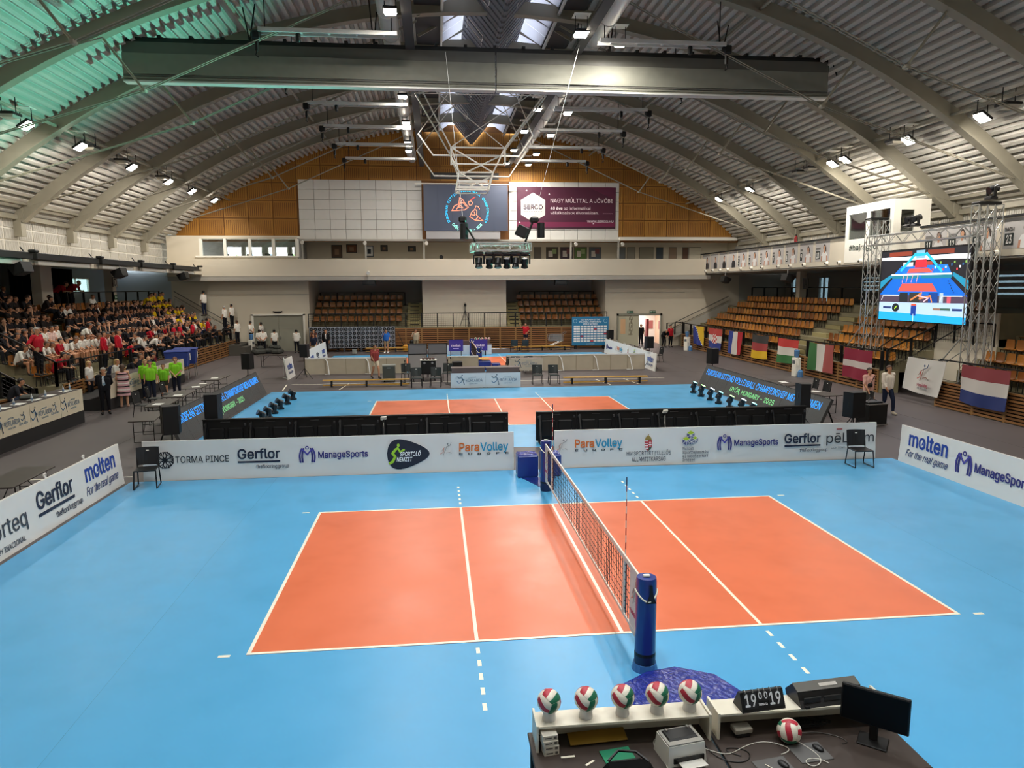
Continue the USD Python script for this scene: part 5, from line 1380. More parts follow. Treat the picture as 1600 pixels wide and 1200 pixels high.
# ================================================================ net and court equipment
mpad = M('royal_blue_vinyl', '#1a3080', 0.28, bump=.25, bscale=9, coat=.3)
mpad2 = M('deep_blue_vinyl', '#162a74', 0.3, bump=.3, bscale=14, coat=.3)
mfilm = usdkit.material(stage, '/World/Looks/wrinkled_blue_film', {'g': ('geometry', {}), 'v': ('voronoi_texture', {'scale': 9.0, 'feature': 'distance_to_edge'}), 'n': ('noise_texture', {'scale': 14.0, 'detail': 4.0}), 'a': ('math', {'math_type': 'add'}), 'b': ('bump', {'strength': .9, 'distance': .03}),
    'p': ('principled_bsdf', {'base_color': lin('#1e2f8e'), 'roughness': .16, 'specular_ior_level': .7})}, [('g.position', 'v.vector'), ('g.position', 'n.vector'), ('v.distance', 'a.value1'), ('n.fac', 'a.value2'), ('a.value', 'b.height'), ('b.normal', 'p.normal')], surface='p.BSDF')
def post_pad(name, label, x, y, h=1.2, r=.128):
    t = thing(name, label, 'net post', (x, y, 0))
    n = 22
    part(t, 'padding', lathe([(0, .08), (r * .97, .08), (r, .16), (r, h - .05), (r * .93, h), (r * .3, h), (.03, h - .02), (0, h - .02)], n), mpad, smooth=40)
    part(t, 'lower_cuff', lathe([(0, .01), (r * .98, .01), (r * .98, .2), (r * 1.02, .2), (r * 1.02, .09), (r * .99, .02)], n), M('navy_cuff', '#141d4a', .4), smooth=40)
    part(t, 'strap', lathe([(r * 1.005, .19), (r * 1.02, .2), (r * 1.02, .235), (r * 1.005, .24)], n), mblk)
    a = np.linspace(math.pi * .85, math.pi * 2.15, 18)
    part(t, 'cord', tube([(r * 1.04 * math.cos(q), r * 1.04 * math.sin(q), h - .19 - .05 * math.sin(q * 1.0 + .2) ** 2 + .03 * math.cos(2 * q)) for q in a], .011, 5), mline)
    part(t, 'hook_patch', on(prism(Polygon([(-.06, -.1), (.07, -.1), (.03, .0), (.015, .13), (-.02, .13), (-.02, .0)]), .01), (.02, -r - .002, h - .19), (1, 0, 0), (0, 0, 1)), mblk)
    part(t, 'post_cap', chb(.085, .05, .03, .006, (0, 0, h + .012)), mwhite)
    return t
post_pad('net_post', 'blue padded net post in the foreground beside the crinkled blue mat', .04, -.9)
post_pad('net_post', 'blue padded net post at the far side of the nearest court', .03, 7.05)
nt = thing('volleyball_net', 'low sitting volleyball net across the nearest orange court', 'net')
NZ0, NZ1, NY0, NY1 = .32, 1.12, -.72, 6.9
cs = []
for y in np.arange(-.32, 6.62, .1):
    cs.append(bx(-.003, .003, y - .0028, y + .0028, NZ0, NZ1))
for z in np.arange(NZ0, NZ1 + .01, .1):
    cs.append(bx(-.003, .003, -.32, 6.62, z - .0028, z + .0028))
part(nt, 'net_mesh', cat(cs), M('black_net_cord', '#191919', .7))
part(nt, 'top_tape', bx(-.012, .012, NY0, NY1, NZ1 - .035, NZ1 + .035), M('white_net_tape', '#ddd6cc', .6))
part(nt, 'bottom_tape', bx(-.009, .009, NY0 + .1, NY1 - .1, NZ0 - .025, NZ0 + .02), M('white_net_tape'))
for y in (-.02, 6.0):
    part(nt, 'side_band', bx(-.011, .011, y - .03, y + .03, NZ0, NZ1), M('white_net_tape'))
for a, b in ((-.70, -.33), (6.62, 6.92)):
    pn = part(nt, 'end_panel', bx(-.006, .006, a, b, NZ0 - .06, NZ1 + .02), M('white_net_tape'))
    k = Ink()
    runner(k, .17, .5, 1.0)
    k.add(at2(text('ParaVolley', .06, .26, True, 'c'), .19, .2), '#c0566a')
    k.build(pn, 'print', minkp, (-.0075, b, NZ0), (0, -1, 0), (0, 0, 1))
for y, lab in ((-.02, 'near'), (6.02, 'far')):
    an = thing('net_antenna', f'thin red and white antenna on the {lab} side of the net', 'antenna', (.015, y, NZ0))
    for j in range(18):
        part(an, 'band', cyl(.0065, .1, 6, (0, 0, .1 * j)), M('antenna_red', '#a32a2e', .5) if j % 2 else mwhite)
    part(an, 'pocket', bx(.005, .02, -.015, .015, .0, .74), M('navy_cuff'))
    part(an, 'grip', cyl(.008, .12, 6, (0, 0, 1.78)), M('navy_cuff'))
mat_p = Polygon([(-.42, -1.42), (-.02, -1.16), (.36, -1.08), (.78, -1.3), (.95, -1.7), (.85, -2.5), (-.3, -2.5), (-.55, -1.9)])
bm = thing('floor_mat', 'crinkled dark blue mat on the floor behind the scorer tables', 'mat')
part(bm, 'mat', cat(mv(prism(mat_p, .1), (0, 0, .006)), mv(prism(mat_p.buffer(-.05), .03), (0, 0, .1))), mfilm)
part(bm, 'collar', mv(lathe([(.13, 0), (.165, .0), (.145, .09), (.132, .09)], 14), (.04, -.9, .006)), M('clear_film', '#3f6ea8', .15, coat=.5))
bb = thing('foam_block', 'blue wrapped foam block behind the far net post', 'mat')
part(bb, 'block', chb(.52, .5, .56, .03, (-.24, 8.45, .29)), mpad)
part(bb, 'block', chb(.5, .5, .56, .03, (.36, 8.5, .29)), mpad)
part(bb, 'wrinkled_top', cat(bx(-.48, .0, 8.25, 8.68, .57, .578), bx(.14, .58, 8.3, 8.7, .57, .578)), mfilm)
part(bb, 'base_flap', mv(prism(Polygon([(-.05, 7.3), (.2, 7.3), (.45, 8.2), (-.4, 8.2)]), .012), (0, 0, .008)), mpad2)

# ---- chairs
mch = M('black_chair_shell', '#131315', 0.5)
mch2 = M('dark_green_grey_chair', '#2c3231', 0.4)
def chair(label, loc, rz, m=None, group=None, first=[None, None]):
    idx = 0 if m is None else 1
    if first[idx]:
        return dup(first[idx], loc, rz, label, group)
    m = m or mch
    t = thing('stacking_chair', label, 'chair', loc, rz, group)
    part(t, 'seat', chb(.48, .46, .035, .012, (0, 0, .45)), m)
    xs = np.linspace(-.25, .25, 7)
    V = [(x, .22 + .05 * (1 - (x / .23) ** 2) + .06 * (z - .52) / .36, z) for z in (.50, .65, .79, .92) for x in xs]
    V = np.array(V); n = 7; f = []
    for i in range(3):
        a = np.arange(n - 1) + i * n
        f += [np.column_stack([a, a + 1, a + n]), np.column_stack([a + 1, a + n + 1, a + n])]
    F = np.vstack(f); V2 = V + [0, .022, 0]
    rim = list(range(n)) + [n - 1 + n * i for i in (1, 2, 3)] + [3 * n + j for j in range(n - 2, -1, -1)] + [2 * n, n]
    r2 = np.roll(rim, -1); mm = len(V)
    S = np.vstack([np.column_stack([rim, np.array(rim) + mm, r2]), np.column_stack([r2, np.array(rim) + mm, np.array(r2) + mm])])
    part(t, 'backrest', (np.vstack([V, V2]), np.vstack([F, F[:, ::-1] + mm, S])), m)
    part(t, 'handle_label', bx(-.03, .03, .255, .268, .83, .86), mwhite)
    for s in (-1, 1):
        part(t, 'leg', tube([(s * .22, .28, .72), (s * .235, .2, .46), (s * .25, .27, .02), (s * .25, -.25, .02), (s * .235, -.18, .44)], .015, 6), M('black_tube', '#1c1c1e', .35, metal=.4))
    first[idx] = t
    return t
chair('black stacking chair at the left corner of the nearest court', (-9.42, 8.5, .006), 10)
chair('black stacking chair in front of the right white banner', (8.6, 8.3, .006), -3)

# ---- foreground scorer tables
mtop = M('dark_brown_table_top', '#382d27', 0.5, var=.08, scale=8)
mshelf = M('cream_laminate', '#dcd5c2', .45)
for k, (xa, xb, lab) in enumerate(((-1.72, -.11, 'left dark brown scorer table with the row of balls'), (-.09, 1.58, 'right dark brown scorer table with the monitor'))):
    t = thing('scorer_table', lab, 'table')
    part(t, 'tabletop', chb(xb - xa, .86, .03, .006, ((xa + xb) / 2, -3.55, .725)), mtop)
    part(t, 'modesty_panel', bx(xa + .03, xb - .03, -3.14, -3.12, .08, .71), M('light_grey_laminate', '#b9b6ae', .5))
    for x in (xa + .04, xb - .04):
        for y in (-3.17, -3.92):
            part(t, 'leg', bx(x - .02, x + .02, y - .02, y + .02, 0, .71), mblk)
for k, (xa, xb, lab) in enumerate(((-1.68, -.12, 'cream desk shelf under the five balls'), (-.06, 1.55, 'cream desk shelf under the flip scoreboard'))):
    t = thing('desk_shelf', lab, 'shelf')
    part(t, 'top_board', bx(xa + .02, xb - .02, -3.40, -3.17, .945, .965), mshelf)
    for x in (xa, xb - .02):
        part(t, 'side_board', bx(x, x + .02, -3.42, -3.14, .74, .985), mshelf)
    part(t, 'back_board', bx(xa + .02, xb - .02, -3.18, -3.16, .742, .945), mshelf)
# volleyball: 18 curved panels in the swirled three-colour pattern
mbw, mbr, mbg = M('ball_cream', '#e9e2d0', .45), M('ball_red', '#b4283a', .45), M('ball_green', '#17694a', .45)
def ball_panels():
    out = []
    N = 9
    for f_ in range(6):
        ax = f_ // 2; sg = 1 if f_ % 2 else -1
        for st in range(3):
            V, F = [], []
            for i in range(N):
                for j in range(5):
                    u = -1 + 2 * i / (N - 1); v = -1 + 2 * (st + j / 4) / 3
                    e = 0.985
                    sw = .42 * math.sin(u * math.pi / 2) * (1 - v * v)
                    a, b = math.tan(u * e * math.pi / 4), math.tan((v * e + sw * .8 * (1 - abs(v))) * math.pi / 4)
                    p = np.zeros(3); p[ax] = sg; p[(ax + 1) % 3] = a; p[(ax + 2) % 3] = b
                    edge = .985 if (j in (0, 4) or i in (0, N - 1)) else 1.0
                    V.append(p / np.linalg.norm(p) * .105 * edge)
            for i in range(N - 1):
                for j in range(4):
                    q = i * 5 + j
                    t1 = [[q, q + 5, q + 1], [q + 1, q + 5, q + 6]]
                    F += t1 if sg > 0 else [r[::-1] for r in t1]
            out.append((np.array(V), np.array(F), (mbw, mbr, mbw)[st] if f_ % 3 == 0 else ((mbr, mbw, mbg)[st] if f_ % 3 == 1 else (mbg, mbw, mbr)[st])))
    return out
bp = ball_panels()
ball0 = None
def ball(label, loc, rz, group=None):
    global ball0
    if ball0:
        return dup(ball0, loc, rz, label, group)
    ball0 = thing('volleyball', label, 'ball', loc, rz, group)
    part(ball0, 'bladder', trimesh.creation.icosphere(2, .1025), M('ball_seam', '#b8ae98', .6), smooth=True)
    for v, f, m in bp:
        part(ball0, 'panel', mv((v, f), rz=30, rx=25), m, smooth=True)
    return ball0
for k, x in enumerate((-1.55, -1.22, -.89, -.575, -.275)):
    q = thing('ball_stand', f'short white ring under the {nth(k)} ball from the left', 'stand', (x, -3.285, .965))
    part(q, 'ring', lathe([(.05, 0), (.062, 0), (.055, .05), (.062, .085), (.052, .085), (.045, .05)], 16), M('white_ring', '#d9d8d4', .4), smooth=40)
    ball(f'red, green and white volleyball, {nth(k)} from the left of the five on the cream shelf', (x, -3.285, .965 + .165), 12 + k * 3)
ball('red, green and white volleyball lying under the cream shelf between the scoreboard and monitor', (.55, -3.52, .74 + .105), 120)
# flip scoreboard
fs = thing('flip_scoreboard', 'black flip scoreboard reading 19 and 19 on the right shelf', 'scoreboard', (.37, -3.29, .965), 5)
part(fs, 'stand', on(prism(Polygon([(-.10, 0), (.08, 0), (.0, .155), (-.03, .155)]), .42), (-.21, 0, 0), (0, 1, 0), (0, 0, 1)), mblk)
ey_ = np.array([0, .07, .155]); ey_ /= np.linalg.norm(ey_)
kf = Ink()
for x, w_, s_ in ((-.185, .13, '19'), (.055, .13, '19')):
    kf.rect(x, x + w_, .025, .165, '#17171a')
    kf.add(at2(text(s_, .10, .11, True), x + .01, .045), '#d9dadb')
for x in (-.045, .01):
    kf.rect(x - .005, x + .05, .085, .165, '#17171a')
    kf.add(at2(text('0', .055, .034, True), x + .005, .1), '#d9dadb')
kf.add(at2(text('Mikasa', .022, .09, True), -.045, .04), '#d9dadb') if False else kf.add(at2(text('MiKASA', .02, .085, True), -.045, .045), '#d9dadb')
kf.build(fs, 'digits', minkp, (0, -.102, .004), (1, 0, 0), ey_, 'white digits')
part(fs, 'ring', cat([tube([(x, -.03 + .018 * math.cos(a), .158 + .018 * math.sin(a)) for a in np.linspace(-.6, 3.6, 8)], .003, 4) for x in (-.165, -.09, -.03, .02, .08, .15)]), malu)
cn = thing('control_console', 'dark grey sloping control console seen from behind on the right shelf', 'console', (1.03, -3.27, .965), 5)
part(cn, 'case', on(prism(Polygon([(-.11, .0), (.14, 0), (.16, .05), (.06, .15), (-.03, .115), (-.06, .05)]), .64), (-.32, 0, 0), (0, 1, 0), (0, 0, 1)), M('console_plastic', '#1c1b1a', .45))
part(cn, 'top_strip', on(bx(.0, .64, 0, .1, 0, .006), (-.32, -.032, .116), (1, 0, 0), (0, .93, .36)), M('console_grey', '#57554f', .5))
part(cn, 'label', on(bx(.24, .42, .03, .065, .006, .009), (-.32, -.032, .116), (1, 0, 0), (0, .93, .36)), M('label_grey', '#b4b0a8', .5))
part(cn, 'rear_panel', cat([chb(.17, .012, .05, .004, (-.2 + .2 * i, -.082, .06)) for i in range(3)]), M('console_rear', '#2c2b2a', .4))
part(cn, 'foot', cat([chb(.05, .04, .03, .006, (x, -.1, .012)) for x in (-.26, .26)]), mblk)
mo = thing('computer_monitor', 'black computer monitor turned away at the right end of the scorer tables', 'monitor', (1.27, -3.62, .74), -40)
part(mo, 'screen', mv(chb(.52, .01, .30, .003, (0, -.022, .32)), rx=-4), M('screen_black', '#08080a', .5, spec=.15))
part(mo, 'bezel', mv(chb(.545, .03, .325, .008, (0, -.002, .32)), rx=-4), mblk)
part(mo, 'neck', chb(.07, .04, .2, .01, (.0, .04, .1)), mblk)
part(mo, 'foot', chb(.24, .2, .016, .006, (.0, .02, .008)), mblk)
mpd = M('mouse_pad', '#595857', .7)
for k, (x, y, rz) in enumerate(((.27, -3.84, 7), (.66, -3.68, 5))):
    solo('mouse_pad', mv(chb(.30, .24, .006, .002), (x, y, .744), rz=rz), mpd, f'dark grey mouse pad on the right table, {"nearer" if k == 0 else "farther"} of two', 'mouse pad')
    t = thing('computer_mouse', f'black computer mouse on the {"nearer" if k == 0 else "farther"} mouse pad', 'mouse', (x + (.08 if k == 0 else .09), y + (.02 if k == 0 else .03), .747), 25)
    part(t, 'shell', mv(trimesh.creation.icosphere(2, 1), s=(.031, .055, .02), d=(0, 0, .012)), mch, smooth=True)
    part(t, 'wheel', mv(cyl(.006, .006, 8), (-.003, .03, .03), ry=90), malu)
solo('pen', rod((.2, -3.80, .753), (.27, -3.9, .753), .004), mline, 'white pen lying on the nearer mouse pad', 'pen')
pr_ = thing('laser_printer', 'small white laser printer on the left scorer table', 'printer', (-.46, -3.58, .74), 9)
part(pr_, 'body', frustum(.36, .27, .33, .23, .17), M('printer_white', '#d2cfc6', .4))
part(pr_, 'top_frame', cat(bx(-.16, .16, -.11, .11, .17, .182)), M('printer_grey', '#8f8c84', .5))
part(pr_, 'paper_slot', frustum(.27, .16, .25, .12, .012, (0, .02, .182)), mblk)
part(pr_, 'roller', cat(*[chb(.02, .03, .02, .004, (x, .07, .2)) for x in (-.1, .1)]), malu)
part(pr_, 'output_tray', mv(bx(-.11, .11, -.12, .0, 0, .008), (.02, -.13, .03), rx=-6), M('printer_white'))
part(pr_, 'tray_gap', bx(-.13, .15, -.142, -.132, .03, .075), mblk)
for k, (x, y, z, rz) in enumerate(((-1.56, -3.42, .74, 8), (-1.56, -3.42, .785, 5), (-1.57, -3.42, .83, 10), (-1.57, -3.41, .875, 6))):
    t = thing('carton', f'small white carton stacked at the left end of the table, {nth(k)} from the bottom', 'box', (x, y, z), rz)
    part(t, 'box', chb(.135, .1, .044, .003, (0, 0, .022)), M('carton_white', '#cfc9bb', .6))
    part(t, 'print', cat(bx(.03, .055, -.0515, -.05, .012, .034), bx(-.05, .01, -.0515, -.05, .018, .028)), M('carton_print', '#5a5650', .6))
solo('folder', mv(chb(.52, .14, .012, .003), (-1.12, -3.30, .775), rz=3, rx=12), M('ochre_folder', '#8f6a1c', .5), 'ochre folder lying under the left shelf', 'folder')
solo('green_folder', mv(cat(chb(.27, .25, .008, .002)), (-.99, -3.57, .746), rz=8), M('green_card', '#22845e', .5), 'bright green folder on the left table beside the printer', 'folder')
solo('paper_strip', mv(cat(bx(-.05, .05, -.01, .01, 0, .002)), (-1.25, -3.6, .741), rz=35), mline, 'short white paper strip on the left table', 'paper')
solo('paper_strip', mv(cat(bx(-.06, .06, -.012, .012, 0, .002)), (-1.42, -3.5, .741), rz=3), mline, 'white paper strip in front of the stacked cartons', 'paper')
bg = thing('shoulder_bag', 'black bag at the bottom edge of the left table', 'bag', (-.98, -3.86, .74), 3)
part(bg, 'body', mv(chb(.42, .26, .13, .05), (0, 0, .065)), mblkcloth)
part(bg, 'strap', tube([(-.15, .1, .13), (-.05, .16, .17), (.1, .15, .15), (.18, .05, .12)], .012, 5), mblk)
part(bg, 'pocket', mv(chb(.3, .05, .1, .02), (0, .12, .06)), M('dark_mesh', '#2b2c2c', .8))
mcab_w = M('white_cable', '#cfcbc0', .5)
def cable(label, pts, m, r=.004):
    P = np.array(pts, float); k_ = np.linspace(0, 1, len(P)); q = np.linspace(0, 1, len(P) * 7)
    from scipy.interpolate import CubicSpline
    S = CubicSpline(k_, P)(q); S[:, 2] = np.maximum(S[:, 2], .741 + r)
    solo('cable', tube(S, r, 5), m, label, 'cable')
cable('white looping cable from the ball to the front of the right table', [(.6, -3.5, .75), (.66, -3.6, .75), (.7, -3.78, .75), (.6, -3.86, .75), (.56, -3.80, .75), (.64, -3.77, .75), (.74, -3.84, .75)], mcab_w)
cable('pale cable running between the two scorer tables', [(-.25, -3.5, .745), (-.05, -3.62, .745), (.1, -3.56, .745), (.3, -3.5, .745), (.45, -3.55, .745), (.5, -3.62, .745), (.4, -3.68, .745)], mcab_w)
cable('white cable beside the printer', [(-.6, -3.35, .745), (-.64, -3.5, .745), (-.62, -3.7, .745), (-.7, -3.8, .745)], mcab_w)
cable('black cable tangle left of the right shelf', [(-.2, -3.45, .745), (-.1, -3.7, .745), (.08, -3.72, .745), (.12, -3.6, .745), (-.02, -3.55, .745), (.05, -3.66, .745)], mblk)
cable('dark cable under the right shelf leading to the monitor', [(.62, -3.42, .745), (.8, -3.44, .76), (.95, -3.46, .745), (1.05, -3.55, .745), (1.0, -3.6, .745)], M('grey_cable', '#4a4744', .5))
rt = thing('router_box', 'grey cable box under the left end of the right shelf', 'box', (.18, -3.37, .74), 4)
part(rt, 'case', chb(.17, .11, .05, .01, (0, 0, .06)), M('router_grey', '#8d877a', .5))
part(rt, 'foot', chb(.14, .09, .035, .008, (0, 0, .0175)), mblk)
solo('cable_pile', cat([tube([(.75 + .16 * math.sin(a * 3 + k) + .03 * k, -3.34 + .05 * math.cos(a * 2 + k), .752 + .01 * k + .02 * abs(math.sin(a))) for a in np.linspace(0, 6, 30)], .005, 4) for k in range(5)]), mblk, 'heap of black cables under the right shelf', 'cables', kind='stuff')

# ================================================================ things around the middle and far courts
def bench(label, x0, x1, y):
    t = thing('gym_bench', label, 'bench')
    part(t, 'seat', bx(x0, x1, y - .13, y + .13, .30, .34), M('yellow_pine', '#c99a45', .45))
    part(t, 'lower_rail', bx(x0, x1, y - .04, y + .0, .06, .12), M('yellow_pine'))
    for u in (.1, .5, .9):
        part(t, 'foot', cat(bx(x0 + (x1 - x0) * u - .04, x0 + (x1 - x0) * u + .04, y - .12, y + .12, 0, .3)), mblk)
bench('yellow wooden bench left of the white sponsor tables', -7.9, -3.75, 25.9)
bench('yellow wooden bench right of the two dark chairs', 3.75, 8.0, 25.4)
bench('yellow wooden bench in front of the back fence, left', -7.6, -3.2, 44.6)
bench('yellow wooden bench in front of the back fence, right', 3.4, 7.7, 44.4)
def lg_rop(k, x, y, s=1.0, word=True):
    for pts, w, c in (([(-.02, -.02), (.08, -.12), (.2, -.05), (.26, .1)], .03, '#3f6d93'), ([(.0, .2), (.1, .12), (.2, .2), (.28, .05), (.34, -.2)], .03, '#31485e'), ([(.1, .12), (.24, .14), (.36, .03)], .02, '#8aa2b4')):
        k.add(at2(stroke([(a * s, b * s) for a, b in pts], w * s), x, y), c)
    k.add(at2(prism(Point(.24 * s, .27 * s).buffer(.03 * s, quad_segs=3), .004), x, y), '#31485e')
    if word:
        k.add(at2(text('MAGYAR', .05 * s, .3 * s), x + .62 * s, y + .14 * s), '#7c93a6')
        k.add(at2(text('RÖPLABDA', .15 * s, .8 * s), x + .42 * s, y - .05 * s), '#5d7a92')
        k.add(at2(text('SZÖVETSÉG', .05 * s, .4 * s), x + .58 * s, y - .16 * s), '#7c93a6')
def cloth_table(label, x0, x1, y, z0, z1, top, cloth='#cfd6da', logo=True, depth=.7, name='sponsor_table'):
    t = thing(name, label, 'table')
    part(t, 'tabletop', bx(x0, x1, y, y + depth, z1 - .04, z1), M('brown_table_top', '#5b4c47', .5))
    if top:
        part(t, 'apron', bx(x0 + .02, x1 - .02, y - .01, y + .02, top, z1 - .04), M('brown_table_top'))
    c = part(t, 'front_cloth', bx(x0 - .03, x1 + .03, y - .03, y - .01, z0, top or z1), M('cloth_' + cloth.strip('#'), cloth, .7, bump=.3, bscale=3))
    if logo:
        k = Ink()
        lg_rop(k, .28, .33, .98)
        k.build(c, 'print', minkp, (x0, y - .032, z0), (1, 0, 0), (0, 0, 1))
    for x in (x0 + .08, x1 - .08):
        part(t, 'leg', cat(bx(x - .02, x + .02, y + .05, y + .09, 0, z1 - .04), bx(x - .02, x + .02, y + depth - .09, y + depth - .05, 0, z1 - .04)), mblk)
cloth_table('sponsor table with pale blue cloth, left of the pair behind the middle court', -1.76, -.15, 24.62, .02, .96, .72)
cloth_table('sponsor table with pale blue cloth, right of the pair behind the middle court', -.12, 1.5, 24.6, .02, .96, .72)
cloth_table('cream cloth sponsor table between the courts, behind the two dark chairs', 1.5, 3.3, 29.2, .28, .9, 0, '#c9c2b2')
for k, (x, y, rz, lab) in enumerate(((-2.5, 25.2, 175, 'dark chair with its back to the court, right of the left bench'), (-3.4, 25.2, 185, 'dark chair with its back to the court, left of the black console stand'), (-3.9, 27.2, 200, 'dark chair beside the grey speaker cart'), (-1.9, 27.0, 170, 'dark chair in front of the grey divider boards'),
        (2.5, 25.6, 178, 'dark chair behind the middle court, left of two'), (3.3, 25.5, 182, 'dark chair behind the middle court, right of two'), (3.3, 43.4, 0, 'dark chair near the back fence, left of two'), (4.1, 43.4, 4, 'dark chair near the back fence, right of two'), (1.2, 29.9, 100, 'dark chair at the left end of the cream cloth table'),
        (1.9, 30.2, 170, 'dark chair behind the cream cloth table'), (2.7, 30.2, 185, 'dark chair behind the cream cloth table, at its right'))):
    chair(lab, (x, y, 0), rz + 180, mch2)
for k, x in enumerate((-3.93, -2.88)):
    t = thing('divider_board', f'tall grey divider board, {"left" if k == 0 else "right"} of the pair behind the black console', 'partition')
    part(t, 'panel', bx(x + .03, x + .98, 28.98, 29.02, .18, 1.24), M('grey_felt', '#a19c9a', .8))
    part(t, 'upper_panel', bx(x + .03, x + .98, 28.98, 29.02, 1.27, 1.78), M('dark_grey_felt', '#77767a', .8))
    part(t, 'frame', cat(bx(x, x + .03, 28.96, 29.04, 0, 1.82), bx(x + .98, x + 1.01, 28.96, 29.04, 0, 1.82), bx(x, x + 1.01, 28.96, 29.04, 1.24, 1.27), bx(x, x + 1.01, 28.96, 29.04, 1.78, 1.82)), mblk)
dj = thing('console_stand', 'black rolling console stand in front of the grey divider boards', 'stand', (-2.85, 27.8, 0))
part(dj, 'case', chb(.75, .5, .7, .03, (0, 0, .68)), mblk)
part(dj, 'top_tray', cat(bx(-.42, .42, -.3, .3, 1.04, 1.08)), mwhite)
part(dj, 'equipment', cat([chb(.14, .16, .1, .02, (-.25 + .17 * i, -.05, 1.13)) for i in range(4)]), M('brown_gear', '#4a2f28', .5))
part(dj, 'lamp_disc', cat([mv(cyl(.06, .02, 10), (x, -.26, .92), rx=90) for x in (-.2, .2)]), malu)
part(dj, 'castor', cat([mv(cyl(.06, .05, 10), (x, y, .06), ry=90) for x in (-.3, .3) for y in (-.2, .2)] + [bx(x - .03, x + .03, y - .03, y + .03, .06, .34) for x in (-.3, .3) for y in (-.2, .2)]), mblk)
am = thing('speaker_cart', 'grey cooler box on castors behind the left yellow bench', 'box', (-4.85, 27.6, 0))
part(am, 'body', chb(.62, .5, .72, .03, (0, 0, .46)), M('amp_grille', '#4b4e4a', .7, bump=.3, bscale=120))
part(am, 'rim', cat(bx(-.33, .33, -.27, .27, .80, .86), bx(-.33, .33, -.27, .27, .08, .13)), M('grey_rim', '#8b8d86', .5))
part(am, 'badge', bx(-.1, .1, -.256, -.25, .7, .73), malu)
part(am, 'castor', cat([mv(cyl(.04, .03, 8), (x, y, .04), ry=90) for x in (-.25, .25) for y in (-.2, .2)]), mblk)
for k, (x, y, h) in enumerate(((-4.0, 26.6, 1.1), (-1.9, 26.2, 1.15), (-1.75, 25.8, 1.3))):
    t = thing('microphone_stand', f'thin black microphone stand near the console, {nth(k)} from the left', 'stand', (x, y, 0))
    part(t, 'pole', rod((0, 0, 0), (0, 0, h), .012), mblk); part(t, 'base', cyl(.14, .02, 14), mblk); part(t, 'microphone', chb(.05, .05, .12, .02, (0, 0, h + .03)), mblk)

def speaker_stand(label, loc, rz, h, w=.44, sh=.7, legs=True, dark='#141416'):
    t = thing('tripod_speaker', label, 'speaker', loc, rz)
    P = Polygon([(-w / 2, 0), (w / 2, 0), (w / 2 - .06, .36), (-w / 2 + .06, .36)])
    part(t, 'cabinet', mv(prism(P.buffer(.02), sh), (0, -.15, h)), M('speaker_black', dark, .5, spec=.35))
    part(t, 'grille', bx(-w / 2 + .03, w / 2 - .03, -.18, -.165, h + .05, h + sh - .05), M('speaker_grille', '#1c1c1d'))
    part(t, 'side_handle', cat(chb(.02, .12, .18, .008, (w / 2 - .02, .02, h + sh * .5)), chb(.02, .12, .18, .008, (-w / 2 + .02, .02, h + sh * .5))), mblk)
    if legs:
        part(t, 'pole', rod((0, 0, .25), (0, 0, h), .02, 8), mblk)
        for a in (30, 150, 270):
            c, s = math.cos(math.radians(a)), math.sin(math.radians(a))
            part(t, 'leg', cat(rod((0, 0, .55), (c * .5, s * .5, .01), .015, 5), rod((0, 0, .2), (c * .25, s * .25, .28), .01, 5)), mblk)
    return t
speaker_stand('black tripod speaker behind the left chair, left of two', (-9.75, 11.2, 0), 200, .78, .48, .78)
speaker_stand('black tripod speaker at the left end of the black screen boards', (-9.1, 12.75, 0), 185, .86, .46, .78)
speaker_stand('black tripod speaker standing in front of the right lettered LED board', (9.36, 12.75, 0), 170, .85, .40, .76)
speaker_stand('large black tripod speaker beside the two walking men', (11.03, 12.6, 0), 190, .5, .58, .82)
speaker_stand('black tripod speaker beyond the far end of the left LED board', (-11.65, 27.0, 0), 170, .82, .5, .78)
speaker_stand('black tripod speaker beyond the far end of the right LED board', (11.5, 25.8, 0), 190, .85, .5, .78)
speaker_stand('dark grey tripod speaker near the white banner at the left of the far court', (-9.35, 29.4, 0), 180, 1.15, .48, .66)
speaker_stand('dark grey tripod speaker at the right of the far court', (9.9, 31.4, 0), 180, 1.2, .48, .66, True, '#2a2b2d')
speaker_stand('dark box speaker beside the blue sponsor board', (10.9, 44.8, 0), 180, .75, .5, .7)

def folding_table(label, loc, rz, L=1.8, W=.75, group=None, first=[None]):
    if first[0]:
        return dup(first[0], loc, rz, label, group)
    t = thing('folding_table', label, 'table', loc, rz, group)
    part(t, 'tabletop', chb(L, W, .035, .01, (0, 0, .72)), M('dark_brown_folding_top', '#3c332d', .45, var=.06))
    for s in (-1, 1):
        part(t, 'leg', cat(tube([(s * L * .36, -W * .38, .7), (s * L * .36, -W * .38, .03), (s * L * .36, W * .38, .03), (s * L * .36, W * .38, .7)], .014, 6), rod((s * L * .36, 0, .35), (s * L * .12, 0, .7), .01, 5), rod((s * L * .36, -W * .38, .35), (s * L * .36, W * .38, .35), .01, 5)), M('black_tube'))
    first[0] = t
    return t
for k, (x, y, rz) in enumerate(((-11.6, 14.4, 100), (-12.15, 17.2, 96), (-12.3, 19.4, 92), (-12.35, 21.7, 90), (-12.4, 24.4, 90))):
    folding_table(f'dark folding table behind the left LED board, {nth(k)} from the near end', (x, y, 0), rz)
folding_table('dark folding table beyond the far end of the left LED board', (-12.3, 35.6, 0), 0)
folding_table('dark folding table close behind the left sideline banner', (-11.5, 7.0, 0), 92)
folding_table('dark folding table behind the right LED board, nearer of two', (11.95, 16.4, 0), 96)
folding_table('dark folding table behind the right LED board, farther of two', (12.0, 19.2, 0), 94)
folding_table('dark folding table beyond the left door group', (-10.6, 39.0, 0), 80)
folding_table('dark folding table beside the right far court banner', (10.7, 36.0, 0), 88)
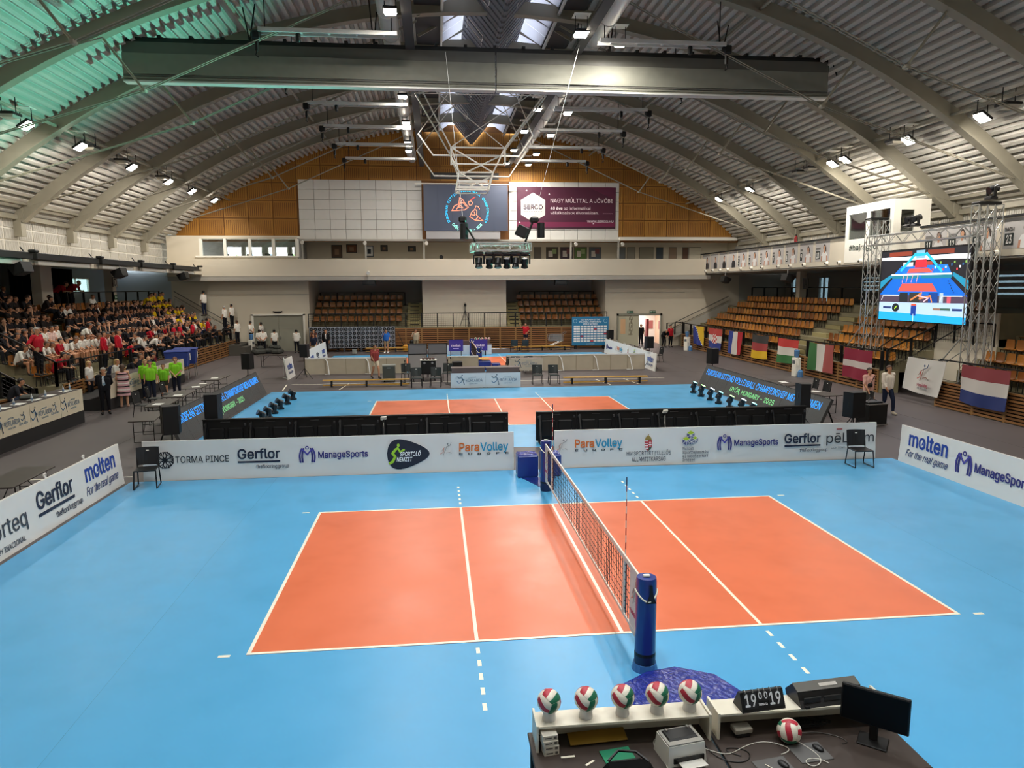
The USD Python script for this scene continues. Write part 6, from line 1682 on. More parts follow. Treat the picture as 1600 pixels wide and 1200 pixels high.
folding_table('dark folding table beside the right far court banner, farther', (10.8, 39.5, 0), 88)
pap = M('white_paper', '#e8e6df', .7)
for k, (x, y) in enumerate(((-12.15, 16.8), (-12.2, 18.9), (-12.3, 21.3), (-12.3, 22.3), (-12.4, 24.2), (11.9, 16.6), (12.0, 19.3), (10.7, 36.2), (10.75, 39.2))):
    solo('paper_sheet', mv(chb(.3, .42, .004, .001), (x, y, .742), rz=10 * (k % 3)), pap, f'white paper sheet on a folding table behind the {"left" if x < 0 else "right"} boards, {nth(k % 5)} from the near end', 'paper')
for k, (x, y, rz) in enumerate(((-13.35, 18.6, 80), (-13.5, 20.2, 100), (-13.4, 21.4, 85), (12.95, 15.2, -90), (12.9, 17.9, -85), (12.95, 18.9, -95), (11.4, 38, -90), (11.5, 34.8, -80))):
    chair(f'black stacking chair at the folding tables on the {"left" if x < 0 else "right"}, {nth(k if k < 3 else k - 3)} from the near end', (x, y, 0), rz)
for k, (x, y) in enumerate(((12.3, 13.6),)):
    t = thing('flight_case', 'black flight case behind the large tripod speaker', 'case', (x, y, 0), 10)
    part(t, 'case', chb(.8, .6, .75, .03, (0, 0, .4)), mblk)
    part(t, 'gear', cat(chb(.6, .4, .06, .02, (0, 0, .81)), tube([(-.2, 0, .84), (0, .1, .92), (.2, 0, .84)], .015, 5)), M('dark_clip'))
    part(t, 'edge_strip', cat(bx(-.41, .41, -.31, -.29, .74, .78), bx(-.41, .41, -.31, -.29, .03, .07)), malu)

# head tables along the left stand
def head_table(label, y0, y1, x=-15.05, logos=3, step_=None):
    t = thing('head_table', label, 'table')
    part(t, 'platform', bx(x - 2.1, x, y0, y1, 0, .44), M('black_platform', '#161415', .7))
    part(t, 'tabletop', bx(x - .85, x - .02, y0 + .02, y1 - .05, 1.16, 1.2), M('dark_table_cover', '#3a2f2d', .7))
    c = part(t, 'front_cloth', bx(x - .03, x - .005, y0, y1, .44, 1.2), M('cream_cloth', '#cfc4ac', .75, bump=.35, bscale=2.5))
    part(t, 'end_cloth', bx(x - .85, x - .03, y1 - .05, y1 - .03, .44, 1.2), M('cream_cloth'))
    k = Ink()
    L = y1 - y0
    n = int(L / 1.85)
    for j in range(n):
        u = L - 1.75 - j * 1.85
        lg_rop(k, u + .25, .34, 1.0)
        lg_rop(k, u - .3, .4, .62, False)
        k.add(at2(text('RÖPLABDA', .07, .45), u - .42, .2), '#7c93a6')
    k.build(c, 'print', minkp, (x - .003, y0, .44), (0, 1, 0), (0, 0, 1))
    part(t, 'cloth_seam', cat([bx(x - .006, x - .001, y0 + L - 1.55 - j * 1.85, y0 + L - 1.53 - j * 1.85, .44, 1.2) for j in range(n)]), M('cloth_seam', '#b0a48c', .8))
    return t
head_table('long cream-clothed head table with bottles at the left edge of the picture', 9.5, 17.75)
head_table('cream-clothed head table behind the group in green shirts', 20.2, 28.85, -15.25)
mbot = M('clear_bottle', '#b9bfc0', .1, spec=.8)
b0 = None
for k, (y, x) in enumerate(((13.2, -15.25), (14.0, -15.3), (14.9, -15.25), (15.8, -15.3), (16.85, -15.25), (17.4, -15.3))):
    lab = f'small water bottle on the left head table, {nth(k)} from the near end'
    if b0 is None:
        b0 = thing('water_bottle', lab, 'bottle', (x, y, 1.2))
        part(b0, 'bottle', lathe([(0, 0), (.032, 0), (.034, .02), (.03, .09), (.034, .15), (.014, .2), (.014, .22), (0, .22)], 10), mbot, smooth=40)
        part(b0, 'cap', cyl(.016, .022, 8, (0, 0, .22)), mwhite)
        part(b0, 'label', lathe([(.0335, .07), (.035, .07), (.035, .12), (.0335, .12)], 10), M('bottle_label', '#6d86a8', .5))
    else:
        dup(b0, (x, y, 1.2), 0, lab)
    if k < 5:
        solo('paper_sheet', mv(chb(.3, .42, .004, .001), (-15.4, y + .42, 1.203)), pap, f'white paper sheet on the left head table, {nth(k)} from the near end', 'paper')
solo('laptop_bag', mv(chb(.5, .6, .1, .04), (-15.7, 15.6, 1.26), rz=20), M('dark_bag', '#3a3b36', .8), 'dark bag lying on the left head table', 'bag')

# blue bins, water coolers
for k, (x, y) in enumerate(((-15.9, 29.9), (-16.0, 31.4))):
    t = thing('ball_trolley', f'blue cloth ball trolley left of the fence, {"nearer" if k == 0 else "farther"} of two', 'trolley', (x, y, 0), 12)
    part(t, 'bag', frustum(1.0, 1.0, 1.15, 1.1, .75, (0, 0, .72)), M('blue_canvas', '#20367f', .7, bump=.3, bscale=6))
    part(t, 'cover', mv(chb(1.2, 1.15, .08, .03), (0, 0, 1.5)), M('blue_canvas'))
    part(t, 'label', bx(.575, .59, .05, .25, 1.0, 1.35), mwhite)
    for a in (-1, 1):
        for b in (-1, 1):
            part(t, 'leg', rod((a * .5, b * .45, .02), (a * .45, b * .4, .78), .025, 6), malu)
def cooler(label, loc, rz):
    t = thing('water_cooler', label, 'water cooler', loc, rz)
    part(t, 'body', chb(.34, .34, 1.0, .02, (0, 0, .5)), mwhite)
    part(t, 'tap_recess', bx(-.1, .1, -.18, -.165, .68, .86), M('cooler_recess', '#5f6468', .4))
    part(t, 'bottle', lathe([(0, 1.0), (.05, 1.0), (.13, 1.1), (.14, 1.38), (.1, 1.42), (0, 1.42)], 14), M('blue_bottle', '#4d79a8', .12, spec=.8), smooth=40)
    part(t, 'cup_tube', cyl(.045, .4, 8, (.2, -.05, .6)), mwhite)
    part(t, 'spare_bottle', lathe([(0, 0), (.14, 0), (.14, .3), (.05, .4), (0, .4)], 12, (.35, .0, 0)), M('blue_bottle'), smooth=40)
cooler('white water cooler in front of the red, white and green flag', (16.4, 26.6, 0), -80)
cooler('white water cooler near the open doorway of the end wall', (16.2, 42.6, 0), -60)
cooler('white water cooler at the end of the left stand fence', (-15.9, 45.2, 0), 60)

# flags on the railing of the right stand
def flag(label, ya, yb, fn, ncol=24, nrow=18, z0=.45, z1=1.83, slant=0.0, name='flag', extra=None, seed=0):
    V, C = [], []
    for i in range(nrow + 1):
        for j in range(ncol + 1):
            u, w = j / ncol, i / nrow       # u along the railing towards the camera, w downwards
            y = ya + (yb - ya) * u + slant * w
            dz = .05 * math.sin(3 * u + seed) * w
            x = 16.93 - .03 - .05 * w - .035 * math.sin(9 * u + 2.5 * w + seed) * (.3 + w)
            V.append((x, y, z1 - (z1 - z0) * w + dz - .02 * math.sin(u * math.pi)))
    V = np.array(V)
    quads, cols = [], []
    vv, ff, cc = [], [], []
    n = 0
    for i in range(nrow):
        for j in range(ncol):
            c = fn((j + .5) / ncol, (i + .5) / nrow)
            if c is None:
                continue
            q = [i * (ncol + 1) + j, i * (ncol + 1) + j + 1, (i + 1) * (ncol + 1) + j + 1, (i + 1) * (ncol + 1) + j]
            vv += [V[a] for a in q]; vv += [V[a] + [.012, 0, 0] for a in q]
            ff += [[n, n + 2, n + 1], [n, n + 3, n + 2], [n + 4, n + 5, n + 6], [n + 4, n + 6, n + 7]]
            for a, b in ((0, 1), (1, 2), (2, 3), (3, 0)):
                ff += [[n + a, n + b, n + 4 + b], [n + a, n + 4 + b, n + 4 + a]]
            cc += [lin(c)] * 8; n += 8
    t = thing(name, label, 'flag')
    part(t, 'cloth', (np.array(vv), np.array(ff)), Mprint('flag_cloth', .75), ink=cc)
    part(t, 'cord', rod((16.95, ya, z1 + .02), (16.95, yb, z1 + .02), .012, 5), mblk)
    if extra:
        extra(t)
    return t
tri = lambda a, b, c, vert: (lambda u, w: (a, b, c)[min(2, int((u if vert else w) * 3))])
flag('flag of a yellow triangle on blue with white stars, farthest on the railing', 43.2, 41.2, lambda u, w: ('#2b3a8e' if u < .18 + .75 * w - .02 and w > (u - .25) * 1.3 - .1 and u < .25 + .7 * w else ('#e3b92b' if u > .2 + .68 * w else '#2b3a8e')) if abs(u - (.16 + .7 * w)) > .035 or int(w * 18) % 2 else '#d8dcec', slant=-.2, seed=1)
flag('red, white and blue flag with a red chequered shield', 40.1, 37.8, lambda u, w: ((('#c23a3a' if (int(u * 24) // 2 + int(w * 18) // 2) % 2 else '#e8e2da') if abs(u - .5) < .17 and .25 < w < .72 else ('#b8453f', '#d7d0c8', '#2c3c8a')[min(2, int(w * 3))])), seed=2)
flag('flag with upright blue, white and red bands', 36.6, 34.5, tri('#2a3b8c', '#d6d0c8', '#b5202e', True), z0=.4, seed=3, slant=.1)
flag('black, red and gold flag with level bands', 33.1, 30.9, tri('#3a3836', '#9c3a3a', '#d8ad1c', False), z0=.45, seed=4)
flag('red, white and green flag with level bands beside the water cooler', 29.7, 27.4, tri('#c13a34', '#cfc9be', '#34703a', False), z0=.5, seed=5)
flag('flag with upright green, white and dull red bands', 26.3, 24.0, tri('#3a6e3c', '#d2ccc4', '#a4504c', True), z0=.42, seed=6)
flag('dark crimson flag with a pale level band', 23.05, 20.85, lambda u, w: '#c9bdb8' if .4 < w < .6 else '#8a1c36', z0=.42, seed=7)
def runner_on(t):
    k = Ink()
    runner(k, .95, .78, 2.0, ('#8f6a5c', '#c2483a', '#5c6a86'))
    k.add(at2(text('ParaVolley', .12, .62, True), .8, .28), '#b0586a')
    k.add(at2(text('EUROPE', .07, .6, True), .82, .17), '#8a8a90')
    k.build(t, 'print', minkp, (16.78, 18.4, .45), (0, -1, 0), (.0, 0, 1))
flag('white hanging flag with a red and blue player emblem', 18.4, 16.2, lambda u, w: '#d9d5cf', z0=.45, extra=runner_on, seed=8, slant=.25)
flag('large red, white and blue flag with level bands at the right edge', 15.35, 13.1, tri('#8c3c42', '#cdc6c0', '#26356f', False), z0=.45, seed=9)

# back of the hall: sponsor board, racks, tripod, cart, far net, scorer table
sbd = sign('sponsor_wall', 'blue sponsor board with rows of white logo boxes', 'sign', (7.95, 45.0, .28), (1, 0, 0), (0, 0, 1), 2.85, 2.2, [], '#2a7ba8', .06)
k = Ink()
for j, s_ in enumerate(('2025 EUROPEAN SITTING', 'VOLLEYBALL CHAMPIONSHIP', 'MEN & WOMEN')):
    k.add(at2(text(s_, .11, (1.5, 1.75, 1.1)[j], True, 'c'), 1.42, 1.93 - .17 * j), '#e6eef2')
for x in (.24, 2.6):
    k.add(at2(prism(Point(0, 0).buffer(.15, quad_segs=4).difference(Point(0, 0).buffer(.12, quad_segs=4)), .004), x, 1.88), '#9cc4d6')
for r_ in range(7):
    for c_ in range(10):
        k.rect(.13 + c_ * .262, .13 + c_ * .262 + .22, .28 + r_ * .185, .28 + r_ * .185 + .12, '#c84a52' if (r_ * 10 + c_) % 17 == 5 else '#eef0f0', .0005)
k.rect(1.1, 1.75, .1, .14, '#d8e6ec')
k.build(sbd, 'print', minkp, (7.95, 44.995, .28), (1, 0, 0), (0, 0, 1))
part(sbd, 'foot', cat(bx(8.2, 8.3, 44.9, 45.4, 0, .3), bx(10.4, 10.5, 44.9, 45.4, 0, .3)), mblk)
rim_m = cat(lathe([(.055, 0), (.125, 0), (.115, .05), (.06, .05)], 12))
for j in range(5):
    t = thing('disc_rack', f'grey rack panel of black discs against the back fence, {nth(j)} from the left', 'rack', (-11.75 + j * 1.26, 45.2, .3))
    part(t, 'panel', bx(.02, 1.24, 0, .08, 0, 1.58), M('rack_grey', '#9296a0', .6))
    part(t, 'frame', cat(bx(0, .02, -.02, .1, 0, 1.6), bx(1.24, 1.26, -.02, .1, 0, 1.6), bx(0, .06, -.02, .3, -.3, 0), bx(1.2, 1.26, -.02, .3, -.3, 0)), M('rack_edge', '#3c3e42', .5))
    for a in range(4):
        for b in range(5):
            part(t, 'disc', on(rim_m, (.17 + .305 * a, 0, .17 + .31 * b), (1, 0, 0), (0, 0, 1)), mblk)
t = thing('camera_tripod', 'video camera on a tall tripod on the back stand deck', 'camera', (-.12, 46.9, 1.72))
part(t, 'leg', rod((0, 0, 1.3), (-.42, .1, 0), .022, 5), M('tripod_grey', '#3f3f3f', .5)); part(t, 'leg', rod((0, 0, 1.3), (.42, .1, 0), .022, 5), M('tripod_grey')); part(t, 'leg', rod((0, 0, 1.3), (0, -.4, 0), .022, 5), M('tripod_grey'))
part(t, 'column', cat(rod((0, 0, .9), (0, 0, 1.5), .03, 6), rod((-.22, .05, .6), (.22, .05, .6), .012, 4)), M('tripod_grey'))
part(t, 'camera', cat(chb(.16, .36, .2, .03, (0, 0, 1.66)), mv(cyl(.06, .14, 10), (0, -.17, 1.66), rx=90), chb(.05, .15, .08, .02, (0, .02, 1.8))), mblk)
t = thing('camera_tripod', 'dark figure-like camera on a tripod on the gallery', 'camera', (-1.9, 47.2, 5.7))
part(t, 'leg', cat(rod((0, 0, 1.2), (-.3, .1, 0), .03, 5), rod((0, 0, 1.2), (.3, .1, 0), .03, 5), rod((0, 0, 1.2), (0, -.3, 0), .03, 5)), mblk)
part(t, 'camera', chb(.25, .4, .3, .05, (0, 0, 1.35)), mblk)
t = thing('wire_cart', 'empty wire shopping cart near the back fence', 'cart', (6.6, 44.6, 0.35), 5)
wr_ = [((-.5 + .1 * j, y, .35), (-.55 + .11 * j, y, .85)) for j in range(11) for y in (-.28, .28)] + [((-.5, y, .35 + .1 * i), (.55, y, .35 + .1 * i)) for i in range(6) for y in (-.28, .28)] + [((x, -.28, .35), (x, .28, .35)) for x in np.arange(-.5, .56, .15)] + [((.55, -.28, .85), (.8, -.28, 1.02)), ((.55, .28, .85), (.8, .28, 1.02)), ((.8, -.28, 1.02), (.8, .28, 1.02))]
part(t, 'basket', rods(wr_, .012, 4), malu)
part(t, 'chassis', rods([((.5, -.25, .35), (-.4, -.25, .0)), ((.5, .25, .35), (-.4, .25, .0)), ((-.4, -.25, .0), (.7, -.25, -.2)), ((-.4, .25, 0), (.7, .25, -.2))], .02, 5), malu)
part(t, 'wheel', cat([mv(cyl(.07, .04, 10), (x, y, -.28), rx=90) for x in (-.4, .7) for y in (-.25, .29)]), mblk)
post_pad('net_post', 'blue padded net post at the near side of the farthest court', .1, 33.2, 1.2, .16)
post_pad('net_post', 'blue padded net post at the far side of the farthest court', .05, 40.8, 1.2, .16)
t = thing('volleyball_net', 'small distant net across the farthest orange court', 'net')
part(t, 'top_tape', bx(-.012, .012, 33.4, 40.6, 1.05, 1.13), M('white_net_tape')); part(t, 'bottom_tape', bx(-.01, .01, 33.4, 40.6, .3, .35), M('white_net_tape'))
part(t, 'net_mesh', cat([bx(-.004, .004, y - .006, y + .006, .33, 1.08) for y in np.arange(33.5, 40.6, .14)] + [bx(-.004, .004, 33.4, 40.6, z - .006, z + .006) for z in np.arange(.42, 1.05, .14)]), M('black_net_cord'))
t = thing('scorer_table', 'distant scorer table with a white cloth behind the farthest court', 'table')
part(t, 'tabletop', bx(-1.7, 1.5, 41.6, 42.3, .72, .76), M('brown_table_top')); part(t, 'front_cloth', bx(-1.7, 1.5, 41.55, 41.6, .02, .7), M('cloth_cfd6da', '#cfd6da', .7, bump=.3, bscale=3)); part(t, 'hutch', bx(-1.6, 1.4, 42.0, 42.3, .76, .98), M('brown_table_top'))
part(t, 'leg', cat(bx(-1.6, -1.5, 42, 42.1, 0, .72), bx(1.3, 1.4, 42, 42.1, 0, .72)), mblk)
for k, x in enumerate((-1.05, .65)):
    sb_ = sign('sponsor_banner', f'purple-blue panel leaning in front of the distant scorer table, {"left" if k == 0 else "right"} of two', 'sign', (x - .5, 40.95, .35), (1, 0, 0), (0, 0, 1), 1.0, .78, [(at2(text('molten', .16, .62, True, 'c'), .5, .3), '#e4dcf0'), (bx(.3, .7, .15, .19, 0, .003), '#b8aee0')], '#2e2a8c')
    part(sb_, 'foot', cat(bx(x - .4, x - .34, 40.97, 41.05, 0, .4), bx(x + .34, x + .4, 40.97, 41.05, 0, .4)), mblk)
for k in range(5):
    ball(f'tiny distant volleyball on the far scorer table, {nth(k)} from the left', (.4 + .24 * k, 42.15, 1.09), 20 * k)
t = thing('foam_block', 'blue foam base with a yellow top in front of the farthest court net', 'mat')
part(t, 'block', chb(1.4, .8, .5, .03, (.0, 32.2, .27)), mpad); part(t, 'top_board', bx(-.7, .6, 31.9, 32.5, .62, .68), M('yellow_pine'))
part(t, 'side_block', chb(.5, .6, .34, .03, (1.0, 32.3, .19)), mpad)
solo('folded_case', cat(chb(.55, .5, .3, .03, (-1.3, 30.3, .55)), chb(.5, .4, .4, .02, (-1.3, 30.3, .2))), mblk, 'black case left of the gap in the far banner', 'case')
solo('jacket_pile', mv(chb(.7, .4, .35, .12), (-.5, 30.4, .18), rz=12), mblkcloth, 'black jacket heap beside the black case at the far banner gap', 'clothes')
for k, (x, y) in enumerate(((-14.6, 45.0), (-15.2, 44.2), (-13.9, 44.4))):
    solo('gear_heap', mv(cat(chb(.9, .7, .35, .12, (0, 0, .2)), chb(.5, .5, .3, .12, (.2, .1, .45))), (x, y, 0), rz=k * 40), M('dark_bag'), f'dark heap of bags near the left end of the back wall, {nth(k)} from the right', 'bags')
solo('loudspeaker_small', cat(chb(.3, .25, .35, .02, (-8.3, 43.4, .2))), M('grey_rim'), 'small grey floor box near the disc racks', 'box')
t = thing('floor_cleaner', 'yellow and black cleaning machine beside the disc racks', 'machine', (-4.7, 45.1, 0))
part(t, 'body', cat(chb(.4, .4, .5, .1, (0, 0, .25))), M('machine_yellow', '#c98a1e', .5)); part(t, 'motor', chb(.35, .35, .8, .08, (.5, .1, .45)), mblk); part(t, 'handle', tube([(-.1, 0, .4), (-.5, .1, 1.3), (-.6, .1, 1.5)], .025, 5), mblk)
solo('wall_box', chb(.35, .12, .45, .02, (-3.9, 46.2, 1.15)), mblk, 'black box hung on the back fence', 'box')
t = thing('fire_extinguisher', 'red fire extinguisher on the right balcony rail', 'extinguisher', (19.0, 32.3, 7.2))
part(t, 'cylinder', lathe([(0, 0), (.09, 0), (.09, .42), (.04, .5), (0, .5)], 12), M('extinguisher_red', '#9c1f22', .35)); part(t, 'valve', cat(chb(.1, .05, .06, .01, (0, 0, .54)), tube([(.04, 0, .52), (.12, 0, .4), (.12, 0, .2)], .012, 5)), mblk)
# ================================================================ people
def _hull(p, q, r1, r2, n=10):
    return m3.Manifold.hull(m3.Manifold.sphere(r1, n).translate(p) + m3.Manifold.sphere(r2, n).translate(q))
def figure(J, female=False, k=1.0):
    """One continuous body around the joints J (facing +y). Returns vertices, faces, per-vertex bone index."""
    sh = .92 if female else 1.0
    bones = []
    def B(n, a, b, r1, r2):
        bones.append((n, np.array(J[a] if isinstance(a, str) else a, float), np.array(J[b] if isinstance(b, str) else b, float), r1, r2))
    pel, che, nek, hd = (np.array(J[x], float) for x in ('pelvis', 'chest', 'neck', 'head'))
    side = np.array(J['sr'], float) - np.array(J['sl'], float); side /= np.linalg.norm(side)
    hips = np.array(J['hr'], float) - np.array(J['hl'], float); hips /= np.linalg.norm(hips)
    for s in (-1, 1):
        B('torso', pel + hips * s * .075, che + side * s * .095 * sh, .115, .112)
        B('torso', che + side * s * .095 * sh, nek + side * s * .03 - [0, 0, .06], .112, .065)
    B('torso', 'sl', 'sr', .065, .065)
    B('torso', 'pelvis', 'chest', .12, .125)
    B('neck', nek - [0, 0, .05], hd - [0, 0, .06], .056, .052)
    for s in ('l', 'r'):
        B('uarm' + s, 's' + s, 'e' + s, .056 * sh, .042 * sh); B('farm' + s, 'e' + s, 'w' + s, .042 * sh, .028)
        B('thigh' + s, 'h' + s, 'k' + s, .09, .06); B('shin' + s, 'k' + s, 'a' + s, .058, .037)
        B('foot' + s, np.array(J['a' + s]) - [0, 0, .03], J['t' + s], .042, .036)
    M_ = [_hull(a, b, r1, r2) for _, a, b, r1, r2 in bones]
    # head with brow, nose, chin, ears
    fw = np.array(J.get('face', (0, 1, 0)), float); fw /= np.linalg.norm(fw)
    sd = np.cross(fw, [0, 0, 1.0]); sd /= np.linalg.norm(sd); up = np.cross(sd, fw)
    P = lambda x, y, z: tuple(hd + sd * x + fw * y + up * z)
    S = lambda r, c, n=10: m3.Manifold.sphere(r, n).translate(c)
    H = [m3.Manifold.hull(S(.078, P(0, -.02, .035), 14) + S(.07, P(0, .025, .03), 14) + S(.042, P(0, .05, -.085)) + S(.05, P(0, 0, -.06))),
         m3.Manifold.hull(S(.011, P(0, .098, .015), 6) + S(.017, P(0, .108, -.022), 6)), S(.022, P(.077, -.005, -.005), 6), S(.022, P(-.077, -.005, -.005), 6)]
    # hands: palm and five separate fingers
    for s in ('l', 'r'):
        w, e = np.array(J['w' + s], float), np.array(J['e' + s], float)
        d = w - e; d /= np.linalg.norm(d)
        d = np.array(J.get('hd' + s, d), float); d /= np.linalg.norm(d)
        o = np.cross(d, fw if abs(d @ fw) < .8 else up); o /= np.linalg.norm(o)
        q = np.cross(o, d)
        pc = w + d * .05
        H.append(m3.Manifold.hull(sum((S(.014, tuple(w + d * t + q * u), 6) for t, u in ((.01, -.022), (.01, .022), (.085, -.035), (.085, .035))), m3.Manifold())))
        for j, ln in enumerate((.066, .075, .07, .055)):
            b0_ = w + d * .085 + q * (-.033 + .022 * j); kn = b0_ + d * ln * .5 + o * .004; tp = kn + d * ln * .45 + o * .018
            H.append(_hull(tuple(b0_), tuple(kn), .0095, .009, 6)); H.append(_hull(tuple(kn), tuple(tp), .009, .0075, 6))
        th0 = w + d * .03 - q * .03; th1 = th0 - q * .03 + d * .035; H.append(_hull(tuple(th0), tuple(th1), .012, .0105, 6)); H.append(_hull(tuple(th1), tuple(th1 + d * .03), .0105, .009, 6))
    man = m3.Manifold.batch_boolean([m for m in M_ + H], m3.OpType.Add)
    man = man.refine_to_length(.05)
    v, f = arr(man)
    tm = trimesh.Trimesh(v, f, process=True)
    trimesh.smoothing.filter_taubin(tm, lamb=.5, nu=.53, iterations=4)
    v, f = np.array(tm.vertices), np.array(tm.faces)
    names, D, T = [], [], []
    for n, a, b, r1, r2 in bones:
        ab = b - a; t = np.clip(((v - a) @ ab) / (ab @ ab + 1e-9), 0, 1)
        D.append(np.linalg.norm(v - (a + t[:, None] * ab), axis=1) - (r1 + (r2 - r1) * t)); T.append(t); names.append(n)
    D.append(np.linalg.norm(v - hd, axis=1) - .1); names.append('head'); T.append(np.zeros(len(v)))
    for s in ('l', 'r'):
        w, e = np.array(J['w' + s], float), np.array(J['e' + s], float)
        d = (w - e) / np.linalg.norm(w - e); c = w + d * .09
        D.append(np.linalg.norm(v - c, axis=1) - .085); names.append('hand' + s); T.append(np.zeros(len(v)))
    k_ = np.argmin(np.array(D), 0)
    return v, f, np.array(names)[k_], np.array(T)[k_, np.arange(len(v))], (hd, fw, sd, up), tm.vertex_normals
def cut(v, f, n, mask, off):
    fm = f[mask[f].all(1)]
    if not len(fm):
        return None
    ids, inv = np.unique(fm, return_inverse=True)
    V = v[ids] + n[ids] * off; F = inv.reshape(-1, 3)
    # close the hem back to the body
    e = np.sort(np.vstack([F[:, [0, 1]], F[:, [1, 2]], F[:, [2, 0]]]), 1)
    de = np.vstack([F[:, [0, 1]], F[:, [1, 2]], F[:, [2, 0]]])
    u, ix, ct = np.unique(e, axis=0, return_index=True, return_counts=True)
    bd = de[ix[ct == 1]]
    m = len(V)
    V = np.vstack([V, v[ids] - n[ids] * .004])
    S = np.vstack([np.column_stack([bd[:, 0], bd[:, 0] + m, bd[:, 1]]), np.column_stack([bd[:, 1], bd[:, 0] + m, bd[:, 1] + m])]) if len(bd) else np.zeros((0, 3), int)
    return V, np.vstack([F, S])
SKIN = ['#c08a68', '#b07a58', '#a06a4c', '#c99878']
HAIR = {'d': '#231a15', 'b': '#4a3222', 'g': '#9a958e', 'y': '#a98a58', 'r': '#6b3f26', 'k': '#111010'}
def STAND(**kw):
    J = dict(pelvis=(0, 0, .96), chest=(0, .01, 1.30), neck=(0, 0, 1.47), head=(0, .02, 1.625), sl=(-.185, 0, 1.415), sr=(.185, 0, 1.415), el=(-.235, -.01, 1.14), er=(.235, -.01, 1.14), wl=(-.235, .07, .90), wr=(.235, .07, .90),
             hl=(-.09, 0, .93), hr=(.09, 0, .93), kl=(-.10, .02, .50), kr=(.10, .02, .50), al=(-.11, -.01, .085), ar=(.11, -.01, .085), tl=(-.13, .15, .04), tr=(.13, .15, .04))
    J.update(kw); return J
def SIT(**kw):  # seat at z 0, facing +y
    J = dict(pelvis=(0, -.02, .11), chest=(0, .0, .43), neck=(0, .04, .60), head=(0, .085, .755), sl=(-.18, .03, .545), sr=(.18, .03, .545), el=(-.23, .10, .30), er=(.23, .10, .30), wl=(-.12, .30, .20), wr=(.12, .30, .20),
             hl=(-.09, 0, .09), hr=(.09, 0, .09), kl=(-.12, .42, .10), kr=(.12, .42, .10), al=(-.12, .44, -.31), ar=(.12, .44, -.31), tl=(-.13, .58, -.37), tr=(.13, .58, -.37))
    J.update(kw); return J
POSE = {
 'sit': SIT(), 'lean': SIT(chest=(0, .10, .41), neck=(0, .22, .55), head=(0, .31, .68), sl=(-.18, .2, .5), sr=(.18, .2, .5), el=(-.22, .3, .26), er=(.22, .3, .26), wl=(-.08, .46, .2), wr=(.06, .46, .2), face=(0, 1, -.15)),
 'fold': SIT(wl=(.10, .22, .33), el=(-.23, .12, .32), wr=(-.10, .23, .36), er=(.23, .12, .34), face=(.35, 1, 0)), 'chin': SIT(er=(.17, .28, .24), wr=(.06, .2, .56), face=(-.3, 1, -.05)),
 'stand': STAND(), 'back_hands': STAND(el=(-.25, -.08, 1.16), wl=(-.06, -.16, .98), er=(.25, -.08, 1.16), wr=(.06, -.16, .98), face=(.2, 1, 0)),
 'front_hands': STAND(el=(-.24, .05, 1.15), wl=(-.04, .2, .95), er=(.24, .05, 1.15), wr=(.04, .2, .95)), 'phone': STAND(er=(.26, .1, 1.2), wr=(.1, .22, 1.45), el=(-.24, -.01, 1.14), face=(-.3, 1, 0)),
 'walk': STAND(kl=(-.09, .2, .52), al=(-.09, .22, .1), tl=(-.1, .37, .05), kr=(.09, -.02, .5), ar=(.09, -.22, .14), tr=(.1, -.1, .045), el=(-.24, -.1, 1.15), wl=(-.22, -.08, .9), er=(.24, .06, 1.16), wr=(.2, .2, .95), face=(.15, 1, 0)),
 'bend': STAND(pelvis=(0, -.12, .93), chest=(0, .14, 1.16), neck=(0, .3, 1.24), head=(0, .42, 1.33), sl=(-.18, .26, 1.2), sr=(.18, .26, 1.2), el=(-.2, .3, .95), er=(.2, .32, .95), wl=(-.12, .5, .93), wr=(.12, .5, .93), hl=(-.09, -.1, .92), hr=(.09, -.1, .92), face=(0, 1, -.1)),
 'wave': STAND(er=(.36, .02, 1.36), wr=(.4, .15, 1.58), el=(-.25, -.05, 1.18), wl=(-.14, .1, 1.0)),
 'hips': STAND(el=(-.36, -.06, 1.18), wl=(-.17, .02, 1.02), er=(.36, -.06, 1.18), wr=(.17, .02, 1.02)),
}
_geo = {}
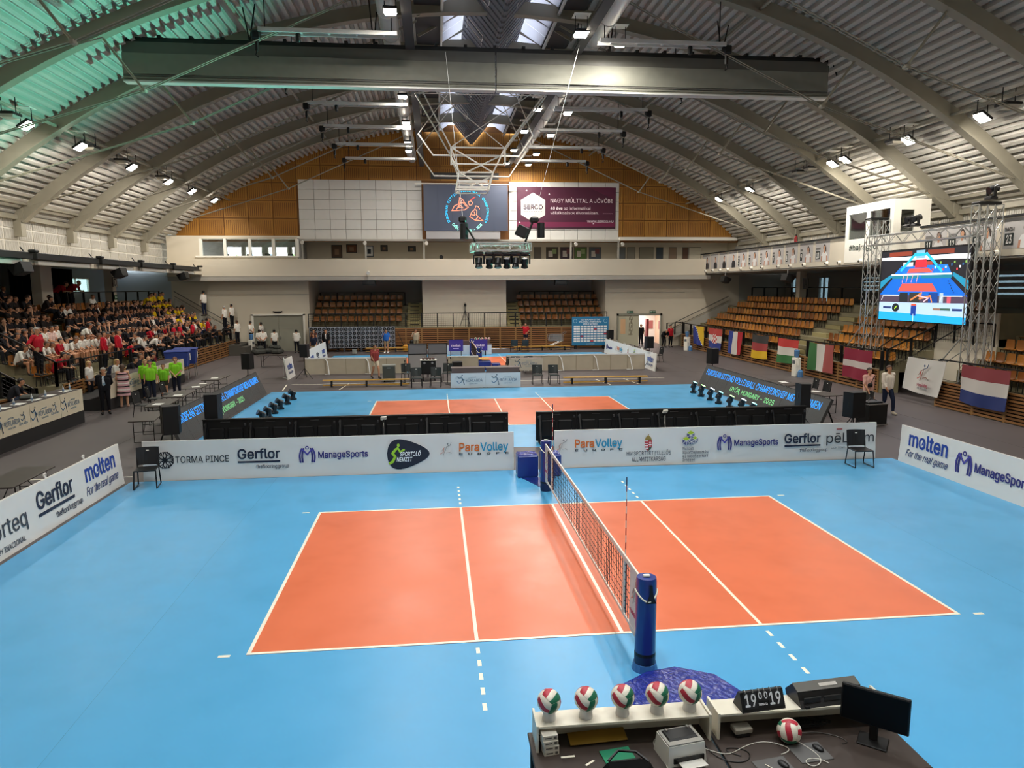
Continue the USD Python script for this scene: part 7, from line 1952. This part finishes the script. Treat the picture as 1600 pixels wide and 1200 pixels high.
def person(label, loc, rz, pose='stand', top='#15151a', legs='#18181c', sleeve=.5, shorts=False, hair='d', long=False, skin=0, group=None, sc=1.0, jacket=None, skirt=False, female=False, shoes='#1d1b1a', stripes=None, bald=False, extra=None):
    t = thing('person', label, 'person', loc, rz, group, None, (sc, sc, sc))
    key = (pose, female)
    if key not in _geo:
        _geo[key] = figure(POSE[pose], female)
    v, f, nm, T, (hd, fw, sd, up), nv = _geo[key]
    part(t, 'body', (v, f), M('skin_' + str(skin), SKIN[skin], .55), smooth=True)
    tor = (nm == 'torso')
    z0 = POSE[pose]['pelvis'][2]
    arm = np.array([n.startswith('uarm') for n in nm]) & (T <= sleeve * 2)
    if sleeve > .5:
        arm |= np.array([n.startswith('farm') for n in nm]) & (T < (sleeve - .5) * 2)
    arm |= np.array([n.startswith('uarm') for n in nm]) & (T == 0)
    low = tor & (v[:, 2] < z0 - .02)
    up_ = (tor & ~(v[:, 2] < z0 - .08)) | arm
    sit = pose in ('sit', 'lean', 'fold', 'chin')
    thigh = np.array([n.startswith('thigh') for n in nm]); shin = np.array([n.startswith('shin') for n in nm]); foot = np.array([n.startswith('foot') for n in nm])
    mt = M('cloth_t_' + top.strip('#'), top, .8, spec=.2)
    m = cut(v, f, nv, up_, .016)
    if stripes:
        pass
    else:
        part(t, 'jacket' if jacket else 'shirt', m, mt, smooth=60)
        if jacket:
            fr = tor & (np.abs((v - np.array(POSE[pose]['chest'])) @ sd) < .045) & (nv @ fw > .4) & (v[:, 2] > z0 + .1)
            cm = cut(v, f, nv, fr, .02)
            if cm:
                part(t, 'shirt_front', cm, M('cloth_t_' + jacket.strip('#'), jacket, .8), smooth=60)
    ml_ = M('cloth_l_' + legs.strip('#'), legs, .8, spec=.2)
    if skirt:
        ds = [(.235, .48), (.225, .62), (.205, .80), (.19, .92), (.178, 1.04), (.182, 1.15), (.19, 1.26), (.185, 1.36)]
        rr = lambda z: float(np.interp(z, [q[1] for q in ds], [q[0] for q in ds]))
        sq = lambda mm: mv(mm, s=(1.08, .9, 1))
        part(t, 'dress', sq(lathe([(.0, .48)] + ds + [(.13, 1.43), (0, 1.43)], 20)), mt, smooth=40)
        for k, z in enumerate(np.arange(.52, 1.4, .062)):
            if k % 2:
                part(t, 'stripe', sq(lathe([(rr(z) - .02, z), (rr(z) + .006, z), (rr(z + .05) + .006, z + .05), (rr(z + .05) - .02, z + .05)], 20)), M('cloth_t_' + (stripes if k % 4 == 1 else '#d9cfcb').strip('#'), stripes if k % 4 == 1 else '#d9cfcb', .8))
    else:
        lm = (tor & (v[:, 2] < z0 + .02)) | (thigh & (T < .75) if shorts else (thigh | (shin & (T < .93))))
        part(t, 'shorts' if shorts else 'trousers', cut(v, f, nv, lm, .012), ml_, smooth=60)
    part(t, 'shoes', cut(v, f, nv, foot | (shin & (T > .9)), .009), M('shoe_' + shoes.strip('#'), shoes, .6), smooth=60)
    hl = (v - hd)
    hz, hy = hl @ up, hl @ fw
    head = (nm == 'head') & ((hl ** 2).sum(1) < .15 ** 2)
    mh = M('hair_' + hair, HAIR[hair], .6)
    if not bald:
        cap = head & ((hz > .04 + .22 * np.maximum(hy, 0)) | ((hy < .0) & (hz > -.065)))
        cm = cut(v, f, nv, cap, .02)
        if cm:
            part(t, 'hair', cm, mh, smooth=60)
    if long:
        part(t, 'long_hair', _hull(tuple(hd - fw * .055 + up * .03), tuple(hd - fw * .085 - up * .22), .075, .06, 10), mh, smooth=True)
    for s in (-1, 1):
        part(t, 'eye', mv(trimesh.creation.icosphere(1, .009), hd + sd * s * .03 + fw * .094 + up * .018), M('eye_dark', '#1a1412', .3))
    part(t, 'mouth', mv(trimesh.creation.icosphere(1, 1), hd + fw * .094 - up * .062, s=(.02, .008, .005)), M('lip', '#8a4a44', .5))
    if extra:
        extra(t, hd, fw, sd, up)
    return t
def cap_(c):
    def fn(t, hd, fw, sd, up):
        part(t, 'cap', mv(lathe([(0, .03), (.098, .03), (.09, .08), (.05, .115), (0, .12)], 12), hd), M('cap_' + c.strip('#'), c, .7), smooth=50)
    return fn
def bag_(t, hd, fw, sd, up):
    part(t, 'sling_bag', cat(chb(.2, .08, .14, .03, (.08, .17, 1.12)), bar((-.15, .12, 1.45), (.12, .16, 1.1), .03, .012)), mblk)
def tie_(t, hd, fw, sd, up):
    part(t, 'tie', on(prism(Polygon([(-.02, .34), (.02, .34), (.04, .04), (0, 0), (-.04, .04)]), .012), (0, .155, 1.08), (1, 0, 0), (0, -.08, 1)), M('tie_blue', '#7f9db5', .6))
def lany_(t, hd, fw, sd, up):
    part(t, 'badge', chb(.07, .012, .1, .004, (0, .165, 1.12)), mwhite)

# --- standing and walking people, one by one
pp = [
 ('man walking in a pink T-shirt and light shorts with a black sling bag', (13.35, 15.5, 0), 190, dict(pose='walk', top='#d9a79a', legs='#b7ad98', shorts=True, hair='d', extra=bag_, shoes='#e6e6e6')),
 ('man in white shirt and dark blue trousers walking beside the man with sling bag', (14.15, 15.55, 0), 185, dict(pose='walk', top='#ddd2c4', legs='#1b2338', sleeve=.95, hair='b', shoes='#b8ad98', sc=1.04)),
 ('man in a dark suit and pale blue tie standing beside the head table', (-15.05, 19.45, 0), -155, dict(pose='back_hands', top='#17171d', legs='#101016', sleeve=.95, jacket='#c9d2dc', hair='g', extra=tie_, sc=1.02)),
 ('woman in a pink and black striped dress seen from behind', (-15.0, 21.0, 0), 20, dict(pose='front_hands', top='#c79a9e', stripes='#1a1418', skirt=True, sleeve=.25, hair='b', long=True, female=True, shoes='#b8907c', skin=3)),
 ('woman with a dark strap over a bright green shirt, left of the green group', (-14.85, 22.9, 0), -150, dict(pose='stand', top='#7fc22a', legs='#1c2030', hair='y', female=True, skin=3)),
 ('woman in a bright green shirt standing in front of the green group', (-14.5, 22.5, 0), -165, dict(pose='stand', top='#86cc2e', legs='#1d2233', hair='k', female=True)),
 ('bald man in a bright green shirt at the back of the green group', (-14.95, 23.6, 0), -170, dict(pose='stand', top='#84c82c', legs='#20242e', bald=True, sc=1.05, skin=3)),
 ('child in a green shirt with a blue emblem between the green-shirted women', (-14.3, 23.4, 0), -170, dict(pose='stand', top='#7cc02c', legs='#3a3a2a', shorts=True, hair='b', sc=.86, female=True)),
 ('long-haired woman in a bright green shirt with folded hands, right of the green group', (-13.95, 23.9, 0), -170, dict(pose='front_hands', top='#84c92d', legs='#1a1d2c', hair='r', long=True, female=True, skin=3)),
 ('woman in a white top half hidden behind the suited man', (-17.0, 22.6, 0), -90, dict(pose='stand', top='#d8d4ce', legs='#222226', hair='y', long=True, female=True)),
 ('person with a blue cap behind the left head table', (-16.7, 23.8, .86), -60, dict(pose='lean', top='#1c2238', hair='d', extra=cap_('#20389a'))),
 ('man in a dark red shirt and pale shorts walking beside the beige banner back', (-5.65, 28.9, 0), 215, dict(pose='walk', top='#8a3c3a', legs='#cfc3ac', shorts=True, hair='d', shoes='#3a3028', sc=1.03)),
 ('man in a blue shirt on the phone in front of the disc racks', (-6.05, 44.0, 0), 170, dict(pose='phone', top='#2a66b8', legs='#a58d6c', shorts=True, hair='d', shoes='#e8e8e8')),
 ('man in a beige shirt in front of the disc racks', (-3.95 - .1, 44.1, 0), 175, dict(pose='phone', top='#b3a58c', legs='#8d8068', hair='b')) if False else
 ('man in a beige shirt in front of the disc racks', (-7.9 + 4.0, 44.1, 0), 175, dict(pose='phone', top='#b3a58c', legs='#8d8068', hair='b')),
 ('person in a dark suit in front of the left disc racks', (-10.4, 44.2, 0), 180, dict(pose='stand', top='#17171a', legs='#141416', sleeve=.95, hair='r', jacket='#d8d4d0')),
 ('man in a red shirt and dark shorts standing on the bench by the back fence', (4.3, 44.4, .34), 150, dict(pose='wave', top='#b81f2a', legs='#1e2230', shorts=True, hair='k', shoes='#d0b8a8')),
 ('person in black standing in the open doorway', (14.1, 47.5, 0), 180, dict(pose='stand', top='#15151a', legs='#131318', hair='d')),
 ('grey-haired man in black bending beside the doorway', (15.35, 45.4, 0), 190, dict(pose='bend', top='#121214', legs='#121214', hair='g', sleeve=.9)),
 ('man in a red shirt and black trousers beside the doorway', (15.9, 45.5, 0), 200, dict(pose='stand', top='#b3202c', legs='#141418', hair='d')),
 ('man in a white shirt beside the left double door, hands behind his back', (-15.35, 45.4, 0), 20, dict(pose='back_hands', top='#ded9d0', legs='#15161c', hair='d')),
 ('man in a white shirt with a dark strap beside the left double door', (-15.0, 44.9, 0), 10, dict(pose='back_hands', top='#e2ddd4', legs='#14151b', hair='g', sc=1.04)),
 ('man in a white shirt, rightmost of the three beside the left double door', (-14.25, 45.2, 0), 40, dict(pose='stand', top='#ddd8ce', legs='#15161c', hair='k')),
 ('man in a white shirt standing alone before the double door, seen from behind', (-12.6, 44.8, 0), 0, dict(pose='front_hands', top='#e0dbd2', legs='#14151a', hair='k')),
 ('long-haired woman in a brown top before the double door', (-11.35, 44.9, 0), 150, dict(pose='phone', top='#5a332c', legs='#4a3a3c', hair='d', long=True, female=True, sleeve=.2)),
 ('person in dark blue and beige shorts in front of the long-haired woman', (-10.75, 41.0, 0), 165, dict(pose='stand', top='#262c3e', legs='#b39c74', shorts=True, hair='d', sc=.95)),
 ('long-haired woman in a white top and black trousers right of the double door', (-9.6 - .2, 46.0, 0), 120, dict(pose='phone', top='#ddd0c8', legs='#121216', hair='b', long=True, female=True, sleeve=.2)),
 ('man in a white shirt climbing high on the end steps of the left stand', (-19.3, 45.9, 2.75), 60, dict(pose='front_hands', top='#ddd6cc', legs='#1b2034', hair='k', sc=1.06)),
 ('man in a white shirt on the end steps, left of two', (-17.7, 45.2, 1.75), 70, dict(pose='stand', top='#e0dad0', legs='#15161c', hair='g')),
 ('man in a white shirt on the end steps, right of two', (-17.4, 46.0, 1.85), 70, dict(pose='stand', top='#ddd7cc', legs='#15161c', hair='k')),
 ('man in a white shirt at the lower end of the left stand steps', (-16.6, 44.2, .75), 60, dict(pose='stand', top='#e0dbd0', legs='#15161c', hair='b')),
 ('man in a white shirt and black trousers past the end of the left fence', (-15.9, 44.6, .75), 70, dict(pose='back_hands', top='#e2ddd2', legs='#14151a', hair='d')) if False else
 ('man in a white shirt and black trousers past the end of the left fence', (-16.0, 45.6, .6), 70, dict(pose='back_hands', top='#e2ddd2', legs='#14151a', hair='d')),
 ('man in a white shirt, nearest to the water cooler at the left fence end', (-15.4, 46.2, .5), 70, dict(pose='stand', top='#e0dad0', legs='#15161c', hair='d')),
 ('big man in a red shirt standing on the passage steps, hands on hips', (-17.9, 20.6, 1.35), -100, dict(pose='hips', top='#b01c2c', legs='#15151a', hair='g', sc=1.1)),
 ('man in a red zip jacket over white standing at the front rail, left of two', (-17.8, 26.0, .98), -85, dict(pose='stand', top='#b3192a', legs='#14161e', jacket='#d8d4d0', sleeve=.98, hair='k', sc=1.04)),
 ('man in a red zip jacket over white standing at the front rail, right of two', (-17.7, 27.3, .98), -90, dict(pose='stand', top='#b51b2b', legs='#14161e', jacket='#e2ded8', sleeve=.98, hair='d', sc=1.04)),
 ('man in a white shirt sitting on the front railing of the left stand', (-17.3, 28.9, 1.75), 150, dict(pose='lean', top='#d9d3c8', legs='#1c2234', hair='b')),
 ('man in a white shirt with a badge leaning forward at the front rail', (-17.35, 30.6, .85), -95, dict(pose='bend', top='#dcd6cc', legs='#17181c', hair='d')),
 ('person in a red jacket standing at the rail above the blue trolleys, left of two', (-17.75, 34.9, .98), -80, dict(pose='front_hands', top='#b4182a', legs='#15161c', sleeve=.98, hair='d')),
 ('person in a red jacket with a badge standing above the blue trolleys, right of two', (-17.7, 35.8, .98), -85, dict(pose='front_hands', top='#b6192a', legs='#15161c', sleeve=.98, hair='b', extra=lany_)),
 ('person in an open red jacket over white standing at the middle of the far rail', (-17.7, 38.1, .98), -85, dict(pose='stand', top='#b3182a', legs='#15161c', jacket='#e0dcd8', sleeve=.98, hair='k')),
 ('person in an open red jacket over white, last at the far end of the rail', (-17.7, 41.2, .98), -75, dict(pose='stand', top='#b3182a', legs='#15161c', jacket='#e0dcd8', sleeve=.98, hair='d', sc=1.05)),
 ('man in red shirt leaning over the top left-stand rail, left of two', (-22.9, 32.7, 3.62), -80, dict(pose='bend', top='#a81828', legs='#15161c', hair='d', sc=1.05)),
 ('man in red shirt leaning over the top left-stand rail, right of two', (-22.9, 34.2, 3.62), -95, dict(pose='bend', top='#aa1929', legs='#15161c', hair='g', sc=1.1)),
 ('dark silhouetted person on the upper walkway behind the lattice tower, left of two', (24.2, 18.6, 3.62), 110, dict(pose='stand', top='#101218', legs='#101218', sleeve=.95, hair='k', sc=1.0)),
 ('dark silhouetted person on the upper walkway behind the lattice tower, right of two', (24.2, 17.2, 3.62), 60, dict(pose='front_hands', top='#14151a', legs='#101218', sleeve=.95, hair='k', sc=1.08)),
 ('person in jeans sitting behind the left head table, upper body cut by the picture edge', (-17.0, 17.0, .9), -80, dict(pose='lean', top='#2a2a30', legs='#3a4456', hair='d')),
]
for lab, loc, rz, kw in pp:
    person(lab, loc, rz, **kw)
for k, (x, y, c, h) in enumerate(((-16.1, 23.0, '#c9c4bc', 'y'), (-16.2, 24.6, '#1a1a20', 'd'), (-16.15, 25.6, '#26262c', 'b'), (-16.2, 26.6, '#1c1c22', 'k'), (-16.3, 27.6, '#6a2028', 'd'))):
    person(f'person seated behind the far head table, {nth(k)} from the left', (x, y, .90), -90, 'lean' if k % 2 else 'sit', c, hair=h, female=k % 2 == 0, long=k % 2 == 0)
# --- the seated crowd of the left stand: each kind of spectator modelled once per dress and pose, then placed
DRESS = {'b': [('#16161a', '#15151a', 'a black top'), ('#1d1a20', '#1c1c20', 'a dark top'), ('#221c1a', '#20242c', 'a black-brown top')], 'd': [('#1b2133', '#16181f', 'a navy top')], 'w': [('#d9d4ca', '#3a3630', 'a white shirt')], 'p': [('#d3b3aa', '#6a5a50', 'a pale pink shirt')],
         'y': [('#d8b512', '#23345a', 'a yellow shirt')], 'r': [('#ab1a28', '#16161a', 'a red shirt')], 's': [('#17161a', '#3b3b34', 'a dark suit')]}
protos, seen = {}, {}
rg = random.Random(5)
for ch, i, k, x, y, z in people:
    ds = rg.randrange(len(DRESS[ch])); top, legs, word = DRESS[ch][ds]
    ps = rg.choice(('sit', 'lean', 'fold', 'chin') if ch in 'b' else ('sit', 'lean'))
    hv = rg.randrange(2) if ch in 'bw' else 0
    key = (ch, ds, ps, hv)
    rown = BT[i]
    near = ('by the passage' if y < 23.5 else 'left of the steps' if y < 28 else 'right of the steps' if y < 33 else 'mid crowd' if y < 39 else 'by the end wall')
    word = word.split(' ', 1)[1].rsplit(' ', 1)
    c = seen.setdefault((ch, ds, ps, i, near), [0]); c[0] += 1
    what = {'sit': 'upright', 'lean': 'leaning forward', 'fold': 'arms crossed', 'chin': 'chin on hand'}[ps]
    lab = f'{word[0]}-{word[1].replace("top", "topped").replace("shirt", "shirted").replace("suit", "suited")} spectator, {what}, {rown} row, {near}, {nth(c[0] - 1)} from near end'.replace('pale pink', 'pink')
    grp = f'seated spectators in {rown} row of the left stand'
    rz = -90 + rg.uniform(-14, 14); sc = rg.uniform(.94, 1.06)
    loc = (x + rg.uniform(-.03, .03), y + rg.uniform(-.05, .05), z + .01)
    if key in protos:
        dup(protos[key], loc, rz, lab, grp, sc=(sc, sc, sc))
    else:
        n = len(protos)
        protos[key] = person(lab, loc, rz, ps, top, legs, sleeve=.95 if ch == 's' else .5, hair=('d', 'b', 'k', 'g', 'r', 'y')[(n * 5 + hv) % 5] if ch != 'y' else 'k', long=(hv == 1 and ch == 'b'), female=hv == 1, skin=n % 4 if ch != 'y' else 1, group=grp, sc=sc, shorts=(ch in 'wp'), jacket='#d8d4cc' if ch == 's' else None)

# --- teal beam of a stage light on the left roof
tl = UsdLux.SphereLight.Define(stage, '/World/floor_spotlight/beam')
tl.CreateRadiusAttr(.12); tl.CreateColorAttr(Gf.Vec3f(.2, 1.0, .76)); tl.CreateIntensityAttr(TEAL)
sh_ = UsdLux.ShapingAPI.Apply(tl.GetPrim()); sh_.CreateShapingConeAngleAttr(20.0); sh_.CreateShapingConeSoftnessAttr(1.0)
_o = np.array([8.6, 21.4, .7]); _t = np.array([-16.2, 17.0, 12.2])
_d = (_t - _o) / np.linalg.norm(_t - _o); _x = np.cross([0, 0, 1.0], -_d); _x /= np.linalg.norm(_x); _y = np.cross(-_d, _x)
_w = UsdGeom.XformCache().GetLocalToWorldTransform(stage.GetPrimAtPath('/World/floor_spotlight'))
_m = Gf.Matrix4d(*[*_x, 0], *[*_y, 0], *[*(-_d), 0], *[*_o, 1]) * _w.GetInverse()
tl.AddTransformOp().Set(_m)
